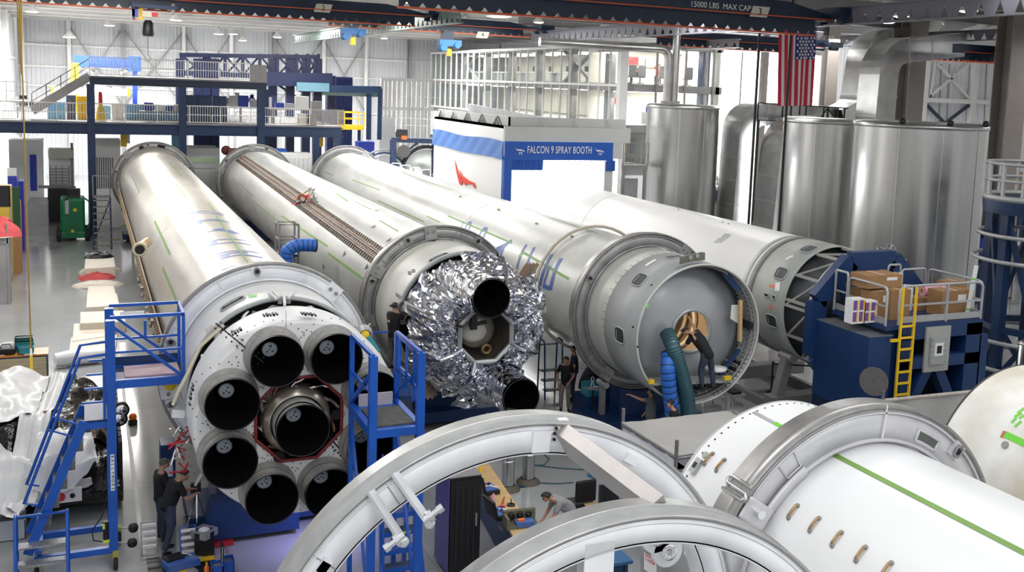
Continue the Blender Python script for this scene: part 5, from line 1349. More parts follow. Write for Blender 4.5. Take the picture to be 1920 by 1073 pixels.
    for k in range(18):
        h = cyl_hit(rnd.uniform(556, 592), rnd.uniform(365, 385), cx, ZA, R0+.1); q = on_cyl(cx, R0+.12, *h); part('valve_piece', MB().tube([q, q+Vector((rnd.uniform(-.2, .2), rnd.uniform(-.2, .2), rnd.uniform(0, .3))), q+Vector((rnd.uniform(-.3, .3), rnd.uniform(-.3, .3), rnd.uniform(0, .2)))], .03, 6), [M_STEELG, M_REDD, M_BRASS, M_BLACK][k % 4], t)
    q = on_cyl(cx, R0+.1, *cyl_hit(424, 282, cx, ZA, R0+.1)); part('red_junction', MB().sphere(q, .3, 8, 6).box(q+Vector((.3, -.3, 0)), (.5, .5, .3)), mat('maroon', (.2, .06, .06), .5), t); 
    return t
M_WHITE3 = mat('skirt_offwhite', (.60, .60, .56), .4, .1, .1, 1.2)
M_TANK2 = mat('bronze_lug', (.42, .33, .26), .4, .7, .2, 5)
stage2()
transport_ring(8.95, 27.5, 'grey front ring round the foil wrapped stage', pockets=((-.35, .3), (-.75, .3), (.05, .35), (-1.9, .5), (.6, .6)), joints=(-.15, -1.05, -1.75), lugs=(-.48, -1.2, .55, 1.1, 2.6))
transport_ring(8.95, 62.3, 'grey far ring of the second stage', lugs=(-.9, -2.0, .3), joints=(-.1, -1.2), windows=((-.9, .12),))
cradle(8.95, 27.7, 'dark blue cradle below the foil wrapped stage'); cradle(8.95, 62.4, 'navy cradle at the far end of the second stage', mt=M_NAVY)

# ---------------------------------------------------------------- STAGE 3 (open end)
def stage3():
    cx = 14.25
    t = thing('rocket_stage', 'third rocket stage with open end showing a grey tank dome', 'rocket', (cx, 45, ZA-R0))
    body(t, cx, 25.1, 62.5, M_ROCKET, seams=(36.3, 49.0, 55.5))
    dome(t, cx, 62.5, .8, R0, M_ROCKET)
    body(t, cx, 24.0, 25.2, M_WHITE3, nm='forward_skirt', r=R0+.008)
    # grey open barrel
    part('open_barrel', MB().lathe([(22.25, R0-.02), (22.25, R0+.01), (24.05, R0+.01), (24.05, R0-.02)], (cx, 0, ZA), 'Y', 96, closed=True), M_PRIMER, t, 'grey primer barrel')
    part('edge_lip', MB().lathe([(22.22, R0-.03), (22.22, R0+.018), (22.27, R0+.018), (22.27, R0-.03)], (cx, 0, ZA), 'Y', 96, closed=True), M_WHITE3, t)
    # dome with manhole
    rd = R0-.06; prof = []
    for k in range(15):
        s = lerp(.55, rd, k/14); prof.append((22.62+.62*(1-math.sqrt(max(0, 1-(s/ (rd*1.02))**2))), s))
    part('tank_dome', MB().lathe(prof, (cx, 0, ZA), 'Y', 96), M_DOME, t, 'smooth grey tank dome')
    ym = 22.64
    part('manhole_rim', MB().lathe([(ym-.04, .52), (ym-.04, .6), (ym+.05, .6), (ym+.05, .52)], (cx, 0, ZA), 'Y', 48, closed=True), M_DOME, t)
    part('inner_tank', MB().lathe([(ym, .54), (ym+3.5, 1.6), (ym+8, 1.6), (ym+8.1, .01)], (cx, 0, ZA), 'Y', 40), mat('tan_interior', (.42, .33, .24), .5, .3, .1, 2), t, 'warm tan tank interior')
    for k in range(7): part('inner_rib', MB().lathe([(ym+1+k*.8, .72+k*.2), (ym+1+k*.8, .80+k*.2), (ym+1.1+k*.8, .80+k*.2), (ym+1.1+k*.8, .72+k*.2)], (cx, 0, ZA), 'Y', 40, closed=True), M_TAN, t)
    wl = bpy.data.lights.new('tank_work_lamp', 'POINT'); wl.energy = 22; wl.shadow_soft_size = .1; wl.color = (1, .85, .6); wo = bpy.data.objects.new('tank_work_lamp', wl); COL.objects.link(wo); wo.location = (cx-.2, ym+1.0, ZA+.3)
    # hoops and stringers inside
    for y in (22.4, 22.62, 22.95): part('inner_hoop', MB().lathe([(y, R0-.1), (y, R0-.03), (y+.03, R0-.03), (y+.03, R0-.1)], (cx, 0, ZA), 'Y', 80, closed=True), M_BLACKISH if y > 22.9 else M_STEELG, t)
    for k in range(26):
        a = .9+k*.075; P = on_cyl(cx, R0-.05, 22.3, a); Q = on_cyl(cx, R0-.05, 23.4, a); part('stringer', MB().beam(P, Q, .025, .05), M_CLEAT, t)
    p = part('black_box', MB().box(on_cyl(cx, R0-.15, 22.6, 1.52), (.12, .5, .18)), M_BLACK, t)
    for k in range(2): part('coil_spring', MB().tube([on_cyl(cx, R0-.12, 22.4+.4*j/30, 2.15+k*.12)+Vector((0, 0, .04*math.sin(j*1.6))) for j in range(31)], .025, 6), M_BLACK, t)
    part('blue_strut', MB().beam(W(1347, 707, Y=22.6), W(1386, 655, Y=22.5), .09), M_NAVYF, t, 'blue strut'); part('blue_strut', MB().beam(W(1357, 510, Y=22.5), W(1383, 542, Y=22.4), .16), M_NAVYF, t, 'blue strut')
    part('tan_post', MB().beam(W(1388, 563, Y=22.35), W(1387, 640, Y=22.35), .09), M_WOOD, t, 'wooden slat'); part('white_window', MB().prism([W(*q, Y=22.5) for q in ((1372, 572), (1384, 572), (1388, 580), (1388, 603), (1382, 606), (1370, 598))], (0, .02, 0)), M_WHITE, t)
    # plank bridge at the bottom of the opening
    part('plank', MB().beam(W(1215, 716, Y=22.35), W(1365, 710, Y=22.35), .55, .06), M_CLEAT, t, 'pale plank bridge'); part('warning_tab', MB().box(W(1221, 716, Y=22.05), (.14, .1, .1)), M_YEL, t); part('warning_tab', MB().box(W(1363, 709, Y=22.05), (.2, .1, .1)), M_YEL, t)
    part('wire_spool', MB().lathe([(-.02, .28), (.04, .3), (.05, .01)], W(1342, 692, Y=22.4), 'Z', 20), M_WHITE, t)
    for k in range(9): 
        a = 2.2+k*.14; P = on_cyl(cx, R0-.22, 22.35, a); part('floor_slat', MB().beam(P, P+Vector((0, .8, 0)), .05, .04), M_STEELG, t)
    # bracket at the top
    q = [W(x, y, Y=22.2) for x, y in ((1276, 496), (1277, 482), (1300, 477), (1318, 473), (1322, 474), (1322, 488), (1300, 490))]
    b = part('lug_bracket', MB().prism(q, (0, .06, 0)), mat('olive_lug', (.20, .20, .15), .4, .4, .2, 5), t, 'olive grey lug bracket with two holes')
    for x, y in ((1295, 483), (1308, 480)): c = W(x, y, Y=22.18); part('lug_hole', MB().cyl(c, c+Vector((0, .01, 0)), .055, 14), M_CLEAT, b)
    # openings in the barrel
    window(cx, R0+.01, 1199, 525, .27, .20, t, mt=M_SHADOWG); window(cx, R0+.01, 1162, 629, .27, .20, t, mt=M_SHADOWG); window(cx, R0+.01, 1264, 482, .2, .24, t, mt=M_SHADOWG)
    for (x, y) in ((1222, 534), (1187, 613), (1196, 650)): quadpatch(cx, R0+.012, [(x-2, y-1), (x+2, y-1), (x+2, y+2), (x-2, y+2)], M_BLACK, t, 'small_hole')
    quadpatch(cx, R0+.012, [(1210, 497), (1229, 486), (1231, 489), (1212, 500)], M_WHITE, t, 'white_label'); quadpatch(cx, R0+.012, [(1209, 573), (1216, 571), (1217, 576), (1210, 578)], M_TAPE2, t, 'green_patch')
    # green ticks round the joint
    for k in range(21):
        a = -1.75+k*.115; part('tick_mark', MB().grid(lambda u, v: on_cyl(cx, R0+.014, 24.02+u*.18, a+v*.009), 2, 1), M_TAPE, t)
    tape(cx, (1096, 537), (1139, 556), .08, t); tape(cx, (982, 474), (1066, 523), .08, t); tape(cx, (840, 405), (960, 456), .06, t); tape(cx, (708, 376), (795, 416), .05, t)
    tape(cx, (1182, 457), (1231, 475), .04, t); tape(cx, (1030, 409), (1122, 438), .03, t); tape(cx, (660, 337), (713, 357), .05, t); tape(cx, (756, 325), (850, 357), .03, t); tape(cx, (800, 405), (825, 417), .04, t); tape(cx, (609, 322), (625, 329), .04, t)
    for (x, y) in ((863, 369), (935, 393), (1006, 419), (1072, 443)): quadpatch(cx, R0+.01, [(x-3, y-1.5), (x+3, y-1.5), (x+3, y+1.5), (x-3, y+1.5)], M_TAPE, t, 'green_patch'); quadpatch(cx, R0+.014, [(x-1.2, y-1), (x+1.2, y-1), (x+1.2, y+1), (x-1.2, y+1)], M_BLACK, t, 'port')
    ribbon(cx, R0, [(972, 482), (982, 474)], .12, M_TAPE2, t, 'tape_strip')
    L = lambda pts, w_, **k: ribbon(cx, R0, [(840+x/3.5775, 380+y/3.5775) for x, y in pts], w_*1.5, M_LETTER, t, **k)
    L([(108, 125), (95, 148), (85, 172)], .04); L([(112, 190), (122, 160), (135, 135), (152, 134), (148, 160), (135, 192)], .07)
    L([(203, 235), (218, 205), (238, 175), (258, 176), (254, 200), (232, 245)], .09)
    L([(322, 335), (350, 312), (385, 285), (430, 250)], .26, w1=.08); L([(345, 382), (360, 340), (375, 298)], .09)
    L([(462, 445), (478, 385), (500, 325), (528, 282)], .10); L([(530, 425), (545, 375), (562, 335), (580, 300)], .10)
    L([(617, 558), (632, 490), (660, 415), (695, 347)], .13); L([(640, 565), (662, 490), (682, 425)], .08); L([(688, 585), (700, 520), (725, 440), (760, 375)], .14)
    quadpatch(cx, R0, [(840+x/3.5775, 380+y/3.5775) for x, y in ((640, 545), (690, 562), (686, 592), (635, 574))], M_LETTER, t, 'lettering_block')
    return t
M_BLACKISH = mat('black_hoop', (.03, .03, .03), .4)
M_SHADOWG = mat('grey_recess', (.05, .055, .06), .5, .2, .2)
stage3()
transport_ring(14.25, 25.1, 'grey front ring round the open ended stage', joints=(.62, -2.55), lugs=(-1.05, 1.9, 2.8), pockets=((.95, .4), (-2.35, .3)), windows=((2.95, .3),))
transport_ring(14.25, 62.0, 'grey far ring of the third stage', joints=(.55,), lugs=(-1.4, 1.5))
cradle(14.25, 25.3, 'blue cradle beside the seated tools under the open ended stage'); cradle(14.25, 62.2, 'navy cradle at the far end of the third stage', mt=M_NAVY)

# ---------------------------------------------------------------- STAGE 4 (white, at the navy fixture)
def stage4():
    cx = 20.1
    t = thing('rocket_stage', 'white painted rocket stage at the spray booth with grey skirt and open truss', 'rocket', (cx, 35, ZA-R0))
    body(t, cx, 26.0, 52.0, M_ROCKETW, seams=(38.0,))
    dome(t, cx, 52.0, .8, R0, M_ROCKETW)
    part('joint_band', MB().lathe([(25.75, R0), (25.75, R0+.02), (25.98, R0+.02), (25.98, R0)], (cx, 0, ZA), 'Y', 96, closed=True), M_STEELG2, t)
    part('joint_band', MB().lathe([(26.1, R0), (26.1, R0+.01), (26.3, R0+.01), (26.3, R0)], (cx, 0, ZA), 'Y', 96, closed=True), M_CLEAT, t)
    part('grey_skirt', MB().lathe([(24.1, R0-.03), (24.1, R0), (25.8, R0), (25.8, R0-.03)], (cx, 0, ZA), 'Y', 96, closed=True), M_PRIMERG, t)
    dome(t, cx, 24.9, -1.6, R0-.08, mat('charcoal_dome', (.07, .075, .085), .4, .3, .1, 2), 'tank_dome')
    part('engine_bell', MB().lathe([(22.6, .75), (23.0, .6), (23.6, .3)], (cx, 0, ZA), 'Y', 36), M_BLACK, t)
    yr = 22.9
    part('truss_ring', MB().lathe([(yr, R0-.12), (yr, R0), (yr+.16, R0), (yr+.16, R0-.12)], (cx, 0, ZA), 'Y', 80, closed=True), M_CLEATG, t)
    part('wiring_ring', MB().tube([on_cyl(cx, R0+.05, yr-.05+.03*math.sin(k*1.7), k*PI/24) for k in range(48)], .05, 6, closed=True), M_STEELG, t)
    for k in range(12):
        a = k*PI/6+.1; P = on_cyl(cx, R0-.06, 24.1, a); Q = on_cyl(cx, R0-.06, yr+.1, a)
        part('truss_rod', MB().beam(P, Q, .09, .07), M_CLEATG, t); part('truss_rod', MB().beam(P, on_cyl(cx, R0-.06, yr+.1, a+PI/6), .055), M_CLEATG, t)
        if k % 3 == 0: part('truss_rod', MB().beam(on_cyl(cx, R0-.06, 24.1, a+.09), on_cyl(cx, R0-.06, yr+.1, a+.09), .09, .07), M_CLEATG, t)
    window(cx, R0+.01, 1465, 513, .27, .19, t, mt=M_SHADOWG); window(cx, R0+.01, 1447, 602, .27, .19, t, mt=M_SHADOWG); window(cx, R0+.01, 1517, 467, .27, .22, t, mt=M_SHADOWG)
    window(cx, R0+.01, 1437, 554, .12, .06, t); window(cx, R0+.01, 1451, 558, .09, .06, t)
    OR = mat('orange_marker', (.9, .18, .05), .5)
    ribbon(cx, R0, [(1442, 536), (1453, 537)], .07, OR, t, 'orange_mark'); ribbon(cx, R0, [(1444, 572), (1448, 582)], .09, OR, t, 'orange_mark')
    quadpatch(cx, R0+.005, [(1454, 530), (1463, 530), (1462, 546), (1453, 546)], M_WHITE, t, 'paper_label'); quadpatch(cx, R0+.005, [(1473, 485), (1487, 478), (1487, 482), (1474, 488)], M_WHITE, t, 'paper_label')
    for q in (((1337, 456), (1352, 456), (1362, 448), (1348, 446)), ((1351, 446), (1364, 447), (1371, 440), (1360, 438))): quadpatch(cx, R0, q, M_CLEAT, t, 'grey_patch')
    for k in range(22): h = cyl_hit(1065+k*4.4, 393+k*1.35, cx, ZA, R0); 
    rnd = random.Random(4)
    for (x, y) in ((1426, 473), (1437, 464), (1366, 420), (1272, 393), (1355, 417)): quadpatch(cx, R0, [(x-1.2, y-1), (x+1.2, y-1), (x+1.2, y+1), (x-1.2, y+1)], M_BLACK, t, 'small_hole')
    for k in range(14):
        q = on_cyl(cx, R0+.1, yr+.05, .55+rnd.uniform(-.3, .3)); part('cable_bundle', MB().tube([q, q+Vector((rnd.uniform(-.2, .3), rnd.uniform(-.2, .2), rnd.uniform(.0, .3))), q+Vector((rnd.uniform(-.1, .5), rnd.uniform(-.3, .3), rnd.uniform(-.2, .2)))], .025, 6), M_CLEAT if k % 2 else M_STEELG, t)
M_STEELG2 = mat('band_grey', (.26, .26, .25), .5, .3, .2, 3)
M_PRIMERG = mat('green_grey_skirt', (.42, .44, .41), .5, .1, .08, 2)
M_CLEATG = mat('truss_grey', (.45, .45, .42), .45, .3, .1, 2)
stage4()
def under2():
    cx = 8.2; t = thing('hose_dolly', 'long low dolly of tangled black hoses and pipes between the first two stages', 'dolly', (6.3, 45, 0))
    part('dolly_deck', MB().lo(5.7, 6.9, 31, 60, .35, .5), M_BLACK, t); rnd = random.Random(6)
    for y in (32, 40, 50, 59): part('axle', MB().cyl((5.65, y, .18), (6.95, y, .18), .17, 14), M_RUBBER, t)
    for k in range(46):
        y = rnd.uniform(32, 58); x = rnd.uniform(5.8, 6.8); z = rnd.uniform(.6, 1.5)
        part('black_hose', MB().tube([(x, y, .5), (x+rnd.uniform(-.3, .3), y+rnd.uniform(-.8, .8), z), (x+rnd.uniform(-.4, .4), y+rnd.uniform(-1.5, 1.5), z*rnd.uniform(.5, 1.1)), (x+rnd.uniform(-.3, .3), y+rnd.uniform(-2, 2), .5)], rnd.choice([.05, .08, .12]), 7), rnd.choice([M_BLACK, M_BLACK, M_STEELG, M_CHROME]), t)
under2()
def dolly4():
    cx = 20.1; t = thing('stage_dolly', 'low grey rail dolly under the white stage', 'dolly', (cx, 26.5, 0))
    for s in (-1.2, 1.2): part('rail', MB().beam((cx+s, 22, .14), (cx+s, 32, .14), .18, .28), M_STEELG, t)
    for y in (24.6, 27.8):
        part('cross_beam', MB().box((cx, y, .5), (3.6, .5, .4)), M_STEELG, t)
        for s in (-1, 1):
            part('support_post', MB().beam((cx+s*1.5, y, .6), (cx+s*1.2, y, 1.82), .28), M_STEELG, t); part('roller', MB().cyl((cx+s*1.2, y-.3, 1.86), (cx+s*1.2, y+.3, 1.86), .13, 14), M_CLEAT, t)
dolly4()
M = MB().box((20.1, 48, .8), (3, 1, 1.6)); M.prism([(19.1, 47.6, 1.6), (21.1, 47.6, 1.6), (20.9, 47.6, 1.72), (19.3, 47.6, 1.72)], (0, .8, 0))
obj('stage_stand', M, M_NAVY, label='navy stand in the booth carrying the white stage tail', cat='stand')

# ---------------------------------------------------------------- STAGE 5 (foreground right) and its ring
def stage5():
    cx = 8.97
    t = thing('rocket_stage', 'glossy white stage barrel in the right foreground with long green tape', 'rocket', (cx, 7.5, ZA-R0))
    body(t, cx, 3.0, 11.8, M_ROCKETW, nm='barrel')
    part('edge_lip', MB().lathe([(11.78, R0-.04), (11.78, R0+.004), (11.82, R0+.004), (11.82, R0-.04)], (cx, 0, ZA), 'Y', 96, closed=True), M_CLEAT, t)
    M = MB()
    for k in range(60): a = -2.0+k*.07; M.cyl(on_cyl(cx, R0-.001, 11.68, a), on_cyl(cx, R0+.004, 11.68, a), .016, 8)
    part('rivet_row', M, M_BLACK, t, kind='stuff')
    tape(cx, (1552, 847), (1925, 1040), .075, t); ribbon(cx, R0, [(1413, 773), (1452, 794)], .06, M_CLEAT, t, 'grey_strip'); ribbon(cx, R0, [(1451, 793), (1466, 801)], .07, M_TAPE2, t, 'tape_strip')
    ribbon(cx, R0, [(1411, 958), (1425, 968), (1414, 982)], .08, M_TAPE2, t, 'tape_strip'); ribbon(cx, R0, [(1440, 912), (1462, 902)], .1, M_TAPE2, t, 'tape_strip'); ribbon(cx, R0, [(1388, 1030), (1380, 1060)], .05, M_TAPE2, t, 'tape_strip')
    ribbon(cx, R0, [(1495, 898), (1501, 895)], .03, M_TAPE2, t, 'tape_strip')
    for (x, y) in ((1448, 934), (1485, 958), (1525, 982), (1567, 1009), (1612, 1037), (1660, 1067), (1349, 871), (1327, 859)):
        h = cyl_hit(x, y, cx, ZA, R0+.03); a0 = h[1]
        g = part('grab_bar', MB().tube([on_cyl(cx, R0+.0, h[0]-.0, a0-.05)]+[on_cyl(cx, R0+.035, h[0], a0+lerp(-.04, .04, k/5)) for k in range(6)]+[on_cyl(cx, R0, h[0], a0+.05)], .018, 8), M_BRASS, t, 'brown wrapped grab bar')
        for s in (-.05, .05): part('end_nut', MB().sphere(on_cyl(cx, R0+.01, h[0], a0+s), .03, 8, 6), M_STEELG, g)
    q = on_cyl(cx, R0+.01, *cyl_hit(1323, 854, cx, ZA, R0)); part('round_cap', MB().cyl(on_cyl(cx, R0, *cyl_hit(1323, 854, cx, ZA, R0)), on_cyl(cx, R0+.02, *cyl_hit(1323, 854, cx, ZA, R0)), .05, 16), mat('sage', (.35, .42, .38), .5), t)
    h = cyl_hit(1308, 876, cx, ZA, R0); q = on_cyl(cx, R0+.03, *h); mx = Matrix.Rotation(h[1], 3, 'Y'); f = part('connector_block', MB().box(q, (.22, .12, .06), mx=mx), M_CLEAT, t); part('connector_slot', MB().box(on_cyl(cx, R0+.065, *h), (.08, .05, .02), mx=mx), M_BLACK, f)
stage5()
def ring5():
    cx, Y, cz, ro, ri = 8.97, 9.9, ZA, 2.34, 1.87
    t = transport_ring(cx, Y-.0, 'large pale ring clamped round the foreground white barrel', ro=ro, ri=ri, dep=.42, cz=cz, webm=M_ALUW2, rimm=M_RINGRIM, lugs=(.75,), joints=(), pockets=((-.62, .12),))
    # clamp where the two halves of the ring meet
    p = W(1366, 898, Y=Y-.1)
    a = math.atan2(p.x-cx, p.z-cz); mx = Matrix.Rotation(a, 3, 'Y')
    pc = Vector((cx+(ro-.02)*math.sin(a), Y+.15, cz+(ro-.02)*math.cos(a)))
    part('clamp_block', MB().box(pc, (.22, .4, .06), mx=mx), M_RINGRIM, t)
    part('clamp_loop', MB().tube([pc+mx @ Vector(v) for v in ((-.10, .22, .05), (-.10, -.2, .05), (-.06, -.24, .05), (-.02, -.2, .05), (-.02, .2, .05), (.04, .24, .05), (.09, .2, .05), (.09, -.2, .05))], .022, 8), M_CHROME, t)
    pl = Vector((cx+(ro-.25)*math.sin(a-.06), Y-.06, cz+(ro-.25)*math.cos(a-.06)))
    b = part('clamp_plate', MB().box(pl, (.3, .06, .42), mx=Matrix.Rotation(a-.06, 3, 'Y')), M_ALUW2, t, bevel=.03); part('clamp_bolt', MB().cyl(pl+Vector((0, -.12, .03)), pl+Vector((0, -.02, .03)), .055, 14), M_CHROME, b)
    for aa in (.1,): part('radial_joint', MB().box((cx+(ro+ri)/2*math.sin(aa), Y-.02, cz+(ro+ri)/2*math.cos(aa)), (.02, .03, ro-ri), mx=Matrix.Rotation(aa, 3, 'Y')), M_WHITE, t)
    # wider collar around the lower left where the ring steps inwards
    n = 14; a0, a1 = a+.12, a+.75
    part('step_plate', MB().lathe([(-.05, ri-.05), (-.05, ri+.1), (-.01, ri+.1), (-.01, ri-.05)], (cx, Y, cz), 'Y', n, a0=-.95, a1=-.55, closed=True), M_ALUW2, t)
    w_ = (.5, .2)
    n = 8; rr = ri+.16; pts = [Vector((cx+(rr+.08)*math.sin(.5+.2*(k/n-.5)), Y-.01, cz+(rr+.08)*math.cos(.5+.2*(k/n-.5)))) for k in range(n+1)]+[Vector((cx+(rr-.07)*math.sin(.5-.2*(k/n-.5)), Y-.01, cz+(rr-.07)*math.cos(.5-.2*(k/n-.5)))) for k in range(n+1)]
    s = part('slot', MB().add(pts, [tuple(range(len(pts)))]), mat('slot_grey', (.1, .11, .1), .5), t); part('slot_frame', MB().tube(pts, .025, 6, closed=True), M_ALUW2, s)
    # lower brackets seen through the front hoop
M_ALUW2 = mat('ring_pale', (.66, .66, .68), .4, .3, .1, 2)
ring5()
cradle(8.97, 9.9, 'navy cradle under the foreground white barrel ring')
def stage6():
    cx = 14.25; 
    t = thing('rocket_stage', 'worn white barrel with bright green tape at the right edge', 'rocket', (cx, 10, ZA-R0))
    Yn = 12.2
    body(t, cx, 4.0, Yn, M_WORN, nm='barrel')
    part('edge_lip', MB().lathe([(Yn, R0-.04), (Yn, R0+.004), (Yn+.04, R0+.004), (Yn+.04, R0-.04)], (cx, 0, ZA), 'Y', 96, closed=True), M_BLACKISH, t)
    tape(cx, (1885, 815), (1925, 834), .11, t, mt=M_TAPE2)
    for q in (((1908, 775), (1922, 765)), ((1897, 793), (1906, 783)), ((1903, 801), (1915, 790)), ((1902, 782), (1916, 775)), ((1911, 785), (1921, 779))): ribbon(cx, R0, list(q), .045, M_TAPE2, t, 'tape_strip')
    ribbon(cx, R0, [(1878, 814), (1885, 816)], .12, mat('rust_tape', (.45, .18, .08), .6), t, 'tape_strip')
    h = cyl_hit(1885, 835, cx, ZA, R0); part('round_cap', MB().cyl(on_cyl(cx, R0, *h), on_cyl(cx, R0+.02, *h), .06, 16), M_STEELG, t)
M_WORN = mat('worn_white', (.78, .78, .76), .4, 0, .2, 1.3, var2=(.62, .58, .48))
stage6()
M_HOOPRIM = mat('hoop_rim', (.50, .50, .49), .36, .7, .12, 6)
M_ALU2 = mat('bright_arm', (.75, .76, .78), .3, .6, .08, 4)
M_SPAR = mat('mill_spar', (.50, .47, .45), .45, .4, .14, 3)
M_PADP = mat('faded_pink', (.62, .45, .47), .7); M_YELB = mat('dark_yellow', (.4, .35, .05), .5); M_REDR = mat('wheel_red', (.25, .08, .08), .5); M_HIVIS = mat('hi_vis', (.6, .75, .05), .5)
M_CHECK = mat('checker_plate', (.38, .39, .41), .4, .6, .25, 14, bump=.3, bscale=30)
M_MATG = mat('worn_mat', (.10, .10, .095), .9, 0, .3, 6); M_PADP2 = mat('pale_board', (.45, .42, .46), .6)
M_CLEATN = mat('grey_navy_top', (.16, .17, .19), .4, .1, .2, 3)
M_SHEETW = mat('white_sheet_wall', (.66, .66, .72), .6, 0, .06, 1, bump=.15, bscale=3); M_PIPE = mat('scaffold_pipe', (.24, .23, .24), .4, .5, .3, 6); M_PIPEW = mat('pale_pipe', (.48, .44, .39), .5, .2, .2, 6)
M_BLUEP = mat("tray_blue", (.05,.13,.42), .5)
M_OL = mat('olive_case', (.14, .13, .08), .6)
M_COLLAR = mat('bronze_mesh', (.14, .12, .09), .7, .2, .3, 20)
M_CYAN = mat('cyan_hose', (.02, .25, .5), .4)
# ================================================================ FOREGROUND HOOPS
def hoop(cx, Y, cz, ro, label, dep=.35, radial=.42):
    t = thing('aluminium_hoop', label, 'hoop', (cx, Y, cz-ro))
    ri = ro-radial; c = (cx, Y, cz)
    part('web', MB().lathe([(0, ri), (0, ro-.02), (.025, ro-.02), (.025, ri)], c, 'Y', 120, closed=True), M_ALUW, t)
    part('outer_flange', MB().lathe([(-.02, ro-.03), (-.02, ro), (dep*.42, ro), (dep*.44, ro+.014), (dep*.52, ro+.014), (dep*.54, ro), (dep, ro), (dep, ro-.03)], c, 'Y', 120, closed=True), M_HOOPRIM, t)
    part('inner_flange', MB().lathe([(.0, ri-.012), (.0, ri+.012), (dep*.75, ri+.012), (dep*.75, ri-.012)], c, 'Y', 120, closed=True), M_ALUW, t)
    part('machined_step', MB().lathe([(-.01, ro-.07), (-.01, ro-.055), (0, ro-.055), (0, ro-.07)], c, 'Y', 120, closed=True), M_ALUW, t)
    def blk(a, w_, r0, r1, nm='joint_plate', mt=None):
        return part(nm, MB().box((cx+(r0+r1)/2*math.sin(a), Y-.02, cz+(r0+r1)/2*math.cos(a)), (w_, .04, r1-r0), mx=Matrix.Rotation(a, 3, 'Y')), mt or M_ALUW, t)
    return t, blk
HA = (3.30, 7.80, CAMZ-5.08); HB = (3.61, 6.36, CAMZ-5.37)
ta, blka = hoop(*HA, 2.26, 'larger farther aluminium hoop in the foreground', radial=.28)
tb, blkb = hoop(*HB, 2.26, 'nearer aluminium hoop at the bottom centre', dep=.33, radial=.22)
# panel lines, brackets, arms on the farther hoop
def angA(x, y, H): p = W(x, y, Y=H[1]); return math.atan2(p.x-H[0], p.z-H[2])
a1 = angA(1015, 800, HA); blka(a1, .16, 2.0, 2.18, 'bolt_pad')
for q in ((1044, 804), (1041, 814), (1040, 825)): c = W(*q, Y=HA[1]-.05); part('bolt', MB().cyl(c, c+Vector((0, .02, 0)), .014, 10), M_BLACK, ta)
for q in ((1180, 860), (600, 1055), (560, 1040)): blka(angA(*q, HA), .12, 2.06, 2.14, 'raised_tab')
for (p, q) in (((695, 922), (757, 1017)), ((740, 888), (806, 982))):
    A = W(*p, Y=HA[1]-.05); B = W(*q, Y=HA[1]-.35); ar = part('clamp_arm', MB().beam(A, B, .07, .03), M_ALU2, ta)
    part('arm_tip', MB().sphere(B, .045, 10, 8, (1, .5, 1)), M_ALU2, ar)
    k = lerp(A, B, .86); d = (B-A).normalized(); o = Vector((-d.z, 0, d.x))
    s = -1 if p[0] < 700 else 1
    part('clamp_screw', MB().cyl(k-o*.04*s+Vector((0, -.05, 0)), k+o*.19*s+Vector((0, -.05, 0)), .024, 12).cyl(k+o*.02*s+Vector((0, -.05, 0)), k+o*.07*s+Vector((0, -.05, 0)), .05, 14).cyl(k+o*.13*s+Vector((0, -.05, 0)), k+o*.19*s+Vector((0, -.05, 0)), .034, 12), M_CHROME, ar)
for px in ((722, 905), (735, 893), (600, 1050)): c = angA(*px, HA); part('panel_line', MB().box((HA[0]+2.1*math.sin(c), HA[1]-.004, HA[2]+2.1*math.cos(c)), (.008, .008, .22), mx=Matrix.Rotation(c, 3, 'Y')), M_STEELG, ta)
# spar joining the two hoops
A = W(1050, 815, Y=HA[1]+.1); B = W(1240, 960, Y=HB[1]+.25)
part('spar', MB().beam(A, B, .13, .27, up=(-.5, 0, .86)), M_SPAR, ta, 'broad mill finish spar')
part('spar_foot', MB().box(A+Vector((-.03, -.03, 0)), (.16, .06, .3)), M_ALUW, ta)
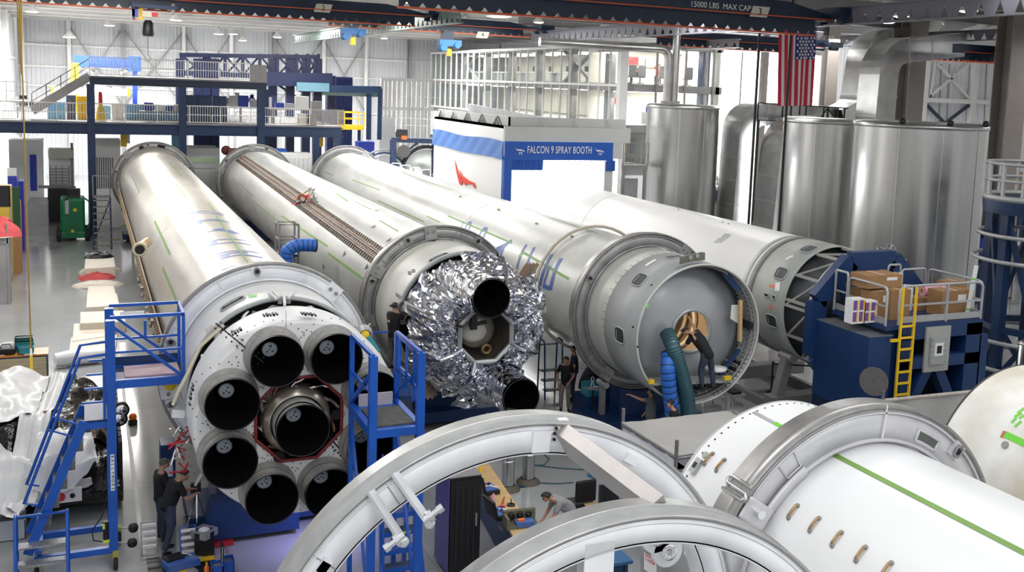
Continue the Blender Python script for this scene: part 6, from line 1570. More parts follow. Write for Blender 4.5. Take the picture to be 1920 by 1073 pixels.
# vertical web pieces under the nearer hoop
A = W(1122, 1010, Y=HB[1]+.05); part('upright_bar', MB().lo(A.x-.13, A.x+.11, HB[1], HB[1]+.18, .2, A.z), M_ALUW, tb); part('edge_bar', MB().lo(A.x-.18, A.x-.13, HB[1]+.02, HB[1]+.3, .2, A.z-.1), M_ALUD, tb)
for q, mt in (((1232, 1008), M_ALUW), ((1253, 1035), M_ALUW)):
    c = W(*q, Y=HB[1]+.9); l = part('pivot_lug', MB().cyl(c, c+Vector((0, .06, 0)), .14, 24), mt, ta); part('pivot_pin', MB().lathe([(-.03, .07), (-.03, .03), (.02, .03), (.02, .075)], c, 'Y', 20, closed=True), M_CHROME, l)
def lowring():
    # ring parts seen through the nearer hoop, standing on the floor behind it
    cx, Y, cz = 4.6, 8.9, 3.1
    t = thing('clamp_segment', 'pale bracket segments seen through the nearer hoop', 'bracket', (5.2, 8.6, 2.9))
    P = lambda x, y, Y=8.4: W(x, y, Y=Y)
    part('side_plate', MB().prism([P(*q) for q in ((1205, 1000), (1290, 1000), (1300, 1073), (1285, 1140), (1205, 1140))], (0, .05, 0)), M_ALUD, t)
    part('curved_plate', MB().prism([P(*q, 8.1) for q in ((1295, 1010), (1345, 1015), (1362, 1073), (1365, 1140), (1320, 1140), (1310, 1080), (1290, 1045))], (0, .08, 0)), M_ALUW, t)
    bp = part('bolt_plate', MB().prism([P(*q, 8.0) for q in ((1300, 1010), (1335, 1020), (1310, 1045))], (0, .03, 0)), M_ALU2, t)
    for q in ((1303, 1016), (1308, 1026), (1312, 1036), (1318, 1030), (1325, 1025)): c = P(*q, 7.98); part('bolt', MB().cyl(c, c+Vector((0, .03, 0)), .016, 8), M_BLACK, bp)
    part('warning_label', MB().prism([P(*q, 8.36) for q in ((1208, 1036), (1230, 1052), (1232, 1085), (1208, 1068))], (0, .01, 0)), M_WHITE, t, 'red and white warning label')
    w_ = part('label_header', MB().prism([P(*q, 8.34) for q in ((1210, 1040), (1228, 1052), (1228, 1060), (1210, 1048))], (0, .01, 0)), M_RED, t)
    text('lettering', 'DANGER', .04, M_WHITE, w_, P(1219, 1050, 8.33), Matrix.Rotation(math.radians(32), 3, 'Y') @ FACE_CAM)
    part('stand_leg', MB().lo(5.0, 5.15, 8.5, 8.65, 0, 3.0), M_STEELG, t); part('stand_leg', MB().lo(5.6, 5.75, 8.5, 8.65, 0, 3.0), M_STEELG, t)
lowring()
def hoopstand(H, lab):
    t = thing('hoop_stand', lab, 'stand', (H[0], H[1], 0))
    zb = H[2]-2.26
    for s in (-.9, .9): part('post', MB().lo(H[0]+s-.08, H[0]+s+.08, H[1]+.05, H[1]+.25, 0, zb+.25), M_NAVYF, t)
    part('cross_beam', MB().lo(H[0]-1.1, H[0]+1.1, H[1]+.02, H[1]+.3, zb-.15, zb+.02), M_NAVYF, t)
    for s in (-.9, .9): part('foot', MB().lo(H[0]+s-.1, H[0]+s+.1, H[1]-.5, H[1]+.8, 0, .12), M_NAVYF, t)
hoopstand(HA, 'blue stand under the farther foreground hoop'); hoopstand(HB, 'blue stand under the nearer foreground hoop')

# ================================================================ BLUE ACCESS PLATFORMS
def left_platform():
    t = thing('access_platform', 'tall bright blue cantilever work platform at the left foreground', 'platform', (.4, 21.6, 0))
    YA, YB = 21.0, 22.1; b = lambda nm, a, c, w_, h=None, m_=M_BLUE: part(nm, MB().beam(a, c, w_, h), m_, t)
    X0, X1 = .36, 1.66; zd = 3.66
    for y in (YA, YB): b('column', (X0, y, .35), (X0, y, zd+1.25), .16)
    for y in (YA, YB):
        b('base_beam', (X0, y, .38), (-.95, y, .38), .12); b('deck_beam', (X0, y, zd), (X1, y, zd), .10, .16)
        b('top_rail', (X0, y, zd+1.3), (X1, y, zd+1.3), .06); b('end_post', (X1, y, zd-.05), (X1, y, zd+1.3), .06)
        b('diagonal_brace', (X0+.05, y, zd+1.12), (X1, y, zd+.05), .055); b('mid_rail', (X0, y, zd+.62), (X1, y, zd+.62), .04)
    b('end_rail', (X1, YA, zd+1.3), (X1, YB, zd+1.3), .05); b('base_cross', (X0, YA, .38), (X0, YB, .38), .12); b('base_cross', (-.95, YA, .38), (-.95, YB, .38), .12)
    part('toe_board', MB().lo(X0, X1, YB-.02, YB, zd+.05, zd+.25), M_NAVYF, t)
    part('deck_plate', MB().lo(X0, X1, YA, YB, zd+.02, zd+.05), M_NAVYF, t); part('pink_pad', MB().lo(X0+.25, X1-.05, YA+.2, YB-.1, zd+.05, zd+.08), M_PADP, t, 'faded pink pad')
    part('sign_plate', MB().box((.78, YB-.05, zd+1.1), (.44, .02, .14)), M_WHITE, t); part('gate_latch', MB().box((1.02, YB-.06, zd+.8), (.05, .04, .35)), M_BLUE, t)
    # label on the column
    lb = part('maker_label', MB().box((X0+.0, YA-.085, 1.95), (.07, .008, .72)), M_WHITE, t)
    for i, ch in enumerate('BALLYMORE'): text('lettering', ch, .075, M_NAVY, lb, (X0, YA-.093, 2.27-i*.08), FACE_CAM @ Matrix.Rotation(-PI/2, 3, 'Z'))
    # stair: stringers run from low left to the landing by the column
    lo_, hi = W(52, 1040, Y=YA), W(158, 790, Y=YA)
    for y in (YA, YB-.1):
        o = Vector((0, y-YA, 0)); b('stringer', lo_+o, hi+o, .07, .17)
        l2, h2 = W(45, 945, Y=YA), W(150, 672, Y=YA)
        part('handrail', MB().tube([l2+o+Vector((.22, 0, -.05)), l2+o, lerp(l2, h2, .5)+o, h2+o, h2+o+Vector((.55, 0, .05))], .03, 8), M_BLUE, t)
    for k in range(6):
        q = lerp(lo_, hi, (k+1.2)/7); part('tread', MB().box(q+Vector((.1, (YB-YA)/2, .05)), (.26, YB-YA-.15, .04)), M_GRATE, t)
    zl = hi.z; part('landing', MB().lo(hi.x, X0, YA, YB, zl-.05, zl), M_NAVYF, t)
    b('landing_beam', (hi.x, YA, zl-.1), (X0, YA, zl-.1), .08, .12)
    for k in range(4): z = zl+.35+k*.27; a = W(150-(k)*0+lerp(-22, 8, k/3), 0+700, Y=YA); part('guard_bar', MB().beam((lerp(-.15, -.02, k/3), YA, z), (X0-.1, YA, z), .035), M_BLUE, t)
    part('guard_post', MB().beam((X0-.12, YA, zl), (X0-.12, YA, zl+1.2), .05), M_BLUE, t)
    for p, q in (((97, 782), (145, 796)), ((90, 806), (132, 818))): b('hand_spreader', W(*p, Y=YA+.1), W(*q, Y=YA+.1), .03)
    # casters
    for (x, y) in ((-.97, YA-.05), (-.97, YB), (X0+.03, YA-.1), (X0+.12, YB)):
        c = part('caster_wheel', MB().lathe([(-.04, .02), (-.04, .12), (0, .14), (.04, .12), (.04, .02)], (x, y, .14), 'X', 24), M_RUBBER, t); part('caster_fork', MB().box((x, y, .28), (.1, .08, .2)), M_YELB, c)
        part('wheel_hub', MB().lathe([(-.045, .01), (-.045, .09), (.045, .09), (.045, .01)], (x, y, .14), 'X', 20), M_REDR, c)
    for q in ((250, 990), (248, 1018)): c = W(*q, Y=YA-.1); part('bumper_wheel', MB().lathe([(-.03, .01), (-.03, .09), (.03, .09), (.03, .01)], c, 'Y', 20), M_BLACK, t); part('bumper_arm', MB().beam(c, (X0+.05, YA, c.z), .03), M_STEELG, t)
    part('air_cylinder', MB().cyl((X0-.13, YA-.05, .62), (X0-.13, YA-.05, .98), .055, 14), M_BLACK, t); part('yellow_clip', MB().box((X0-.17, YA-.1, .9), (.04, .03, .1)), M_HIVIS, t); part('yellow_clip', MB().box((X0-.13, YA-.1, .6), (.11, .03, .05)), M_HIVIS, t)
    part('air_hose', MB().tube([(X0-.1, YA-.1, 1.5), (X0-.2, YA-.1, 1.1), (X0-.38, YA-.1, .85), (X0-.35, YA-.1, .65), (X0-.2, YA-.1, .6)], .013, 6), M_BLACK, t)
left_platform()
def step_stool():
    x, y, w_ = -.86, 20.35, .86
    t = thing('step_stool', 'blue handled grey step stool in front of the tall blue platform', 'steps', (x, y, 0))
    for s_ in (-w_/2, w_/2):
        part('hoop_handle', MB().tube([(x+s_, y+.6, 0), (x+s_, y+.56, 1.28), (x+s_, y+.48, 1.36), (x+s_, y+.30, 1.36), (x+s_, y+.2, 1.28), (x+s_, y, 0)], .032, 8), M_BLUE, t)
    part('back_rail', MB().beam((x-w_/2, y+.55, 1.3), (x+w_/2, y+.55, 1.3), .04), M_BLUE, t)
    for k in range(3): part('tread', MB().box((x, y+.1+k*.2, .2+k*.27), (w_-.06, .24, .04)), M_CHECK, t)
    for s_ in (-w_/2, w_/2): part('thin_leg', MB().beam((x+s_*.95, y+.12, .74), (x+s_*.95, y+.0, 0), .02), M_CLEAT, t)
step_stool()

def centre_platform():
    YA, YB = 16.4, 17.9; X0, X1 = W(698, 800, Y=YA).x, W(787, 800, Y=YA).x; zd = W(740, 808, Y=YA).z; zt = W(745, 665, Y=YA).z
    t = thing('access_platform', 'bright blue gated work platform between the two engine ends', 'platform', ((X0+X1)/2, YA, 0))
    b = lambda nm, a, c, w_, h=None, m_=M_BLUE: part(nm, MB().beam(a, c, w_, h), m_, t)
    for x in (X0, X1):
        b('column', (x, YA, .2), (x, YA, zt), .13); b('column', (x, YB, .2), (x, YB, zt), .08); b('top_rail', (x, YA, zt), (x, YB, zt), .06); b('mid_rail', (x, YA, lerp(zd, zt, .5)), (x, YB, lerp(zd, zt, .5)), .04)
        b('deck_beam', (x, YA, zd), (x, YB, zd), .1, .14); b('diagonal_brace', (x, YB, zd+.1), (x, YA, zt-.25), .06); b('lower_brace', (x, YA, .5), (x, YB, zd-.2), .05); b('base_beam', (x, YA-.9, .25), (x, YB+.2, .25), .1)
        for y in (YA-.85, YB+.15): part('caster_wheel', MB().lathe([(-.04, .02), (-.04, .11), (.04, .11), (.04, .02)], (x, y, .11), 'X', 20), M_RUBBER, t)
    for z in (zt-.05, lerp(zd, zt, .55)): b('gate_bar', (X1, YA+.4, z), (X1, YA+1.3, z), .04)
    for y in (YA+.4, YA+.85, YA+1.3): b('gate_upright', (X1, y, zd+.35), (X1, y, zt), .04)
    b('deck_front_beam', (X0, YA, zd-.02), (X1, YA, zd-.02), .08, .14); part('deck_plate', MB().lo(X0, X1, YA, YB, zd, zd+.03), M_BLUE, t); part('deck_mat', MB().lo(X0+.1, X1-.05, YA+.15, YB-.35, zd+.03, zd+.06), M_MATG, t, 'worn grey mat'); part('toe_board', MB().lo(X0+.1, X1-.1, YB-.15, YB-.1, zd+.03, zd+.25), M_PADP2, t)
    # rear upper platform where the worker stands
    Yc, Yd = 22.7, 24.9; Xa, Xb = 6.0, 7.0; zz = 2.35
    t2 = thing('access_platform', 'blue platform behind the gate where the lettered shirt worker stands', 'platform', (6.5, 23.4, 0))
    c = lambda nm, a, d, w_, h=None, m_=M_BLUE: part(nm, MB().beam(a, d, w_, h), m_, t2)
    part('deck_plate', MB().lo(Xa, Xb, Yc, Yd, zz-.1, zz), M_NAVYF, t2)
    for x, y in ((Xa, Yc), (Xa, Yd), (Xb, Yc), (Xb, Yd)): c('post', (x, y, 0), (x, y, zz+(1.0 if x == Xa else .9 if y == Yc else .0)), .08)
    c('top_rail', (Xa, Yc, zz+1.0), (Xa, Yd, zz+1.0), .05); c('mid_rail', (Xa, Yc, zz+.5), (Xa, Yd, zz+.5), .04); c('top_rail', (Xa, Yd, zz+1.0), (Xb-.1, Yd, zz+1.0), .04)
    return zz
ZPLAT = centre_platform()
def yblue_tool():
    p = W(684, 628, Y=21.9); t = thing('torque_tool', 'yellow and teal power tool hanging beside the blue gate', 'tool', p)
    part('tool_head', MB().sphere(p, .11, 12, 8), M_YEL, t); part('tool_body', MB().cyl(p+Vector((.02, 0, -.05)), p+Vector((.25, 0, -.42)), .11, 14), M_TEAL, t); part('tool_handle', MB().cyl(p+Vector((.25, 0, -.42)), p+Vector((.36, 0, -.65)), .08, 12), M_TANP, t)
    part('tool_shroud', MB().lathe([(-.05, .13), (.1, .2), (.15, .2)], p, 'Y', 20), M_CLEAT, t)
    part('hanger_arm', MB().beam(p+Vector((0, .05, 0)), p+Vector((.3, .75, .05)), .04), M_STEELG, t)
yblue_tool()
def rolling_ladder():
    # stepladder with a tool tray seen through the farther hoop
    p = W(760, 1060, Z=0); x0, y0 = 5.05, 17.6
    t = thing('rolling_ladder', 'blue rolling ladder with yellow step stickers seen through the hoop', 'ladder', (x0, y0, 0))
    zt = 2.55
    for s in (-.36, .36):
        part('front_rail', MB().beam((x0+s*1.15, y0-.5, 0), (x0+s*.8, y0+.25, zt), .07, .09), M_BLUE, t); part('rear_leg', MB().beam((x0+s, y0+.9, 0), (x0+s*.8, y0+.4, zt), .07), M_BLUE, t)
        part('handrail', MB().tube([(x0+s*.8, y0+.25, zt), (x0+s*.8, y0+.1, zt+.35), (x0+s*1.0, y0-.35, 1.0)], .02, 8), M_BLUE, t)
    for k in range(8):
        u = (k+1)/8.5; q = Vector((x0, lerp(y0-.5, y0+.25, u), zt*u)); st = part('step', MB().box(q, (.72-.1*u, .22, .04)), M_NAVYF if k % 2 == 0 else M_BLUE, t); part('step_nosing', MB().box(q+Vector((0, -.11, -.02)), (.72-.1*u, .02, .08)), M_BLUE, st)
        if k in (4, 6): part('sticker', MB().box(q+Vector((0, -.125, -.01)), (.34, .008, .04)), M_HIVIS, st)
    part('top_platform', MB().box((x0, y0+.4, zt), (.6, .4, .05)), M_BLUE, t)
rolling_ladder()

# ================================================================ NAVY FIXTURE WITH CARTONS
def fixture():
    t = thing('assembly_fixture', 'big navy assembly fixture with yellow ladder at the end of the white stage', 'fixture', (20, 21, 0))
    Y0, Y1 = 20.0, 22.1; XL, XR = 17.88, 21.75; zb, zt, zd = 1.55, 3.62, 3.86
    p = lambda nm, x0, x1, y0, y1, a, b_, m_=M_NAVYF: part(nm, MB().lo(x0, x1, y0, y1, a, b_), m_, t)
    p('side_box', XL, XL+.75, Y0, Y1, zb, zt-.02); p('box_top', XL, XL+.78, Y0-.01, Y1, zt-.02, zt, M_CLEATN); p('front_panel', XL+.75, XL+1.15, Y0+.25, Y1, zb-.2, zt+.1)  # box top is greyer and paler than its navy sides
    p('deck', XL+.5, XR, Y0, Y1, zd-.12, zd); 
    p('front_beam', XL+1.1, XR, Y0, Y0+.35, zd-.42, zd-.12); p('middle_beam', XL+1.1, XR, Y0, Y0+.35, 2.65, 2.95); p('right_post', XR-.55, XR, Y0, Y0+.5, 0, zd-.1); p('shoulder', XR-.05, XR+.25, Y0, Y1, 0, zd-.45)
    p('left_post', XL+1.1, XL+1.45, Y0, Y0+.4, 0, zd-.3)
    xm = W(1755, 650, Y=Y0).x
    for s in (-1, 1): part('raking_leg', MB().beam((xm+s*.12, Y0+.15, 2.7), (xm+s*1.15, Y0+.15, .9), .28), M_NAVYF, t)
    p('base_beam', XL+1.1, XR, Y0, Y0+.4, .3, .8)
    p('rear_panel', XL+1.2, XR-.5, Y0+1.6, Y0+1.7, .8, zd-.2, M_NAVYD)
    # hub plate
    h = part('hub_plate', MB().lo(xm-.42, xm+.42, Y0-.06, Y0, 2.55, 3.75), M_CLEATG, t, 'grey mounting plate'); part('flange_plate', MB().box((xm-.02, Y0-.1, 3.12), (.52, .06, .72)), M_CLEAT, h)
    part('square_bore', MB().box((xm-.02, Y0-.14, 3.16), (.16, .02, .2)), M_BLACK, h); part('bore_frame', MB().box((xm-.02, Y0-.132, 3.16), (.28, .02, .34)), M_WHITE, h)
    M = MB()
    for k in range(5):
        for s in (-1, 1): M.cyl((xm-.02+s*.22, Y0-.14, 2.82+k*.15), (xm-.02+s*.22, Y0-.12, 2.82+k*.15), .02, 8)
    part('flange_bolts', M, M_STEELG, h, kind='stuff')
    # octagonal head frame around the stage axis
    oc = [Vector((19.75+1.95*math.sin(a), 22.25, 3.35+1.95*math.cos(a))) for a in [PI/8+k*PI/4 for k in range(8)]]
    for k in range(8): part('head_frame_bar', MB().beam(oc[k], oc[(k+1) % 8], .5, .3, up=(0, 1, 0)), M_NAVYF, t)
    part('head_strut', MB().beam(oc[7]+Vector((.5, 0, 0)), W(1690, 560, Y=21.9), .2), M_NAVYF, t); part('head_strut', MB().beam(W(1575, 535, Y=22.1), W(1600, 590, Y=22.0), .16), M_NAVYF, t)
    for x in (18.2, 21.2): p('foot', x-.3, x+.3, Y0+.3, Y1, 0, zb, M_NAVYD)
    p('kick_block', XL+.2, XL+.8, Y0+.3, Y1-.4, 1.2, zb, M_NAVYD)
    # grey guard rails on the deck
    def loop(a, b_, h=1.0):
        a, b_ = Vector(a), Vector(b_); d = (b_-a)*.08; z = Vector((0, 0, 1))
        pts = [a, a+z*(h-.12), a+z*(h-.03)+d*.4, a+z*h+d, b_+z*h-d, b_+z*(h-.03)-d*.4, b_+z*(h-.12), b_]
        r = part('guard_rail', MB().tube(pts, .035, 8), M_CLEAT, t); part('mid_rail', MB().beam(a+z*h*.5, b_+z*h*.5, .045), M_CLEAT, r); part('toe_plate', MB().beam(a+z*.12, b_+z*.12, .03, .16), M_CLEAT, r); return r
    xs = XL+.52
    loop((xs, Y1-.05, zd), (xs, Y1-.55, zd), 1.1); loop((xs, Y1-.6, zd), (xs, Y0+.03, zd)); loop((xs+.42, Y0+.03, zd), (XR-.08, Y0+.03, zd)); part('rail_post', MB().beam((lerp(xs+.42, XR, .55), Y0+.03, zd), (lerp(xs+.42, XR, .55), Y0+.03, zd+1), .06), M_CLEAT, t)
    loop((XR-.05, Y0+.05, zd), (XR-.05, Y1-.05, zd)); loop((XR-1.0, Y1, zd), (XR-.1, Y1, zd)); loop((XR-1.5, Y1, zd), (XR-1.05, Y1, zd), 1.15)
    # yellow ladder
    xa = W(1695, 640, Y=Y0-.1).x; 
    la = part('ladder', MB().beam((xa-.17, Y0-.12, 1.7), (xa-.17, Y0-.12, zd+1.0), .055), M_YEL, t, 'yellow ladder'); part('ladder_rail', MB().beam((xa+.27, Y0-.12, 1.7), (xa+.27, Y0-.12, zd+1.0), .055), M_YEL, la)
    for k in range(8): part('rung', MB().beam((xa-.17, Y0-.12, 1.75+k*.3), (xa+.27, Y0-.12, 1.75+k*.3), .05), M_YEL, la)
    part('stand_off', MB().beam((xa-.45, Y0-.1, 3.5), (xa-.17, Y0-.1, 3.5), .07), M_YEL, la)
fixture()
# cartons on the fixture deck
def carton(x0, x1, y0, y1, Y, d, label, mt=M_CARD, nm='carton', group=None, tape_=True, zb=3.86, lab=False):
    a = W(x0, y0, Y=Y); b = W(x1, y1, Y=Y); z0 = b.z if zb is None else zb
    t = thing(nm, label, 'box', ((a.x+b.x)/2, Y+d/2, z0), group)
    part('box_body', MB().lo(a.x, b.x, Y, Y+d, z0, a.z), mt, t)
    if tape_:
        part('flap', MB().lo(a.x+.01, (a.x+b.x)/2-.01, Y+.01, Y+d-.01, a.z, a.z+.012), mt, t); part('flap', MB().lo((a.x+b.x)/2+.01, b.x-.01, Y+.01, Y+d-.01, a.z, a.z+.012), mt, t)
        part('packing_tape', MB().lo((a.x+b.x)/2-.03, (a.x+b.x)/2+.03, Y-.004, Y+d, a.z+.012, a.z+.016), M_TAN, t)
    if lab: part('shipping_label', MB().lo(lerp(a.x, b.x, .55), lerp(a.x, b.x, .85), Y-.006, Y, lerp(z0, a.z, .6), lerp(z0, a.z, .85)), M_WHITE, t)
    return t, a.z
_, zc = carton(1638, 1668, 548, 598, 20.75, .5, 'upright brown carton at the front of the fixture deck', lab=True)
_, z2_ = carton(1672, 1704, 546, 600, 20.55, .6, 'tall brown carton directly behind the yellow ladder')
_, z3_ = carton(1613, 1640, 545, 585, 21.45, .4, 'small brown carton at the back left of the fixture deck')
carton(1628, 1690, 519, 546, 20.85, .7, 'long brown carton lying across two others on the fixture', zb=max(zc, z2_)+.02, lab=True)
carton(1718, 1757, 560, 595, 21.3, .4, 'low brown carton right of the ladder on the fixture deck'); carton(1768, 1816, 548, 597, 20.5, .55, 'largest brown carton at the right corner of the fixture deck', lab=True)
carton(1776, 1812, 530, 548, 21.2, .4, 'partly hidden carton behind the largest carton'); carton(1757, 1768, 562, 590, 21.0, .3, 'white box squeezed between two right cartons', M_WHITE, 'white_box', tape_=False)
for i, (x0, y0, lab) in enumerate(((1600, 562, 'left printed retail pack with purple and yellow pattern on the fixture'), (1622, 566, 'right printed retail pack with purple and yellow pattern on the fixture'))):
    a = W(x0, y0, Y=20.45); t = thing('retail_pack', lab, 'box', (a.x+.22, 20.6, 3.86)); part('pack_body', MB().lo(a.x, a.x+.42, 20.45, 20.75, 3.86, a.z), M_WHITE, t)
    for k in range(2):
        for j in range(2):
            zz = 3.9+j*(a.z-3.9)/2; part('printed_panel', MB().lo(a.x+.02+k*.2, a.x+.13+k*.2, 20.44, 20.45, zz+.02, zz+(a.z-3.9)/2-.03), mat('pack_purple', (.18, .08, .3), .5), t); part('printed_strip', MB().lo(a.x+.14+k*.2, a.x+.18+k*.2, 20.44, 20.45, zz, zz+(a.z-3.9)/2-.03), M_YEL, t)
def roll(x0, x1, y, Y, r, mt, label, nm='bubble_wrap_roll', zb=None):
    a = W(x0, y, Y=Y); b = W(x1, y, Y=Y); z = a.z if zb is None else zb+r
    t = thing(nm, label, 'roll', ((a.x+b.x)/2, Y, z-r)); part('wrap', MB().cyl((a.x, Y, z), (b.x, Y, z), r, 18), mt, t); part('core', MB().cyl((a.x-.01, Y, z), (b.x+.01, Y, z), r*.3, 12), M_CARD, t)
roll(1728, 1762, 552, 21.5, .16, M_PINK, 'pink bubble wrap roll resting on the low carton', zb=W(1730, 560, Y=21.3).z+.02)
for (x, y, lab) in ((1771, 535, 'pink wrap bundle left of the rear carton'), (1790, 538, 'pink wrap bundle right of the rear carton')):
    a = W(x, y, Y=21.35); t = thing('wrap_bundle', lab, 'bundle', (a.x, 21.35, 3.86)); part('bundle', MB().lathe([(0, .13), (a.z-3.86, .15), (a.z-3.8, .05)], (a.x, 21.35, 3.86), 'Z', 14), M_PINK, t); part('tie', MB().lathe([(.3, .15), (.33, .15)], (a.x, 21.35, 3.86), 'Z', 14), M_TANP, t)
for (x, y, Y, r, lab) in ((1683, 512, 21.6, .15, 'white paper roll standing behind the long carton'), (1703, 535, 21.5, .15, 'white paper roll with red print behind the yellow ladder')):
    a = W(x, y, Y=Y); t = thing('paper_roll', lab, 'roll', (a.x, Y, 3.86)); part('paper', MB().cyl((a.x, Y, 3.86), (a.x, Y, a.z), r, 20), M_WHITE, t); part('roll_core', MB().cyl((a.x, Y, a.z), (a.x, Y, a.z+.01), r*.35, 12), M_CARD, t)
roll(1716, 1760, 599, 20.35, .06, M_WHITE, 'thin white tube lying at the front edge of the fixture deck', 'white_tube', zb=3.86)
a, b = W(1831, 498, Y=20.3), W(1812, 596, Y=20.3); b.z = 3.88
t = thing('measuring_board', 'tall white board with green bands leaning at the fixture corner', 'board', b); part('board', MB().beam(b, a, .12, .04), M_WHITE, t)
for u in (.12, .72): q = lerp(b, a, u); part('green_band', MB().beam(q, lerp(b, a, u+.03), .13, .05), M_TAPE2, t)
# round cover on a post beside the fixture
def disc():
    c = W(1638, 716, Y=19.2); nrm = Vector((-.86, -.5, 0)); t = thing('round_reflector', 'grey round disc on a post leaning by the fixture side', 'disc', (c.x+.12, 19.27, 0))
    sx = Vector((nrm.y, -nrm.x, 0)); n = 32; r = .36
    vs = [c+(sx*math.cos(2*PI*k/n)+Vector((0, 0, 1))*math.sin(2*PI*k/n))*r for k in range(n)]
    part('disc', MB().prism(vs, -nrm*.03), mat('warm_grey_disc', (.20, .19, .185), .4, .5, .1, 4), t)
    part('hub', MB().cyl(c, c-nrm*.2, .05, 12), M_CLEAT, t); part('post', MB().cyl((c.x+.17, c.y+.1, 0), (c.x+.17, c.y+.1, c.z+.05), .025, 8), M_BLACK, t)
disc()
def stanchion():
    c = W(1446, 736, Z=0); t = thing('belt_stanchion', 'black belt stanchion on the floor by the white stage', 'post', c)
    part('base', MB().lathe([(0, .19), (.03, .18), (.05, .03)], c, 'Z', 24), M_BLACK, t); part('post', MB().cyl(c, c+Vector((0, 0, .98)), .03, 12), M_BLACK, t); part('cap', MB().cyl(c+Vector((0, 0, .95)), c+Vector((0, 0, 1.03)), .045, 14), M_NAVYF, t)
    part('belt', MB().beam(c+Vector((0, 0, .95)), c+Vector((2.6, -1.2, .9)), .01, .05), M_NAVYF, t)
stanchion()

# ================================================================ FLEX DUCTS, TENT
def flexduct(path, r, mt, label, band, nm='flexible_duct', wire=M_NAVYD):
    P = [Vector(q) for q in path]; Q = []
    for i in range(len(P)-1):
        p0 = P[max(i-1, 0)]; p1, p2 = P[i], P[i+1]; p3 = P[min(i+2, len(P)-1)]
        for k in range(12):
            u = k/12; Q.append(.5*((2*p1)+(p2-p0)*u+(2*p0-5*p1+4*p2-p3)*u*u+(3*p1-p0-3*p2+p3)*u**3))
    Q.append(P[-1]); L = sum((Q[i+1]-Q[i]).length for i in range(len(Q)-1)); n = int(L/band)
    R = []; d = 0; i = 0; 
    # resample
    cum = [0]
    for k in range(len(Q)-1): cum.append(cum[-1]+(Q[k+1]-Q[k]).length)
    m_ = n*4; pts = []; rs = []
    for k in range(m_+1):
        s = L*k/m_
        while i < len(cum)-2 and cum[i+1] < s: i += 1
        u = (s-cum[i])/max(cum[i+1]-cum[i], 1e-6); pts.append(lerp(Q[i], Q[i+1], u)); rs.append(r*(1 if k % 4 else .93))
    t = thing(nm, label, 'duct', P[-1]); part('duct_skin', MB().tube(pts, rs, 20), mt, t)
    M = MB()
    for k in range(0, m_, 4):
        if k+1 < len(pts): d_ = (pts[k+1]-pts[k]).normalized(); M.tube([pts[k]-d_*.012, pts[k]+d_*.012], r*.965, 20, caps=False)
    part('wire_coils', M, wire, t, kind='stuff')
    part('end_collar', MB().cyl(pts[0], pts[1], r*1.04, 20), wire, t)
flexduct([W(1254, 664, Y=22.2), W(1252, 690, Y=22.0), W(1255, 730, Y=21.97), W(1260, 770, Y=22.0), W(1262, 810, Y=22.1)], .19, M_DUCTB, 'bright blue flexible duct hanging out of the open stage end', .16)
flexduct([W(1252, 626, Y=22.45), W(1262, 652, Y=22.05), W(1277, 700, Y=21.97), W(1288, 745, Y=21.97), W(1292, 810, Y=22.1)], .2, M_DUCTG, 'dark green flexible duct beside the blue one in the open stage end', .06, wire=mat('duct_shine', (.10, .22, .25), .25, .5))
flexduct([W(575, 461, Y=33.0)+Vector((.3, 0, 0)), W(562, 460, Y=33), W(545, 466, Y=33), W(537, 480, Y=33), W(537, 500, Y=33)-Vector((0, 0, .6))], .21, M_DUCTB, 'short blue flexible duct plugged into the side of the second stage', .14)
def duct_stand():
    Y = 33.4; a = W(524, 422, Y=Y); b = W(560, 424, Y=Y); zz = W(535, 478, Y=Y).z
    t = thing('scaffold_steps', 'small grey guard railed platform between the first two stages', 'platform', (a.x, Y, 0))
    for x in (a.x, b.x):
        for y in (Y, Y+.7): part('post', MB().cyl((x, y, 0), (x, y, a.z), .035, 8), M_STEELG, t)
    for z in (a.z, lerp(zz, a.z, .5)):
        part('rail', MB().tube([(a.x, Y, z), (b.x, Y, z), (b.x, Y+.7, z), (a.x, Y+.7, z)], .03, 8, closed=True), M_STEELG, t)
    part('deck', MB().lo(a.x, b.x, Y, Y+.7, zz-.08, zz), M_NAVYF, t); part('body', MB().lo(a.x, b.x-.2, Y+.1, Y+.6, .1, zz-.1), M_NAVY, t)
duct_stand()

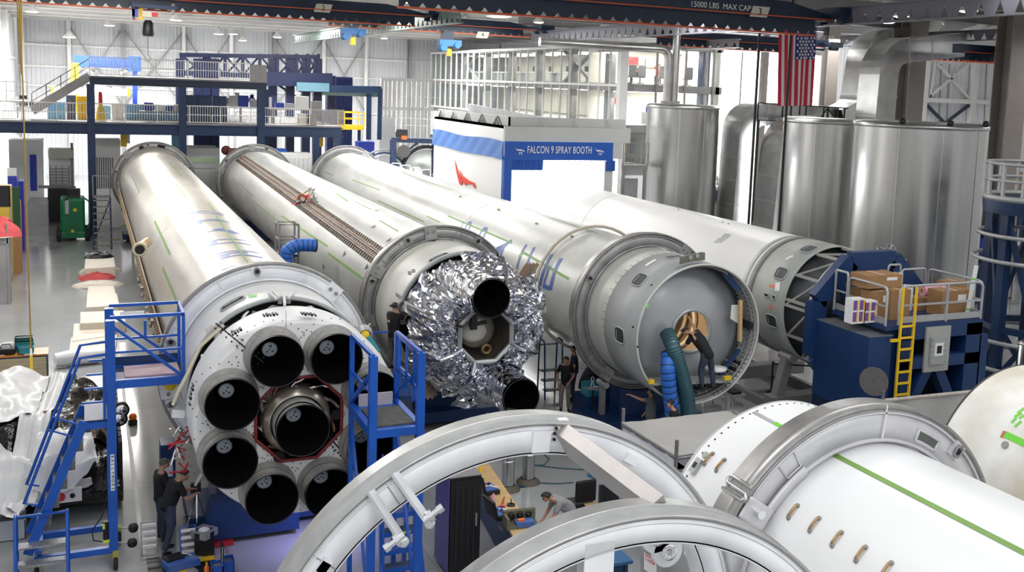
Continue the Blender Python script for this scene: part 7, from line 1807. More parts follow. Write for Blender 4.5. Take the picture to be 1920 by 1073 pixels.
def tent():
    t = thing('fabric_enclosure', 'grey fabric roofed enclosure on pipe frame behind the foreground rings', 'tent', (12, 18, 0))
    Z = 2.4; A, B, C = W(1168, 793, Z=Z), W(1268, 855, Z=Z), W(1352, 768, Z=Z)
    D = Vector((C.x+.1, B.y, Z))
    E_ = Vector((13.2, A.y, Z)); D = Vector((13.2, B.y, Z))
    part('roof_fabric', MB().grid(lambda u, v: lerp(lerp(A, E_, u), lerp(B, D, u), v)+Vector((0, 0, -.12*math.sin(PI*u)*math.sin(PI*v)+.02*mnoise.noise(Vector((u*9, v*9, 0))))), 24, 14), M_TARP, t)
    part('edge_roll', MB().tube([A, B], .04, 8), M_TARP, t)
    part('side_wall', MB().grid(lambda u, v: lerp(A, B, u)+Vector((-.02+.015*math.sin(u*20), 0, -.05-2.3*v)), 20, 4), M_SHEETW, t); part('front_wall', MB().grid(lambda u, v: lerp(B, D, u)+Vector((0, -.02+.02*math.sin(u*25), -.35-2.0*v)), 24, 4), M_TARP, t)
    for q in (A, B, D, E_): part('pipe_post', MB().cyl((q.x, q.y, 0), (q.x, q.y, Z+.32), .04, 10), M_PIPE, t)
    for a, b in ((A, B), (B, D), (A, E_)): part('pipe_rail', MB().cyl(a+Vector((0, 0, -.06)), b+Vector((0, 0, -.06)), .035, 10), M_PIPE, t)
    for a, b in ((A, B),): part('pipe_rail', MB().tube([a+Vector((-.05, 0, -.5)), lerp(a, b, .45)+Vector((-.05, 0, -.45)), lerp(a, b, .45)+Vector((-.05, 0, -1.0))], .03, 8), M_PIPE, t)
    part('pipe_brace', MB().cyl(B+Vector((0, 0, -.9)), B+Vector((1.2, 0, -.08)), .03, 8), M_PIPE, t)
    # right hand enclosure: a run of fabric walls
    t = thing('fabric_enclosure', 'grey fabric walled pen on pipes in front of the navy fixture', 'tent', (19, 18, 0))
    Z = 2.4; A, B, C = W(1655, 752, Z=Z), W(1890, 728, Z=Z), W(1798, 800, Z=Z)
    def wall(a, b, nm, h=2.35): part(nm, MB().grid(lambda u, v: lerp(a, b, u)+Vector((0, .03*math.sin(u*16+v*2), -h*v)), 30, 8), M_TARP, t)
    wall(A, B, 'back_wall'); wall(C, Vector((C.x+.2, C.y-.1, C.z)), 'corner_strip'); G = Vector((B.x, C.y-1.0, Z)); wall(B, G, 'side_wall')
    for q in (A, B, C, G): part('pipe_post', MB().cyl((q.x, q.y, 0), (q.x, q.y, Z+.25), .045, 10), M_PIPE, t)
    part('pipe_rail', MB().cyl(A, B, .05, 10), M_PIPEW, t); part('pipe_rail', MB().cyl(A+Vector((0, 0, -.1)), C+Vector((0, 0, -.1)), .04, 10), M_PIPE, t); part('pipe_rail', MB().cyl(B, G, .04, 8), M_PIPE, t)
    part('pipe_brace', MB().cyl(C+Vector((0, 0, .05)), W(1885, 742, Z=2.3), .025, 8), M_PIPE, t)
    part('pipe_brace', MB().cyl(W(1802, 828, Z=1.6), W(1860, 852, Z=1.3), .03, 8), M_PIPE, t); part('pipe_brace', MB().cyl(W(1800, 878, Z=1.2), W(1855, 868, Z=1.2), .03, 8), M_PIPE, t)
    for k in (1, 2): q = lerp(A, C, k/3.2); part('rail_stub', MB().cyl(q+Vector((0, 0, -.4)), q, .03, 8), M_PIPE, t)
    part('fabric_fold', MB().grid(lambda u, v: lerp(W(1700, 838, Z=1.7), W(1800, 860, Z=1.4), u)+Vector((0, .0, -.9*v)), 8, 4), M_TARP, t)
tent()
def silver_drum():
    c = W(1918, 700, Y=20.2); t = thing('silver_drum', 'tall silver drum cut by the right edge of the view', 'drum', (c.x+.25, 20.2, 0))
    part('shell', MB().lathe([(0, .45), (2.95, .45), (3.0, .4), (3.0, .01)], (c.x+.42, 20.2, 0), 'Z', 40), M_TANK, t)
    for z in (.8, 1.6, 2.9): part('hoop_band', MB().lathe([(z, .45), (z, .47), (z+.05, .47), (z+.05, .45)], (c.x+.42, 20.2, 0), 'Z', 40, closed=True), M_DUCT, t)
silver_drum()

# ================================================================ DESK AREA
def desk():
    Z = .9; c0, c1 = W(903, 915, Z=Z), W(985, 1015, Z=Z); t = thing('workbench', 'pale wood workbench covered with open tool cases', 'workbench', (7.7, 18.6, 0))
    a, b, c, d = W(884, 876, Z=Z), W(916, 873, Z=Z), W(1035, 1050, Z=Z), W(985, 1050, Z=Z)
    part('bench_top', MB().prism([a, b, c, d], (0, 0, .05)), M_WOOD, t)
    part('drawer_base', MB().prism([(q+Vector((.05, 0, -.86))) for q in (lerp(a, d, .05), lerp(b, c, .05)-Vector((.1, 0, 0)), lerp(b, c, .95)-Vector((.1, 0, 0)), lerp(a, d, .95))], (0, 0, .84)), M_NAVYF, t)
    for k in range(4): q = lerp(a, d, .15+k*.23); part('drawer_handle', MB().box(q+Vector((-.01, 0, -.2)), (.03, .2, .03)), M_CLEAT, t)
    return Z+.05
ZD = desk()
def toolcase(px, w_, d_, label, inner, ang=0.0, olive=False):
    c = W(*px, Z=ZD); t = thing('tool_case', label, 'case', c, rz=0); m_ = mat('olive_case', (.14, .13, .08), .6) if olive else M_BLACK
    mx = Matrix.Rotation(ang, 3, 'Z')
    part('case_base', MB().box(c+Vector((0, 0, .05)), (w_, d_, .10), mx=mx), m_, t, bevel=.02); part('case_lid', MB().box(c+mx @ Vector((-w_*.62, 0, .22)), (.06, d_, .42), mx=mx @ Matrix.Rotation(-.25, 3, 'Y')), m_, t, bevel=.02)
    part('tray', MB().box(c+Vector((0, 0, .105)), (w_*.85, d_*.85, .02), mx=mx), inner, t)
    rnd = random.Random(int(px[0])); 
    for k in range(6): q = c+mx @ Vector((rnd.uniform(-.35, .35)*w_, rnd.uniform(-.35, .35)*d_, .13)); part('hand_tool', MB().box(q, (rnd.uniform(.02, .05), rnd.uniform(.08, .2), .02), rz=rnd.uniform(0, 3)), [M_CHROME, M_WHITE, M_RED, M_BLACK][k % 4], t)
toolcase((938, 968), .36, .5, 'black tool case with blue tray on the wooden workbench, nearest the screwdriver stand', M_BLUEP, .1); toolcase((915, 922), .34, .5, 'black tool case at the far end of the wooden workbench', M_BLUEP, .1)
def olive_case():
    c = W(968, 985, Z=ZD); t = thing('tool_case', 'olive case with three round cups at the near end of the workbench', 'case', c)
    mx = Matrix.Rotation(-.1, 3, 'Z')
    part('back_shell', MB().box(c+Vector((.1, .12, .14)), (.68, .08, .28), mx=mx), M_OL, t, bevel=.03); part('case_floor', MB().box(c+Vector((.1, -.05, .03)), (.62, .32, .05), mx=mx), M_OL, t)
    for k in range(3): q = c+Vector((-.08+k*.18, .06, .17)); part('round_cup', MB().lathe([(-.02, .03), (-.02, .065), (.04, .07), (.04, .05)], q, 'Y', 18), M_BLACK, t)
    part('blue_tray', MB().box(c+Vector((.12, -.12, .08)), (.36, .2, .1), mx=mx), M_BLUEP, t); part('orange_grips', MB().box(c+Vector((.05, -.12, .15)), (.14, .07, .04)), M_ORANGE, t)
    part('side_shell', MB().box(c+Vector((-.23, -.04, .12)), (.06, .3, .22), mx=mx), M_OL, t)
olive_case()
q = W(958, 948, Z=ZD); t = thing('screwdriver_stand', 'small black tool stand with orange handle on the workbench', 'tool', q); part('stand_base', MB().lathe([(0, .09), (.03, .08), (.04, .02)], q, 'Z', 20), M_BLACK, t); part('stem', MB().cyl(q, q+Vector((0, 0, .14)), .012, 8), M_BLACK, t); part('orange_handle', MB().tube([q+Vector((-.16, .08, .03)), q+Vector((-.13, .05, .2))], [.03, .012], 8), M_ORANGE, t)
for k, (x, y, m_, lab) in enumerate(((900, 885, M_YEL, 'yellow tool lying at the far end of the workbench'), (895, 878, M_WHITE, 'white cup at the far end of the workbench'), (925, 938, M_PINK, 'clear pink bottle between the two black tool cases'))):
    q = W(x, y, Z=ZD); t = thing('bench_item', lab, 'tool', q); part('item_body', MB().lathe([(0, .05), (.1, .05), (.13, .02), (.16, .02)], q, 'Z', 14), m_, t); part('item_cap', MB().cyl(q+Vector((0, 0, .16)), q+Vector((0, 0, .18)), .025, 10), M_BLACK, t)
def cabinet_black():
    Zt = 2.0; a = W(808, 902, Z=Zt); b = W(905, 893, Z=Zt); c = W(893, 872, Z=Zt)
    t = thing('server_cabinet', 'tall black cabinet with purple side seen through the farther hoop', 'cabinet', (6.4, 18.6, 0))
    x0, x1 = W(843, 898, Z=Zt).x, b.x; y0, y1 = 18.35, 19.15
    part('shell', MB().lo(x0, x1, y0, y1, .1, Zt), M_BLACK, t); part('side_panel', MB().lo(x0-.02, x0, y0, y1, .1, Zt-.02), M_PURPLE, t, 'purple blue side panel'); part('top_panel', MB().lo(x0, x1, y0, y1, Zt, Zt+.02), M_STEELG, t)
    for k in range(2): part('top_vent', MB().lathe([(.0, .10), (.015, .10), (.015, .06), (.02, .01)], (x0+.25+k*.28, y0+.45, Zt+.02), 'Z', 20), M_GRATE, t)
    part('door_frame', MB().lo(x0+.02, x1-.02, y0-.03, y0, .15, Zt-.05), M_BLACK, t)
    for k in range(4): part('door_groove', MB().lo(x0+.12+k*.12, x0+.15+k*.12, y0-.045, y0-.03, .3, Zt-.2), M_RUBBER, t)
    part('door_handle', MB().lo(x1-.12, x1-.09, y0-.06, y0-.03, 1.0, 1.25), M_STEELG, t)
cabinet_black()
def floor_ducts():
    for (x, y, lab) in ((990, 905, 'right shiny spiral floor duct with mesh collar behind the workbench'), (952, 918, 'left dull spiral floor duct with mesh collar behind the workbench')):
        c = W(x, y, Z=0); t = thing('floor_duct', lab, 'duct', c)
        part('duct_tube', MB().cyl(c+Vector((0, 0, .02)), c+Vector((0, 0, 1.35)), .15, 24), M_DUCT, t); part('floor_collar', MB().lathe([(0, .3), (.05, .28), (.12, .17)], c, 'Z', 28), M_COLLAR, t)
        part('joint_band', MB().lathe([(.7, .15), (.7, .16), (.74, .16), (.74, .15)], c, 'Z', 24), M_CHROME, t); part('elbow', MB().tube([c+Vector((0, 0, 1.3)), c+Vector((-.05, 0, 1.5)), c+Vector((-.2, .1, 1.65)), c+Vector((-.5, .3, 1.7))], .15, 20), M_DUCT, t)
    c = W(985, 905, Z=0); obj('floor_marking', MB().prism([W(*q, Z=.004) for q in ((940, 922), (1010, 910), (988, 892), (975, 893), (990, 906), (945, 915))], (0, 0, .003)), M_NAVYF, label='blue painted triangle marking on the floor round the spiral ducts', cat='marking')
floor_ducts()
def hose_coil():
    c = W(1120, 892, Z=0); t = thing('air_hose', 'coiled bright blue air hose on the floor', 'hose', c); 
    M = MB()
    for k in range(5): M.tube([c+Vector(((.24-.02*k)*math.cos(q*PI/10)+.02*k, (.24-.02*k)*math.sin(q*PI/10), .03+.025*k)) for q in range(20)], .016, 6, closed=True)
    part('hose_coil', M, M_CYAN, t, kind='stuff'); part('hose_tail', MB().tube([c+Vector((-.24, 0, .02)), W(1100, 870, Z=.02), W(1095, 850, Z=.02)], .014, 6), M_CYAN, t)
    for i, (pp, lab) in enumerate((([(1075, 905), (1040, 907), (1005, 905)], 'thin teal cable from the hose coil to the spiral duct'), ([(1000, 872), (1050, 878), (1115, 882)], 'dark teal cable crossing the floor above the hose coil'), ([(1005, 850), (1020, 852), (1030, 860), (1020, 872), (995, 872)], 'looped dark cable on the floor by the right spiral duct'))):
        obj('floor_cable', MB().tube([W(x, y, Z=.02) for x, y in pp], .014, 6), mat('cable_teal', (.04, .12, .15), .5), label=lab, cat='cable')
hose_coil()
def desk_right():
    c = W(1097, 950, Z=.5); t = thing('office_chair', 'black office chair near the lower middle of the hall floor', 'chair', (c.x, c.y, 0))
    part('backrest', MB().box(c+Vector((0, 0, .35)), (.5, .09, .5)), M_BLACK, t, bevel=.06); part('seat', MB().box(c+Vector((0, .25, .0)), (.5, .48, .1)), M_BLACK, t, bevel=.04); part('wood_tray', MB().box(c+Vector((.05, -.25, .12)), (.3, .2, .03)), M_WOOD, t)
    part('pedestal', MB().cyl((c.x, c.y+.25, .08), (c.x, c.y+.25, .48), .03, 10), M_STEELG, t)
    for k in range(5): a = k*1.257; e = Vector((c.x+.28*math.cos(a), c.y+.25+.28*math.sin(a), .06)); part('foot', MB().beam((c.x, c.y+.25, .1), e, .05), M_BLACK, t)
    c = W(1140, 930, Z=1.1); t = thing('display_screen', 'black flat monitor on a stand beside the office chair', 'monitor', (c.x, c.y, 0))
    part('screen', MB().lo(c.x-.2, c.x+.25, c.y, c.y+.05, .78, 1.35), M_SCREEN, t); part('stand', MB().lo(c.x-.03, c.x+.07, c.y+.05, c.y+.1, 0, 1.0), M_BLACK, t); part('side_post', MB().lo(c.x+.27, c.x+.34, c.y, c.y+.06, 0, 1.35), M_STEELG, t)
    # blue bench and bag seen under the nearer hoop
    c = W(1095, 1045, Z=.9); t = thing('blue_bench', 'blue topped bench seen under the nearer hoop', 'bench', (c.x, c.y, 0)); part('bench_top', MB().box((c.x, c.y, .87), (1.6, .9, .06)), mat('bench_blue', (.03, .12, .28), .5), t)
    for s in (-.7, .7):
        for u in (-.35, .35): part('leg', MB().box((c.x+s, c.y+u, .42), (.07, .07, .84)), M_NAVY, t)
    part('drawer', MB().box((c.x+.3, c.y-.3, .65), (.6, .3, .35)), M_NAVY, t)
    q = W(1078, 1035, Z=.92); t = thing('white_bag', 'crumpled white bag lying on the blue bench', 'bag', q); part('bag', MB().sphere(q+Vector((0, 0, .06)), .13, 10, 7, (1.4, .8, .5)), M_TAN, t); part('knot', MB().sphere(q+Vector((.12, 0, .12)), .03, 8, 6), M_TAN, t)
desk_right()
M_NAVYC = mat('cabinet_navy', (.015, .05, .10), .5)
M_TEALD = mat('teal_dark', (.015, .10, .10), .4)
M_FILM = mat('black_film', (.012, .010, .010), .18, 0, .4, 3, bump=.6, bscale=9); M_KRAFT = mat('kraft', (.22, .13, .08), .6, 0, .4, 5, bump=.5, bscale=8); M_SHEET2 = mat('white_poly', (.76, .76, .77), .4, 0, .07, 1.5, bump=.3, bscale=4)
M_LINER = mat('grey_liner', (.25, .25, .26), .5, 0, .2, 5, bump=.3, bscale=12)
M_TEALL = mat('light_teal', (.06, .32, .42), .4)
# ================================================================ LEFT FLOOR AREA
def drawer_cabinet():
    x1, y0 = -1.15, 34.05; x0, d, h = -3.6, .8, 1.08
    t = thing('drawer_cabinet', 'low beige drawer cabinet with dark blue sides and orange wooden top', 'cabinet', ((x0+x1)/2, y0, 0))
    part('carcass', MB().lo(x0, x1, y0, y0+d, 0, h-.04), M_NAVYC, t); part('wooden_top', MB().lo(x0-.02, x1+.02, y0-.02, y0+d+.02, h-.04, h), M_WOODO, t)
    for k in range(8):
        z = .06+k*.118; dr = part('drawer', MB().lo(x0+.03, x1-.03, y0-.025, y0, z, z+.108), M_BEIGE, t); part('drawer_grip', MB().lo(x0+.03, x1-.03, y0-.035, y0-.02, z+.092, z+.108), M_TAN, dr)
    return h
ZC = drawer_cabinet()
def tote(c, s, mt, label, nm='parts_bin', rim=True):
    t = thing(nm, label, 'bin', c)
    x, y, z = c; w_, d, h = s
    M = MB().lo(x-w_/2, x+w_/2, y-d/2, y+d/2, z, z+.015)
    for a in ((x-w_/2, x-w_/2+.015, y-d/2, y+d/2), (x+w_/2-.015, x+w_/2, y-d/2, y+d/2), (x-w_/2, x+w_/2, y-d/2, y-d/2+.015), (x-w_/2, x+w_/2, y+d/2-.015, y+d/2)): M.lo(*a, z, z+h)
    part('bin_shell', M, mt, t); part('bin_rim', MB().tube([(x-w_/2, y-d/2, z+h), (x+w_/2, y-d/2, z+h), (x+w_/2, y+d/2, z+h), (x-w_/2, y+d/2, z+h)], .015, 6, closed=True, smooth=False), mt, t)
    part('bin_content', MB().box((x, y, z+h*.6), (w_*.86, d*.86, h*.5)), M_STEELG, t)
    return t
tote((-1.78, 34.7, ZC), (.5, .3, .26), M_TEAL, 'teal parts bin at the back right of the orange topped cabinet'); tote((-1.72, 34.25, ZC), (.4, .26, .2), M_TEAL, 'teal parts bin at the front right of the orange topped cabinet')
tote((-1.80, 34.72, ZC+.28), (.48, .28, .12), M_TEALD, 'dark green tray stacked on the back teal bin')
t = thing('tool_bag', 'black tool bag on the orange topped cabinet', 'bag', (-2.25, 34.3, ZC)); part('bag_body', MB().box((-2.25, 34.3, ZC+.1), (.5, .28, .2)), M_BLACK, t, bevel=.05); part('bag_handle', MB().tube([(-2.4, 34.3, ZC+.2), (-2.35, 34.3, ZC+.3), (-2.15, 34.3, ZC+.3), (-2.1, 34.3, ZC+.2)], .015, 6), M_BLACK, t)
t = thing('plastic_wrap_pile', 'pile of clear plastic bags behind the black tool bag', 'bag', (-2.2, 34.65, ZC)); part('wrap', MB().sphere((-2.2, 34.66, ZC+.14), .2, 14, 8, (1.7, .5, .75)), M_SHEET, t); part('blue_strap', MB().beam((-2.3, 34.5, ZC+.1), (-1.95, 34.5, ZC+.14), .05), M_ROYAL, t)
for k, (x, y, w_, lab) in enumerate(((-2.55, 34.2, .5, 'white paper sheets at the left front of the orange cabinet top'), (-1.75, 34.15, .0, ''), (-1.62, 34.12, .3, 'small white papers at the right front corner of the orange cabinet top'))):
    if w_: obj('paper_sheets', MB().box((x, y, ZC+.012), (w_, .16, .02), rz=.2), M_WHITE, label=lab, cat='paper')
# hanging pendant strap
p0, p1 = W(48, -20, Y=30), W(59, 695, Y=30)
t = thing('pendant_cable', 'long ochre pendant strap hanging from the roof at the left', 'cable', (p1.x, 30, p1.z))
pz = 14.2; part('strap', MB().tube([(p1.x, 30, p1.z+.35), (p1.x-.02, 30, 6), (p1.x-.03, 30, 9), (p1.x-.1, 30, pz)], .022, 6), mat('ochre_strap', (.42, .27, .05), .5), t)
part('pendant_grip', MB().box((p1.x, 30, p1.z+.2), (.07, .05, .42)), M_YEL, t); part('strap_clip', MB().box((p1.x, 30, p1.z+.5), (.05, .05, .2)), M_CHROME, t)
for dx in (-.12, .12): part('upper_strap', MB().tube([(p1.x-.05, 30, 9.4), (p1.x-.08+dx, 30, pz)], .02, 6), mat('ochre_strap', (.42, .27, .05), .5), t)
# cream covers laid in a row on the floor
def slabs(nm, label, pts, h, mt, cat='cover', extra=None):
    c = W(sum(p[0] for p in pts)/len(pts), sum(p[1] for p in pts)/len(pts), Z=0); t = thing(nm, label, cat, c)
    P = [W(x, y, Z=h) for x, y in pts]; part('cover_body', MB().prism([Vector((p.x, p.y, 0.01)) for p in P], (0, 0, h-.01)), mt, t, bevel=.03)
    for e in (extra or []): part(*e, t)
    return t
slabs('foam_cover', 'largest flat cream panel on the floor behind the blue platform', [(138, 607), (218, 600), (215, 628), (135, 640)], .15, M_TAN)
slabs('foam_cover', 'long narrow cream panel on the floor nearest the plastic wrapped load', [(133, 632), (220, 628), (216, 660), (128, 664)], .12, M_TAN)
slabs('foam_block', 'cream foam block with white box just past the blue platform rail', [(150, 585), (232, 582), (236, 602), (150, 606)], .42, M_TAN)
slabs('foam_block', 'cream foam block in the middle of the floor row', [(163, 553), (220, 550), (224, 572), (161, 576)], .5, M_TAN)
slabs('foam_block', 'cream rounded block with a white pad right behind the middle block', [(165, 537), (214, 536), (218, 552), (162, 556)], .35, M_TAN)
def lump(nm, lab, cat, x, y, w_, h_, mt, seed, Z=0):
    c = W(x, y, Z=Z); t = thing(nm, lab, cat, c)
    def f(u, v):
        a = 2*PI*u; r = (1-v)**.6; return c+Vector((w_/2*r*math.cos(a)*(1+.2*mnoise.noise(Vector((math.cos(a)*2, math.sin(a)*2, seed)))), w_*.35*r*math.sin(a), h_*v**.6*(1+.25*mnoise.noise(Vector((u*5, v*5, seed))))))
    part('folded_mass', MB().grid(f, 22, 8, smooth=False), mt, t); part('under_layer', MB().lathe([(0, w_*.4), (.04, w_*.42), (.05, .01)], c, 'Z', 18), M_TAN, t)
    return t
lump('folded_cloth', 'coral red folded cloth in the row of cream covers', 'cloth', 182, 523, 1.6, .3, mat('coral', (.6, .08, .09), .7), 1); lump('folded_cloth', 'cream crumpled cloth under the coral cloth', 'cloth', 183, 536, 2.1, .22, M_TAN, 2); lump('folded_cloth', 'pale quilted cloth behind the coral cloth', 'cloth', 188, 510, 1.9, .3, M_TAN, 3)
slabs('foam_block', 'cream curved block at the far end of the floor row', [(160, 480), (213, 478), (217, 500), (158, 504)], .5, M_TAN); lump('black_bundle', 'shiny black bundle lying on the far cream block', 'bundle', 186, 484, 1.4, .3, M_BLACK, 5, Z=.46)
obj('floor_disc', MB().lathe([(0, .42), (.006, .42), (.008, .3), (.008, .01)], W(210, 450, Z=0), 'Z', 28), mat('floor_ochre', (.42, .30, .06), .5), label='flat ochre disc marking on the floor by the grey stair', cat='marking')
obj('floor_track', MB().lo(.86, .95, 19, 58, .001, .012), M_STEELG, label='long dark inlaid floor track running left of the nine engine stage', cat='track')
obj('floor_track', MB().lo(2.45, 2.52, 19.6, 23, .001, .012), M_STEELG, label='short dark floor track in front of the nine engine stage', cat='track')
# white wrapped tube
t = thing('wrapped_tube', 'long white wrapped tube on the floor beside the cabinet', 'tube', W(150, 672, Z=0)); a, b = W(103, 676, Z=.25), W(205, 664, Z=.25)
part('tube_wrap', MB().tube([a, lerp(a, b, .3)+Vector((0, 0, .02)), lerp(a, b, .7), b], [.22, .26, .25, .2], 14), M_SHEET, t); part('end_tie', MB().tube([b, b+Vector((.1, 0, 0))], [.1, .03], 8), M_BLACK, t)

def wrapped_load():
    t = thing('wrapped_load', 'trailer load wrapped in black film and white plastic sheets at the left', 'load', (-1.3, 26.5, 0))
    rnd = random.Random(8)
    # trailer chassis
    part('trailer_deck', MB().lo(-4.6, .55, 23.9, 30, .45, .7), M_BLACK, t); 
    for k in range(14): part('side_slat', MB().lo(.55, .62, 24+k*.42, 24.34+k*.42, .15, 1.5), M_RUBBER, t)
    for y in (24.8, 28.6): part('trailer_wheel', MB().lathe([(-.12, .1), (-.12, .36), (0, .4), (.12, .36), (.12, .1)], (.35, y, .4), 'X', 28), M_RUBBER, t)
    # black film mass
    def hf(x, y):
        e = 1-max(0, abs((x+1.6)/2.3))**4; f = 1-abs((y-27.0)/3.4)**4
        h = .5+1.25*max(e, 0)**.5*max(f, 0)**.5*(1-.18*(x+1.6)/2.3)*min(1, .55+.3*max(0, y-23.7))
        return h+.28*mnoise.noise(Vector((x*1.3, y*1.0, 2)))+.13*mnoise.noise(Vector((x*3.4, y*3.1, 5)))
    def F(u, v): x = lerp(-3.9, .62, u); y = lerp(23.7, 30.2, v); return Vector((x, y, max(hf(x, y), .35)))
    part('black_film', MB().grid(F, 60, 60, smooth=False), M_FILM, t, 'black shrink film'); part('film_skirt', MB().grid(lambda u, v: Vector((lerp(-3.9, .62, u), 23.7-.05*math.sin(u*30), lerp(.3, max(hf(lerp(-3.9, .62, u), 23.7), .35), v))), 40, 4), M_FILM, t)
    # brown paper layers showing through tears
    for k in range(16):
        x, y = rnd.uniform(-3.2, .2), rnd.uniform(24.2, 28.8); s = rnd.uniform(.2, .5)
        part('kraft_fold', MB().grid(lambda u, v: Vector((x+(u-.5)*s, y+(v-.5)*s*1.5, hf(x+(u-.5)*s, y+(v-.5)*s*1.5)+.04+.10*math.sin(u*PI)*math.sin(v*5+k))), 6, 6, smooth=False), M_KRAFT, t, 'brown kraft paper fold')
    # white sheets: the big one along the left and far side, the near one hanging over the tail
    def sheet(pts, nm, sag=.1, seed=0, zs=(2.0, 2.0, 2.0, 2.0), n=36, ys=None):
        Q = [W(x, y, Z=z) for (x, y), z in zip(pts, zs)] if ys is None else [W(x, y, Y=z) for (x, y), z in zip(pts, ys)]
        def f(u, v):
            p = lerp(lerp(Q[0], Q[1], u), lerp(Q[3], Q[2], u), v)
            fold = .11*math.sin(u*11+v*3+seed)*.6+.16*mnoise.noise(Vector((u*3, v*2.4, seed)))+.06*mnoise.noise(Vector((u*9, v*4, seed)))
            if ys is None: p.z = hf(p.x, p.y)+.14+.5*fold; return p
            return p+Vector((0, 0, fold-sag*math.sin(PI*u)*math.sin(PI*v)))
        part(nm, MB().grid(f, n, n), M_SHEET2, t, 'white plastic sheet')
    sheet([(-60, 700), (110, 690), (62, 775), (-60, 800)], 'white_sheet', seed=1, zs=(1.7, 1.5, 1.9, 1.9)); sheet([(95, 690), (150, 655), (60, 810), (-5, 850)], 'white_sheet', seed=2, zs=(1.8, 2.0, 2.3, 1.9))
    sheet([(-30, 800), (70, 780), (30, 860), (-30, 850)], 'white_sheet', seed=6, zs=(1.9, 2.2, 1.9, 1.9))
    sheet([(72, 812), (168, 800), (186, 866), (42, 898)], 'white_sheet', seed=3, ys=(24.7, 24.7, 23.5, 23.5), sag=-.15); sheet([(40, 860), (186, 864), (128, 916), (60, 926)], 'white_sheet', seed=4, ys=(23.55, 23.5, 23.3, 23.3), sag=0)
    sheet([(105, 762), (168, 755), (172, 766), (110, 776)], 'white_sheet', seed=5, zs=(2.5, 2.5, 2.4, 2.4), n=14)
    # tail lamps
    bar = part('lamp_bar', MB().lo(-1.15, -.2, 23.4, 23.5, .5, .78), M_WHITE, t, 'white tail lamp bar')
    for x in (-.85, -.6): part('tail_lamp', MB().cyl((x, 23.36, .64), (x, 23.41, .64), .085, 20), M_REDD, bar, 'round dark red lamp')
    part('tail_lamp', MB().cyl((-.38, 23.37, .64), (-.38, 23.41, .64), .05, 16), M_BLACK, bar)
    for z in ((785, 224), (768, 228)): c = W(z[1], z[0], Y=24.6); part('chrome_lamp', MB().lathe([(-.05, .13), (-.09, .1), (-.1, .01)], c, 'Y', 22), M_CHROME, t); part('lamp_housing', MB().lathe([(-.05, .02), (-.06, .17), (.12, .15), (.14, .02)], c, 'Y', 22), M_RUBBER, t)
wrapped_load()
c = W(249, 790, Z=.1); t = thing('beacon_lamp', 'round orange beacon on the floor beside the wrapped load', 'lamp', (c.x, c.y, 0)); part('lens', MB().sphere((c.x, c.y, .22), .11, 16, 12), mat('beacon_orange', (.9, .18, .02), .3), t); part('base', MB().cyl((c.x, c.y, 0), (c.x, c.y, .14), .12, 18), M_BLACK, t)
c = W(28, 968, Z=0); t = tote((-1.75, 23.2, 0), (1.0, .5, .42), mat('grey_tote', (.42, .46, .52), .5), 'long grey blue bin on the floor below the wrapped load', 'storage_bin')
# far left items
def liftgreen():
    Y = 64.0; c = W(135, 443, Z=0); x = W(137, 430, Y=Y).x; k_ = Y/65.7
    t = thing('boom_lift', 'dark green compact personnel lift with black wheels', 'lift', (x, Y, 0)); zt = W(137, 372, Y=Y).z; z0 = 0
    part('hood', MB().lo(x-.62, x+.62, Y-.3, Y+1.6, .42, zt), M_GREEN, t, bevel=.12); part('chassis', MB().lo(x-.7, x+.7, Y-.5, Y+1.7, .2, .55), M_GREEN, t, bevel=.04)
    for sx in (-.72, .72):
        for sy in (-.25, 1.4): w_ = part('wheel', MB().lathe([(-.12, .05), (-.12, .3), (-.08, .34), (.08, .34), (.12, .3), (.12, .05)], (x+sx, Y+sy, .34), 'X', 26), M_RUBBER, t); part('wheel_hub', MB().lathe([(-.13, .01), (-.13, .14), (.13, .14), (.13, .01)], (x+sx, Y+sy, .34), 'X', 16), M_GREEN, w_)
    part('front_drive', MB().box((x-.05, Y-.45, .62), (.5, .25, .35)), M_GREEN, t); part('yellow_badge', MB().cyl((x+.12, Y-.34, zt-.62), (x+.12, Y-.3, zt-.62), .1, 16), M_YEL, t); part('yellow_badge', MB().box((x-.02, Y-.6, .62), (.14, .04, .16)), M_YEL, t)
    part('control_panel', MB().box((x-.28, Y-.33, zt-.45), (.18, .08, .75)), M_CLEAT, t); part('control_lever', MB().tube([(x-.35, Y-.3, zt-.1), (x-.25, Y-.32, zt+.15), (x+.1, Y-.32, zt+.12)], .06, 8), M_BLACK, t)
    part('side_frame', MB().tube([(x+.7, Y, .5), (x+.85, Y, 1.0), (x+.85, Y, zt-.2), (x+.62, Y, zt)], .05, 8), M_GREEN, t); part('mast', MB().lo(x-.2, x+.4, Y+.6, Y+1.2, zt, zt+.45), M_BLACK, t)
liftgreen()
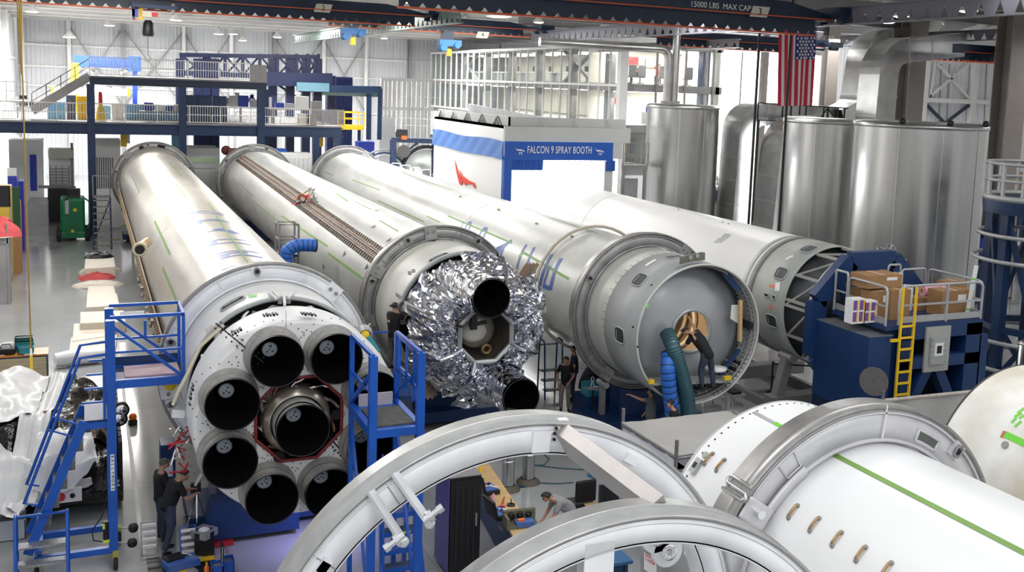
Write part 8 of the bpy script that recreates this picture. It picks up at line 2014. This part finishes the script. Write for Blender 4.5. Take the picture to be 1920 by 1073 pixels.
def stair_grey():
    Y = 60.5; p = lambda a, b: W(a, b, Y=Y); a, b = p(176, 440), p(209, 440); zt = p(190, 378).z; t = thing('rolling_stair', 'grey rolling stair beside the leftmost stage ring under the mezzanine', 'stairs', ((a.x+b.x)/2, Y, 0))
    for x in (a.x, b.x): part('stringer', MB().beam((x, Y, 0), (x, Y+2, zt), .08, .14), M_NAVY, t); part('rail', MB().beam((x, Y+2, zt), (x, Y+2, zt+1.2), .06), M_STEELG, t)
    for k in range(8): u = (k+.5)/8; part('tread', MB().box(((a.x+b.x)/2, Y+2*u, zt*u), (b.x-a.x, .28, .05)), M_STEELG, t)
    part('landing', MB().lo(a.x, b.x, Y+1.9, Y+2.9, zt-.05, zt+.02), M_STEELG, t); part('rail_top', MB().beam((a.x, Y+2, zt+1.2), (b.x, Y+2, zt+1.2), .06), M_STEELG, t); part('brace', MB().beam((a.x, Y+1.9, .1), (b.x, Y+1.9, zt-.1), .06), M_NAVY, t)
stair_grey()
for (nm, lab, cat, x0, y0, x1, y1, Y, d, mt, ex) in (
    ('yellow_machine', 'ochre yellow machine with dark top at the far left edge', 'machine', -30, 352, 20, 412, 52, 1.5, mat('ochre_machine', (.55, .38, .05), .5), [('dark_top', -.01, 1.01, .8, 1.02, M_BLACK), ('side_post', .97, 1.02, -.2, 1, M_STEELG)]),
    ('grey_bin', 'dark grey wheeled bin below the red cloth at the left edge', 'bin', -30, 445, 18, 482, 47, .8, M_STEELG, [('bin_rim', -.02, 1.02, .9, 1, M_STEELG), ('corner_post', .9, .96, 0, 1.2, M_STEELG)]),
    ('blue_cabinet', 'royal blue cabinet by the far left wall', 'cabinet', 14, 330, 32, 372, 60, 1, M_ROYAL, [('door', .1, .9, .05, .95, M_ROYAL), ('white_top', -.02, 1.02, 1, 1.1, M_WHITE)]),
    ('blue_cabinet', 'small royal blue cabinet with magenta edge by the far left wall', 'cabinet', 34, 340, 44, 366, 61, 1, M_ROYAL, [('door', .1, .9, .05, .95, M_ROYAL), ('magenta_edge', 1, 1.1, 0, 1, mat('magenta', (.6, .05, .4), .5))]),
    ('low_box', 'brown box with green cover past the yellow machine', 'box', 22, 378, 38, 393, 54, .8, M_CARD, [('green_cover', 0, 1, .6, 1.2, mat('cover_green', (.02, .08, .04), .7))]),
    ):
    tt = blockpx(nm, lab, cat, x0, y0, x1, y1, Y, d, mt, extras=ex)
lump('folded_cloth', 'bright coral cloth heaped on the grey bin at the left edge', 'cloth', 0, 443, 1.6, .75, mat('coral', (.6, .08, .09), .7), 4, Z=W(0, 446, Y=47).z)
# small blue trolley and clutter at the foot of stage one
tt = blockpx('tool_tower', 'slim navy cabinet with papers behind the two workers', 'cabinet', 301, 836, 330, 958, 22.6, .5, M_NAVYF, extras=[('paper_sheet', .2, .8, .62, .8, M_WHITE), ('paper_sheet', .2, .8, .45, .58, M_WHITE), ('drawer', .05, .95, .05, .4, M_NAVYF)])
def base_box():
    a, b = W(378, 900, Y=21.4), W(560, 945, Y=21.4); t = thing('stage_support', 'dark blue box support under the white engine plate', 'support', ((a.x+b.x)/2, 21.5, 0))
    part('box_body', MB().prism([(a.x, 21.3, .12), (a.x+.2, 21.3, .95), (b.x, 21.3, .75), (b.x, 21.3, .12)], (0, .45, 0)), M_NAVYF, t); part('red_strip', MB().lo(a.x-.05, a.x+.6, 21.2, 22.2, .02, .1), M_REDD, t)
    l = part('stencil', MB().lo(b.x-.9, b.x-.6, 21.28, 21.3, .4, .52), mat('stencil_blue', (.05, .12, .3), .5), t)
base_box()
def floor_clutter():
    c = W(315, 1062, Z=0); t = thing('yellow_mat', 'yellow and black interlocking floor mat under the workers tools', 'mat', c)
    a = W(268, 1010, Z=0)
    for i in range(3):
        for j in range(3): q = Vector((1.15+i*.42, 19.9+j*.5, .01)); part('mat_tile', MB().box(q, (.40, .48, .02)), M_BLACK if (i == 0 or (i+j) % 3 == 0) else M_YEL, t)
    c = W(375, 1018, Z=0); t = thing('waste_bin', 'black waste bin with grey liner at the workers feet', 'bin', (2.02, 21.0, 0))
    part('bin_body', MB().prism([(1.83, 20.85, 0), (2.2, 20.85, 0), (2.2, 21.2, 0), (1.83, 21.2, 0)], (0, 0, .5)), M_BLACK, t); part('liner', MB().lathe([(.38, .27), (.52, .27), (.54, .24), (.45, .2), (.42, .01)], (2.02, 21.02, 0), 'Z', 4), M_LINER, t); part('paper_waste', MB().sphere((2.02, 21.02, .5), .12, 8, 6, (1, 1, .5)), M_WHITE, t)
    for i, (x, y, lab) in enumerate(((2.14, 19.85, 'left blue recycling bin at the bottom edge'), (2.36, 20.0, 'right blue recycling bin at the bottom edge'))): tote((x, y, 0), (.2, .26, .3), M_BLUE, lab, 'recycling_bin')
    t = thing('flat_screen', 'thin dark panel standing between the blue recycling bins', 'panel', (2.25, 19.9, 0)); part('panel', MB().box((2.25, 19.95, .32), (.03, .3, .64)), M_BLACK, t); part('panel_edge', MB().box((2.235, 19.8, .32), (.01, .01, .64)), M_CHROME, t)
    # small aluminium step ladders
    for (x, y, lab) in ((1.72, 20.95, 'white framed folding step leaning by the waste bin'), (1.02, 21.45, 'grey slatted folding step left of the workers')):
        t = thing('folding_step', lab, 'steps', (x, y, 0))
        part('side_frame', MB().tube([(x-.14, y, 0), (x-.14, y+.1, .62), (x+.14, y+.1, .62), (x+.14, y, 0)], .02, 6), M_BLUE if x > 1.5 else M_CLEAT, t)
        for k in range(4): part('step_slat', MB().box((x, y+.02+k*.02, .12+k*.14), (.27, .03, .06)), M_WHITE, t)
    t = thing('camera_tripod', 'light metal tripod stand in front of the workers', 'stand', (1.95, 21.7, 0)); 
    for k in range(3): a = k*2.1+.4; part('leg', MB().beam((1.95+.3*math.cos(a), 21.7+.3*math.sin(a), 0), (1.95, 21.7, 1.05), .022), M_CHROME, t)
    part('crossbar', MB().beam((1.7, 21.6, .6), (2.1, 21.75, .5), .02), M_CHROME, t); part('head', MB().box((1.93, 21.7, 1.15), (.2, .08, .2)), M_BLACK, t); part('paper_pad', MB().box((1.97, 21.62, 1.34), (.03, .12, .26), mx=Matrix.Rotation(.5, 3, 'Y')), M_WHITE, t)
    t = thing('tool_tray', 'open blue tool tray with bright trim on the yellow mat', 'tray', (1.62, 20.5, .02)); part('tray_body', MB().box((1.55, 20.55, .1), (.62, .36, .14), rz=.3), M_BLUEP, t); part('tray_pad', MB().box((1.42, 20.65, .19), (.34, .26, .04), rz=.3), M_BLACK, t); part('tray_edge', MB().box((1.75, 20.6, .19), (.05, .42, .04), rz=.9), M_CHROME, t)
    t = thing('bottle', 'orange and yellow spray bottle near the blue recycling bins', 'bottle', (1.98, 20.1, 0)); part('bottle_body', MB().lathe([(0, .05), (.14, .05), (.18, .02)], (1.98, 20.1, 0), 'Z', 14), M_ORANGE, t); part('bottle_cap', MB().cyl((1.98, 20.1, .18), (1.98, 20.1, .24), .02, 8), M_YEL, t)
    t = thing('folded_rag', 'crumpled grey rag on the yellow mat', 'rag', (1.72, 20.1, .02)); part('rag', MB().sphere((1.72, 20.1, .08), .11, 9, 6, (1.1, 1, .7)), M_LINER, t); part('rag_corner', MB().sphere((1.8, 20.05, .05), .05, 8, 6), M_LINER, t)
floor_clutter()
def work_light(): 
    l = bpy.data.lights.new('violet_work_light', 'AREA'); l.shape = 'DISK'; l.size = .25; l.energy = 25; l.color = (.45, .4, 1.0); o = bpy.data.objects.new('violet_work_light', l); COL.objects.link(o); o.location = (4.3, 20.6, 1.2); o.rotation_euler = (.3, .1, 0)
    t = thing('work_light', 'small violet white work light under the nine engine plate', 'lamp', (4.3, 20.7, 0)); part('lamp_head', MB().cyl((4.3, 20.65, 1.25), (4.3, 20.6, 1.32), .13, 16), M_BLACK, t); part('lamp_stand', MB().cyl((4.3, 20.75, 0), (4.3, 20.7, 1.3), .02, 8), M_STEELG, t)
work_light()
# group under stage three: blue box, red mat, teal case, stool, dark quilted cover
def under3():
    a = W(1085, 765, Z=0)
    t = thing('blue_chest', 'low dark blue chest on a red mat under the open ended stage', 'chest', (13.4, 26.4, 0)); part('red_mat', MB().lo(12.9, 14.4, 25.9, 27.0, .005, .05), M_REDD, t); part('chest_body', MB().lo(12.95, 14.9, 26.0, 26.9, .05, .62), M_NAVYF, t, bevel=.02); part('chest_lid', MB().lo(12.93, 14.92, 25.98, 26.92, .62, .67), M_NAVYF, t)
    c = W(1094, 735, Z=.8); t = thing('teal_case', 'light teal open case on the blue chest', 'case', (13.3, 26.4, .67)); part('case_body', MB().lo(13.08, 13.65, 26.2, 26.6, .67, .9), M_TEALL, t, bevel=.02); part('case_lid', MB().lo(13.08, 13.65, 26.58, 26.64, .67, 1.05), M_TEALL, t); part('paper', MB().box((13.35, 26.35, .91), (.3, .15, .01), rz=.2), M_WHITE, t)
    q = W(1122, 782, Z=0); t = thing('work_stool', 'black round stool on casters by the blue chest', 'stool', (q.x, q.y, 0)); part('seat', MB().lathe([(.5, .2), (.58, .21), (.6, .18), (.6, .01)], q, 'Z', 22), M_BLACK, t); part('pedestal', MB().cyl(q+Vector((0, 0, .1)), q+Vector((0, 0, .5)), .04, 10), M_BLACK, t); part('foot_ring', MB().tube([q+Vector((.26*math.cos(k*PI/10), .26*math.sin(k*PI/10), .16)) for k in range(20)], .018, 6, closed=True), M_BLACK, t)
    for k in range(5): e = q+Vector((.3*math.cos(k*1.257), .3*math.sin(k*1.257), .05)); part('foot', MB().beam(q+Vector((0, 0, .14)), e, .04), M_BLACK, t); part('caster', MB().sphere(e, .045, 8, 6), M_BLACK, t)
    c = W(1130, 700, Z=1.1); t = thing('quilted_cover', 'dark navy spotted quilted cover heaped by the stage ring', 'cover', (c.x, c.y, .67)); 
    def f(u, v): a = 2*PI*u; r = math.cos(v*PI/2); return Vector((c.x+.75*r*math.cos(a)*(1+.2*mnoise.noise(Vector((math.cos(a), math.sin(a), 3)))), c.y+.1+.35*r*math.sin(a), .67+.75*math.sin(v*PI/2)*(1+.2*mnoise.noise(Vector((u*4, v*3, 1))))))
    part('quilt', MB().grid(f, 24, 10), mat('navy_quilt', (.008, .012, .03), .7), t)
    rnd = random.Random(1); M = MB()
    for k in range(60): p = f(rnd.random(), rnd.uniform(.05, .9)); M.sphere(p, .013, 5, 4)
    part('white_spots', M, M_CLEAT, t, kind='stuff')
    q = W(1111, 716, Z=1.3); t = thing('spring_clip', 'large white wire clip standing above the teal case', 'clip', q+Vector((0, 0, -.35))); part('clip_plate', MB().box(q+Vector((0, 0, -.2)), (.36, .3, .02), mx=Matrix.Rotation(.2, 3, 'Y')), M_CLEAT, t); part('wire_loop', MB().tube([q+Vector(v) for v in ((-.06, 0, -.18), (-.02, 0, .0), (-.05, 0, .1), (0, 0, .15), (.05, 0, .1), (.02, 0, .0), (.06, 0, -.18))], .012, 6), M_WHITE, t); part('clip_post', MB().cyl(q+Vector((.05, .05, -1.3+.0)), q+Vector((.05, .05, -.2)), .02, 6), M_BLACK, t)
    step = W(1040, 745, Z=0); x, y = step.x-.1, step.y
    t = thing('step_ladder', 'tall blue railed step stand beside the standing man', 'steps', (x, y, 0))
    for s in (-.3, .3): part('handle_frame', MB().tube([(x+s, y+.45, 0), (x+s, y+.4, 1.75), (x+s, y+.3, 1.82), (x+s, y+.05, 1.78), (x+s, y, 1.6), (x+s, y-.15, 0)], .028, 8), M_NAVYF, t)
    for k in range(3): part('tread', MB().box((x, y+k*.14, .25+k*.28), (.58, .22, .04)), M_CHECK, t)
    part('cross_rail', MB().beam((x-.3, y+.4, 1.6), (x+.3, y+.4, 1.6), .03), M_NAVYF, t)
    for (a, b, lab) in (((1150, 765), (1230, 800), 'dark cable running on the floor below the reaching man'), ((1140, 790), (1200, 785), 'thin green cable looped on the floor near the stool')):
        P, Q = W(*a, Z=.015), W(*b, Z=.015); obj('floor_cable', MB().tube([P, lerp(P, Q, .4)+Vector((.1, .1, 0)), lerp(P, Q, .7)+Vector((-.1, .05, 0)), Q], .02, 6), M_BLACK, label=lab, cat='cable')
under3()
# parts on the floor right of the tank end
for (x, y, w_, lab) in ((1335, 770, .9, 'low pale folding cart under the right side of the open stage end'), (1385, 765, .5, 'small white open box on the floor behind the fabric roof')):
    c = W(x, y, Z=.0); c.y = max(c.y, 20.5) if False else c.y
    t = thing('floor_cart', lab, 'cart', (c.x, c.y, 0)); part('tray', MB().lo(c.x-w_/2, c.x+w_/2, c.y, c.y+.6, .35, .4), M_CLEAT, t); part('black_pad', MB().lo(c.x-w_/2+.05, c.x+w_/2-.1, c.y+.1, c.y+.5, .4, .47), M_BLACK, t)
    for s in (-w_/2+.05, w_/2-.05): part('leg_frame', MB().tube([(c.x+s, c.y, 0), (c.x+s, c.y+.1, .36), (c.x+s, c.y+.5, .36), (c.x+s, c.y+.6, 0)], .02, 6), M_CLEAT, t)
# ring jig with motor far behind between stage three and the booth
def jig():
    Y = 66; p = lambda x, y, d=0: W(x, y, Y=Y+d); t = thing('ring_jig', 'dark toothed ring jig on blue frame left of the spray booth', 'jig', (p(780, 320).x, Y, 0))
    c = p(800, 322); R = 1.75
    part('toothed_ring', MB().lathe([(0, R-.2), (0, R), (.3, R), (.3, R-.2)], c, 'Y', 60, closed=True), M_BLACK, t); part('ring_face', MB().lathe([(-.02, R-.28), (-.02, R-.2), (.1, R-.2), (.1, R-.28)], c, 'Y', 60, closed=True), M_CLEAT, t); part('held_barrel', MB().lathe([(.1, R-.3), (3, R-.3), (3.1, .01)], c, 'Y', 48), M_DUCT, t)
    for k in range(5): q = p(721, 285+k*9, k*.01); 
    part('blue_frame', MB().beam(p(737, 262), p(737, 322), .35), M_NAVYF, t); part('blue_frame', MB().beam(p(815, 262), p(815, 325), .35), M_NAVYF, t); part('blue_top', MB().beam(p(735, 262), p(818, 265), .4, .3), M_NAVY, t); part('brace', MB().beam(p(760, 285), p(783, 268), .15), M_NAVY, t)
    part('motor', MB().cyl(p(757, 284, -.5), p(757, 284, .2), .42, 24), mat('motor_grey', (.12, .12, .12), .6), t); part('control_box', MB().box(p(753, 250), (.7, .4, .5)), M_BLACK, t); part('orange_box', MB().box(p(757, 258, -.3), (.35, .3, .25)), M_ORANGE, t)
    M = MB(); rail(M, p(742, 247, -.5), p(815, 250, -.5), h=.9); part('railing', M, M_WHITE, t)
    for i in range(4): 
        a = p(742+i*19, 308-i*-4, -3); part('white_barrier', MB().tube([(a.x-.28, a.y, a.z-1.0), (a.x-.28, a.y, a.z), (a.x-.2, a.y, a.z+.06), (a.x+.2, a.y, a.z+.06), (a.x+.28, a.y, a.z), (a.x+.28, a.y, a.z-1.0)], .04, 6), M_WHITE, t)
    for k in range(3): c2 = p(722, 312); r = 1.3+.18*k; part('arc_rib', MB().tube([c2+Vector((r*math.cos(a*PI/12+PI/2), k*.2, r*math.sin(a*PI/12+PI/2)-.6)) for a in range(-5, 6)], .06, 6), M_CLEAT if k != 1 else M_NAVYF, t)
jig()
t_ = blockpx('royal_blue_box', 'royal blue machine left of the ring jig', 'machine', 672, 266, 702, 290, 72, 1, M_ROYAL, extras=[('white_label', .2, .4, .4, .8, M_WHITE), ('door', .5, .95, .05, .9, M_ROYAL)])
# ================================================================ PEOPLE
M_NAVYSH = mat("navy_shirt", (.01,.02,.05), .8)
def skinned(name, V, E_, rad, mt, parent, root=0, sub=1):
    me = bpy.data.meshes.new(name); me.from_pydata(V, E_, []); o = bpy.data.objects.new(name, me); COL.objects.link(o)
    if parent: o.parent = parent
    o.modifiers.new('skin', 'SKIN').use_smooth_shade = True
    if not me.skin_vertices:
        bpy.context.view_layer.update()
    me.materials.append(mt)
    # radii
    if len(me.skin_vertices) == 0: me.attributes.new('skin_vertices', 'FLOAT', 'POINT') if False else None
    try:
        sv = me.skin_vertices[0].data
    except Exception:
        import bmesh
        bm = bmesh.new(); bm.from_mesh(me); bm.verts.layers.skin.verify(); bm.to_mesh(me); bm.free(); sv = me.skin_vertices[0].data
    for i, v in enumerate(sv): v.radius = (rad[i], rad[i]) if not isinstance(rad[i], tuple) else rad[i]; v.use_root = (i == root)
    s = o.modifiers.new('subsurf', 'SUBSURF'); s.levels = sub; s.render_levels = sub
    return o
def person(pos, rz, J, label, shirt, pants, hair=M_HAIR, cap=None, s=1.0, seated=False, group=None, tiny=False, back=None, shoes=None):
    t = thing('person', label, 'person', pos, group, rz)
    t.scale = (s, s, s)
    j = dict(pel=(0, 0, .95), sp=(0, 0, 1.14), ch=(0, 0, 1.36), nk=(0, .0, 1.50), hd=(0, .02, 1.62), top=(0, .01, 1.71), fw=(0, 1, 0),
             shL=(-.17, 0, 1.42), elL=(-.24, 0, 1.14), wrL=(-.24, .1, .90), shR=(.17, 0, 1.42), elR=(.24, 0, 1.14), wrR=(.24, .1, .90),
             hpL=(-.09, 0, .90), knL=(-.11, .03, .50), anL=(-.12, -.02, .09), hpR=(.09, 0, .90), knR=(.11, .03, .50), anR=(.12, -.02, .09))
    j.update({k: v for k, v in J.items() if k != 'backcap'}); j = {k: Vector(v) for k, v in j.items()}
    fw = j['fw'].normalized(); V = []; E_ = []; R_ = []
    def add(p, r, par=None):
        V.append(tuple(p)); R_.append(r); 
        if par is not None: E_.append((par, len(V)-1))
        return len(V)-1
    pel = add(j['pel'], .10); sp = add(j['sp'], .105, pel); ch = add(j['ch'], .12, sp); nk = add(j['nk'], .055, ch)
    up = (j['top']-j['nk']).normalized()
    hb = add(j['nk']+up*.07+fw*.01, .058, nk); jaw = add(lerp(j['nk'], j['hd'], .75)+fw*.035, .068, hb); hd = add(j['hd']+fw*.01, .082, jaw); top = add(j['top']-up*.02-fw*.01, .07, hd)
    nose = add(j['hd']+fw*.108-up*.015, .012, hd)
    side = fw.cross(up).normalized()
    for sgn in (-1, 1): add(j['hd']+side*sgn*.088-up*.01-fw*.01, .014, hd)
    def limb(keys, rs, par, mids=True):
        last = par
        for i, k in enumerate(keys):
            if i: m_ = add(lerp(j[keys[i-1]], j[k], .4), lerp(rs[i-1], rs[i], .3)*1.04, last); last = m_
            last = add(j[k], rs[i], last)
        return last
    for L_ in ('L', 'R'):
        w_ = limb(['sh'+L_, 'el'+L_, 'wr'+L_], [.062, .042, .028], ch)
        d = (j['wr'+L_]-j['el'+L_]).normalized(); sd = d.cross(Vector((0, 0, 1))); sd = sd.normalized() if sd.length > .1 else Vector((1, 0, 0)); pn = sd.cross(d).normalized()
        palm = add(j['wr'+L_]+d*.05, .034, w_)
        sg = -1 if L_ == 'L' else 1
        for f_, ln in zip((-1.5, -.5, .5, 1.5), (.066, .078, .074, .058)):
            b0 = add(j['wr'+L_]+d*.085+sd*f_*.017, .0105, palm); b1 = add(j['wr'+L_]+d*(.085+ln*.55)+sd*f_*.020-pn*.012, .0095, b0); add(j['wr'+L_]+d*(.085+ln*.95)+sd*f_*.021-pn*.035, .008, b1)
        tb = add(j['wr'+L_]+d*.045-sd*sg*.036, .0115, palm); add(j['wr'+L_]+d*.085-sd*sg*.055-pn*.01, .010, tb)
        limb(['hp'+L_, 'kn'+L_, 'an'+L_], [.062, .055, .04], pel)
    skinned('body', V, E_, R_, M_SKINT, t)
    # shirt
    V = []; E_ = []; R_ = []
    a = add(lerp(j['pel'], j['sp'], -.75), .16); b = add(j['sp'], .158, a); c = add(j['ch'], .172, b); add(lerp(j['ch'], j['nk'], .62), .085, c)
    for L_ in ('L', 'R'): q = add(j['sh'+L_], .082, c); add(lerp(j['sh'+L_], j['el'+L_], .8), .062, q)
    sh = skinned('shirt', V, E_, R_, shirt, t)
    V = []; E_ = []; R_ = []
    a = add(lerp(j['pel'], j['sp'], .8), .13); b = add(j['pel']-Vector((0, 0, .04)), .14, a)
    for L_ in ('L', 'R'):
        p1 = add(lerp(j['hp'+L_], j['kn'+L_], .12), .105, b); p2 = add(j['kn'+L_], .075, p1); p3 = add(lerp(j['kn'+L_], j['an'+L_], .5), .068, p2); add(lerp(j['kn'+L_], j['an'+L_], .97), .062, p3)
    skinned('trousers', V, E_, R_, pants, t)
    for L_ in ('L', 'R'):
        f0 = Vector((fw.x, fw.y, 0)).normalized() if not tiny else Vector((0, 1, 0)); an = j['an'+L_]
        ff = J.get('ft', None); f0 = Vector(ff) if ff else f0
        V = []; E_ = []; R_ = []; q = add(an+Vector((0, 0, -.02))-f0*.03, .05); q2 = add(an+Vector((0, 0, -.045))+f0*.08, .045, q); add(an+Vector((0, 0, -.055))+f0*.17, .035, q2)
        skinned('shoe', V, E_, R_, shoes or M_BLACK, t)
    # hair or cap
    up2 = up; c0 = j['hd']+up2*.028-fw*.012
    def hairfn(u, v):
        a = 2*PI*u; th = v*1.75; r = .101
        d = side*math.sin(th)*math.cos(a)+fw*math.sin(th)*math.sin(a)+up2*math.cos(th)
        k = 1.0
        if math.sin(a) > .2 and th > .95: th2 = .95; d = side*math.sin(th2)*math.cos(a)+fw*math.sin(th2)*math.sin(a)+up2*math.cos(th2)
        return c0+d*r*k
    obj('hair' if not cap else 'cap', MB().grid(hairfn, 20, 10), cap or hair, t, local=True)
    if cap:
        P = [c0+fw*(.085+.02*k)+side*(math.cos(k)*0)+up2*.02 for k in range(2)]
        n = 7; pts = [c0+(fw*math.sin(PI*k/n)*.17+side*math.cos(PI*k/n)*.085)+up2*.025 for k in range(n+1)]
        bf = -1 if J.get('backcap') else 1
        pts = [c0+(fw*bf*(.03+math.sin(PI*k/n)*.14)+side*math.cos(PI*k/n)*.085)+up2*.02 for k in range(n+1)]
        obj('cap_brim', MB().prism(pts, up2*.012), cap, t, local=True)
    for sgn in (-1, 1): obj('eye', MB().sphere(j['hd']+fw*.088+side*sgn*.032+up2*.012, .011, 8, 6), M_BLACK, t, local=True)
    obj('mouth', MB().sphere(j['hd']+fw*.090-up2*.055, .02, 8, 6, (1, .6, .35)), mat('lips', (.35, .12, .1), .5), t, local=True)
    if not tiny: obj('belt', MB().lathe([(-.02, .146), (.02, .146)], j['pel']+Vector((0, 0, -.04)), 'Z', 20), M_BLACK, t, local=True)
    if back: 
        bp = j['ch']-fw*.168+Vector((0, 0, -.02)); 
    return t
# two workers by the nine engine stage
person((1.38, 21.35, 0), -1.15, dict(sp=(0, .04, 1.12), ch=(0, .16, 1.33), nk=(0, .25, 1.44), hd=(0, .34, 1.51), top=(0, .36, 1.60), fw=(.15, .85, -.5), shL=(-.17, .16, 1.38), elL=(-.2, .30, 1.12), wrL=(-.1, .50, 1.15), shR=(.17, .16, 1.38), elR=(.22, .28, 1.08), wrR=(.12, .52, 1.10), knL=(-.12, .1, .5), anL=(-.14, .02, .09), knR=(.12, -.02, .49), anR=(.14, -.18, .09), ft=(0, 1, 0)),
       'man in black shirt and jeans leaning over a tripod at the engine stage', M_SHIRTB, M_DENIM)
person((1.28, 21.95, 0), -1.3, dict(ch=(0, .05, 1.36), hd=(0, .07, 1.62), top=(0, .06, 1.71), fw=(.1, .95, -.2), elR=(.24, .12, 1.14), wrR=(.14, .36, 1.22), elL=(-.24, .1, 1.14), wrL=(-.14, .34, 1.2)), 'man in grey flat cap and black shirt behind the leaning man', M_SHIRTB, M_DENIM, cap=mat('grey_cap', (.10, .10, .09), .8))
# worker on the platform
p = W(737, 694, Z=ZPLAT)
pw = person((p.x, p.y, ZPLAT), -1.05, dict(elR=(.22, .18, 1.32), wrR=(.12, .42, 1.40), elL=(-.2, .22, 1.36), wrL=(-.06, .46, 1.46), fw=(0, 1, .05), backcap=1), 'man in black lettered shirt and cap working on the foil wrapped stage', M_SHIRTB, M_PANTG, cap=M_BLACK)
Rb = Matrix.Rotation(-1.05, 3, 'Z'); 
def shirt_text(P, Rz, body, z, size, mt, xo=0.0, col2=None):
    M_ = Matrix.Rotation(Rz, 3, 'Z'); c = Vector(P)+M_ @ Vector((xo, -.176, z))
    o = text('shirt_lettering', body, size, mt, None, c, M_ @ FACE_CAM); o.parent = pw; o.matrix_basis = wmat(pw).inverted() @ (Matrix.Translation(c) @ (M_ @ FACE_CAM).to_4x4())
shirt_text((p.x, p.y, ZPLAT), -1.05, 'FH', 1.28, .10, M_WHITE, -.03); shirt_text((p.x, p.y, ZPLAT), -1.05, '- -', 1.38, .14, M_RED, -.03)
# man standing in the middle
p = W(1058, 772, Z=0)
person((p.x, p.y, 0), 2.6, dict(fw=(-.3, .9, -.35), hd=(-.01, .05, 1.61), elL=(-.26, .0, 1.15), wrL=(-.14, .2, 1.0), elR=(.27, -.02, 1.15), wrR=(.2, .16, .95)), 'man in black tee and khaki trousers standing by the blue step stand', M_SHIRTB, M_KHAKI, s=.97)
p = W(1078, 766, Z=0)
person((p.x+.25, p.y+.7, 0), 1.2, dict(), 'partly hidden dark dressed person behind the standing man', M_NAVYSH, M_DENIM)
# man leaning into the tank manhole
person((14.35, 21.95, 2.02), 0.30, dict(pel=(0, .0, .88), sp=(-.04, .12, 1.06), ch=(-.10, .32, 1.22), nk=(-.14, .46, 1.30), hd=(-.18, .58, 1.34), top=(-.2, .66, 1.38), fw=(-.1, .6, -.6), shL=(-.27, .30, 1.27), elL=(-.34, .45, 1.02), wrL=(-.25, .65, .92), shR=(.07, .34, 1.27), elR=(.14, .56, 1.38), wrR=(.05, .66, 1.6), hpL=(-.09, 0, .84), hpR=(.09, 0, .84), knL=(-.12, .1, .46), anL=(-.12, -.0, .09), knR=(.16, -.02, .45), anR=(.16, -.1, .09), ft=(0, 1, 0)),
       'person in black and blue leaning into the round tank opening', M_SHIRTB, M_DENIM, s=1.06)
# men below the open stage
p = W(1222, 725, Z=1.78)
person((p.x, p.y, 0), 1.0, dict(fw=(0, 1, .15), shL=(-.17, .03, 1.43), elL=(-.26, .25, 1.48), wrL=(-.24, .50, 1.56), elR=(.26, -.02, 1.15), wrR=(.22, .15, .98)), 'stocky man in grey shirt reaching up under the open stage end', M_SHIRTG, M_PANTG)
p = W(1268, 744, Y=21.35); p.z -= 1.79
t = thing('step_box', 'low dark step box under the young man in black', 'box', (p.x, p.y, 0)); part('box_body', MB().box((p.x, p.y, p.z/2), (.6, .5, p.z)), M_STEELG, t); part('top_pad', MB().box((p.x, p.y, p.z-.01), (.56, .46, .02)), M_BLACK, t)
person((p.x, p.y, p.z), 1.1, dict(ch=(0, .05, 1.35), nk=(0, .08, 1.48), hd=(0, .13, 1.59), top=(0, .14, 1.68), fw=(0, .85, -.4), elL=(-.22, .15, 1.12), wrL=(-.12, .38, 1.05), elR=(.22, .15, 1.12), wrR=(.12, .38, 1.05)), 'young man in black shirt looking down beside the green flexible duct', M_SHIRTB, M_DENIM)
# man bending at the workbench
p = W(1035, 928, Z=1.30)
person((p.x+.42, p.y-.05, 0), 1.45, dict(sp=(0, .12, 1.05), ch=(0, .30, 1.14), nk=(0, .42, 1.20), hd=(0, .53, 1.26), top=(0, .58, 1.34), fw=(.05, .8, -.45), shL=(-.17, .30, 1.17), elL=(-.22, .45, .90), wrL=(-.15, .62, .80), shR=(.17, .30, 1.17), elR=(.22, .42, .88), wrR=(.15, .55, .74), pel=(0, 0, .93), ft=(0, 1, 0)), 'dark haired man in light grey tee bending toward the workbench', M_SHIRTL, M_DENIM)
# people in the office end rooms
for (x, y, z, rz, sh, lab) in ((35.3, 61.9, 9.98, 2.4, M_RED, 'seated figure in red shirt with raised arms in the upper office room'), (34.0, 62.5, 9.98, 1.4, M_SHIRTG, 'seated grey dressed figure in the upper office room'), (35.6, 61.9, 7.3, 1.8, M_SHIRTB, 'dark dressed figure at the desk in the lower office room')):
    up_ = dict(elL=(-.3, .1, 1.25), wrL=(-.1, .0, 1.45), elR=(.3, .1, 1.25), wrR=(.1, .0, 1.45)) if sh is M_RED else dict(elL=(-.22, .1, .86), wrL=(-.12, .3, .82), elR=(.22, .1, .86), wrR=(.12, .3, .82))
    J = dict(pel=(0, 0, .62), sp=(0, .02, .82), ch=(0, .03, 1.04), nk=(0, .04, 1.18), hd=(0, .06, 1.30), top=(0, .06, 1.39), shL=(-.17, .03, 1.10), shR=(.17, .03, 1.10), hpL=(-.09, 0, .58), hpR=(.09, 0, .58), knL=(-.12, .42, .55), anL=(-.12, .42, .09), knR=(.12, .42, .55), anR=(.12, .40, .09)); J.update(up_)
    person((x, y, z), rz, J, lab, sh, M_DENIM, tiny=True)
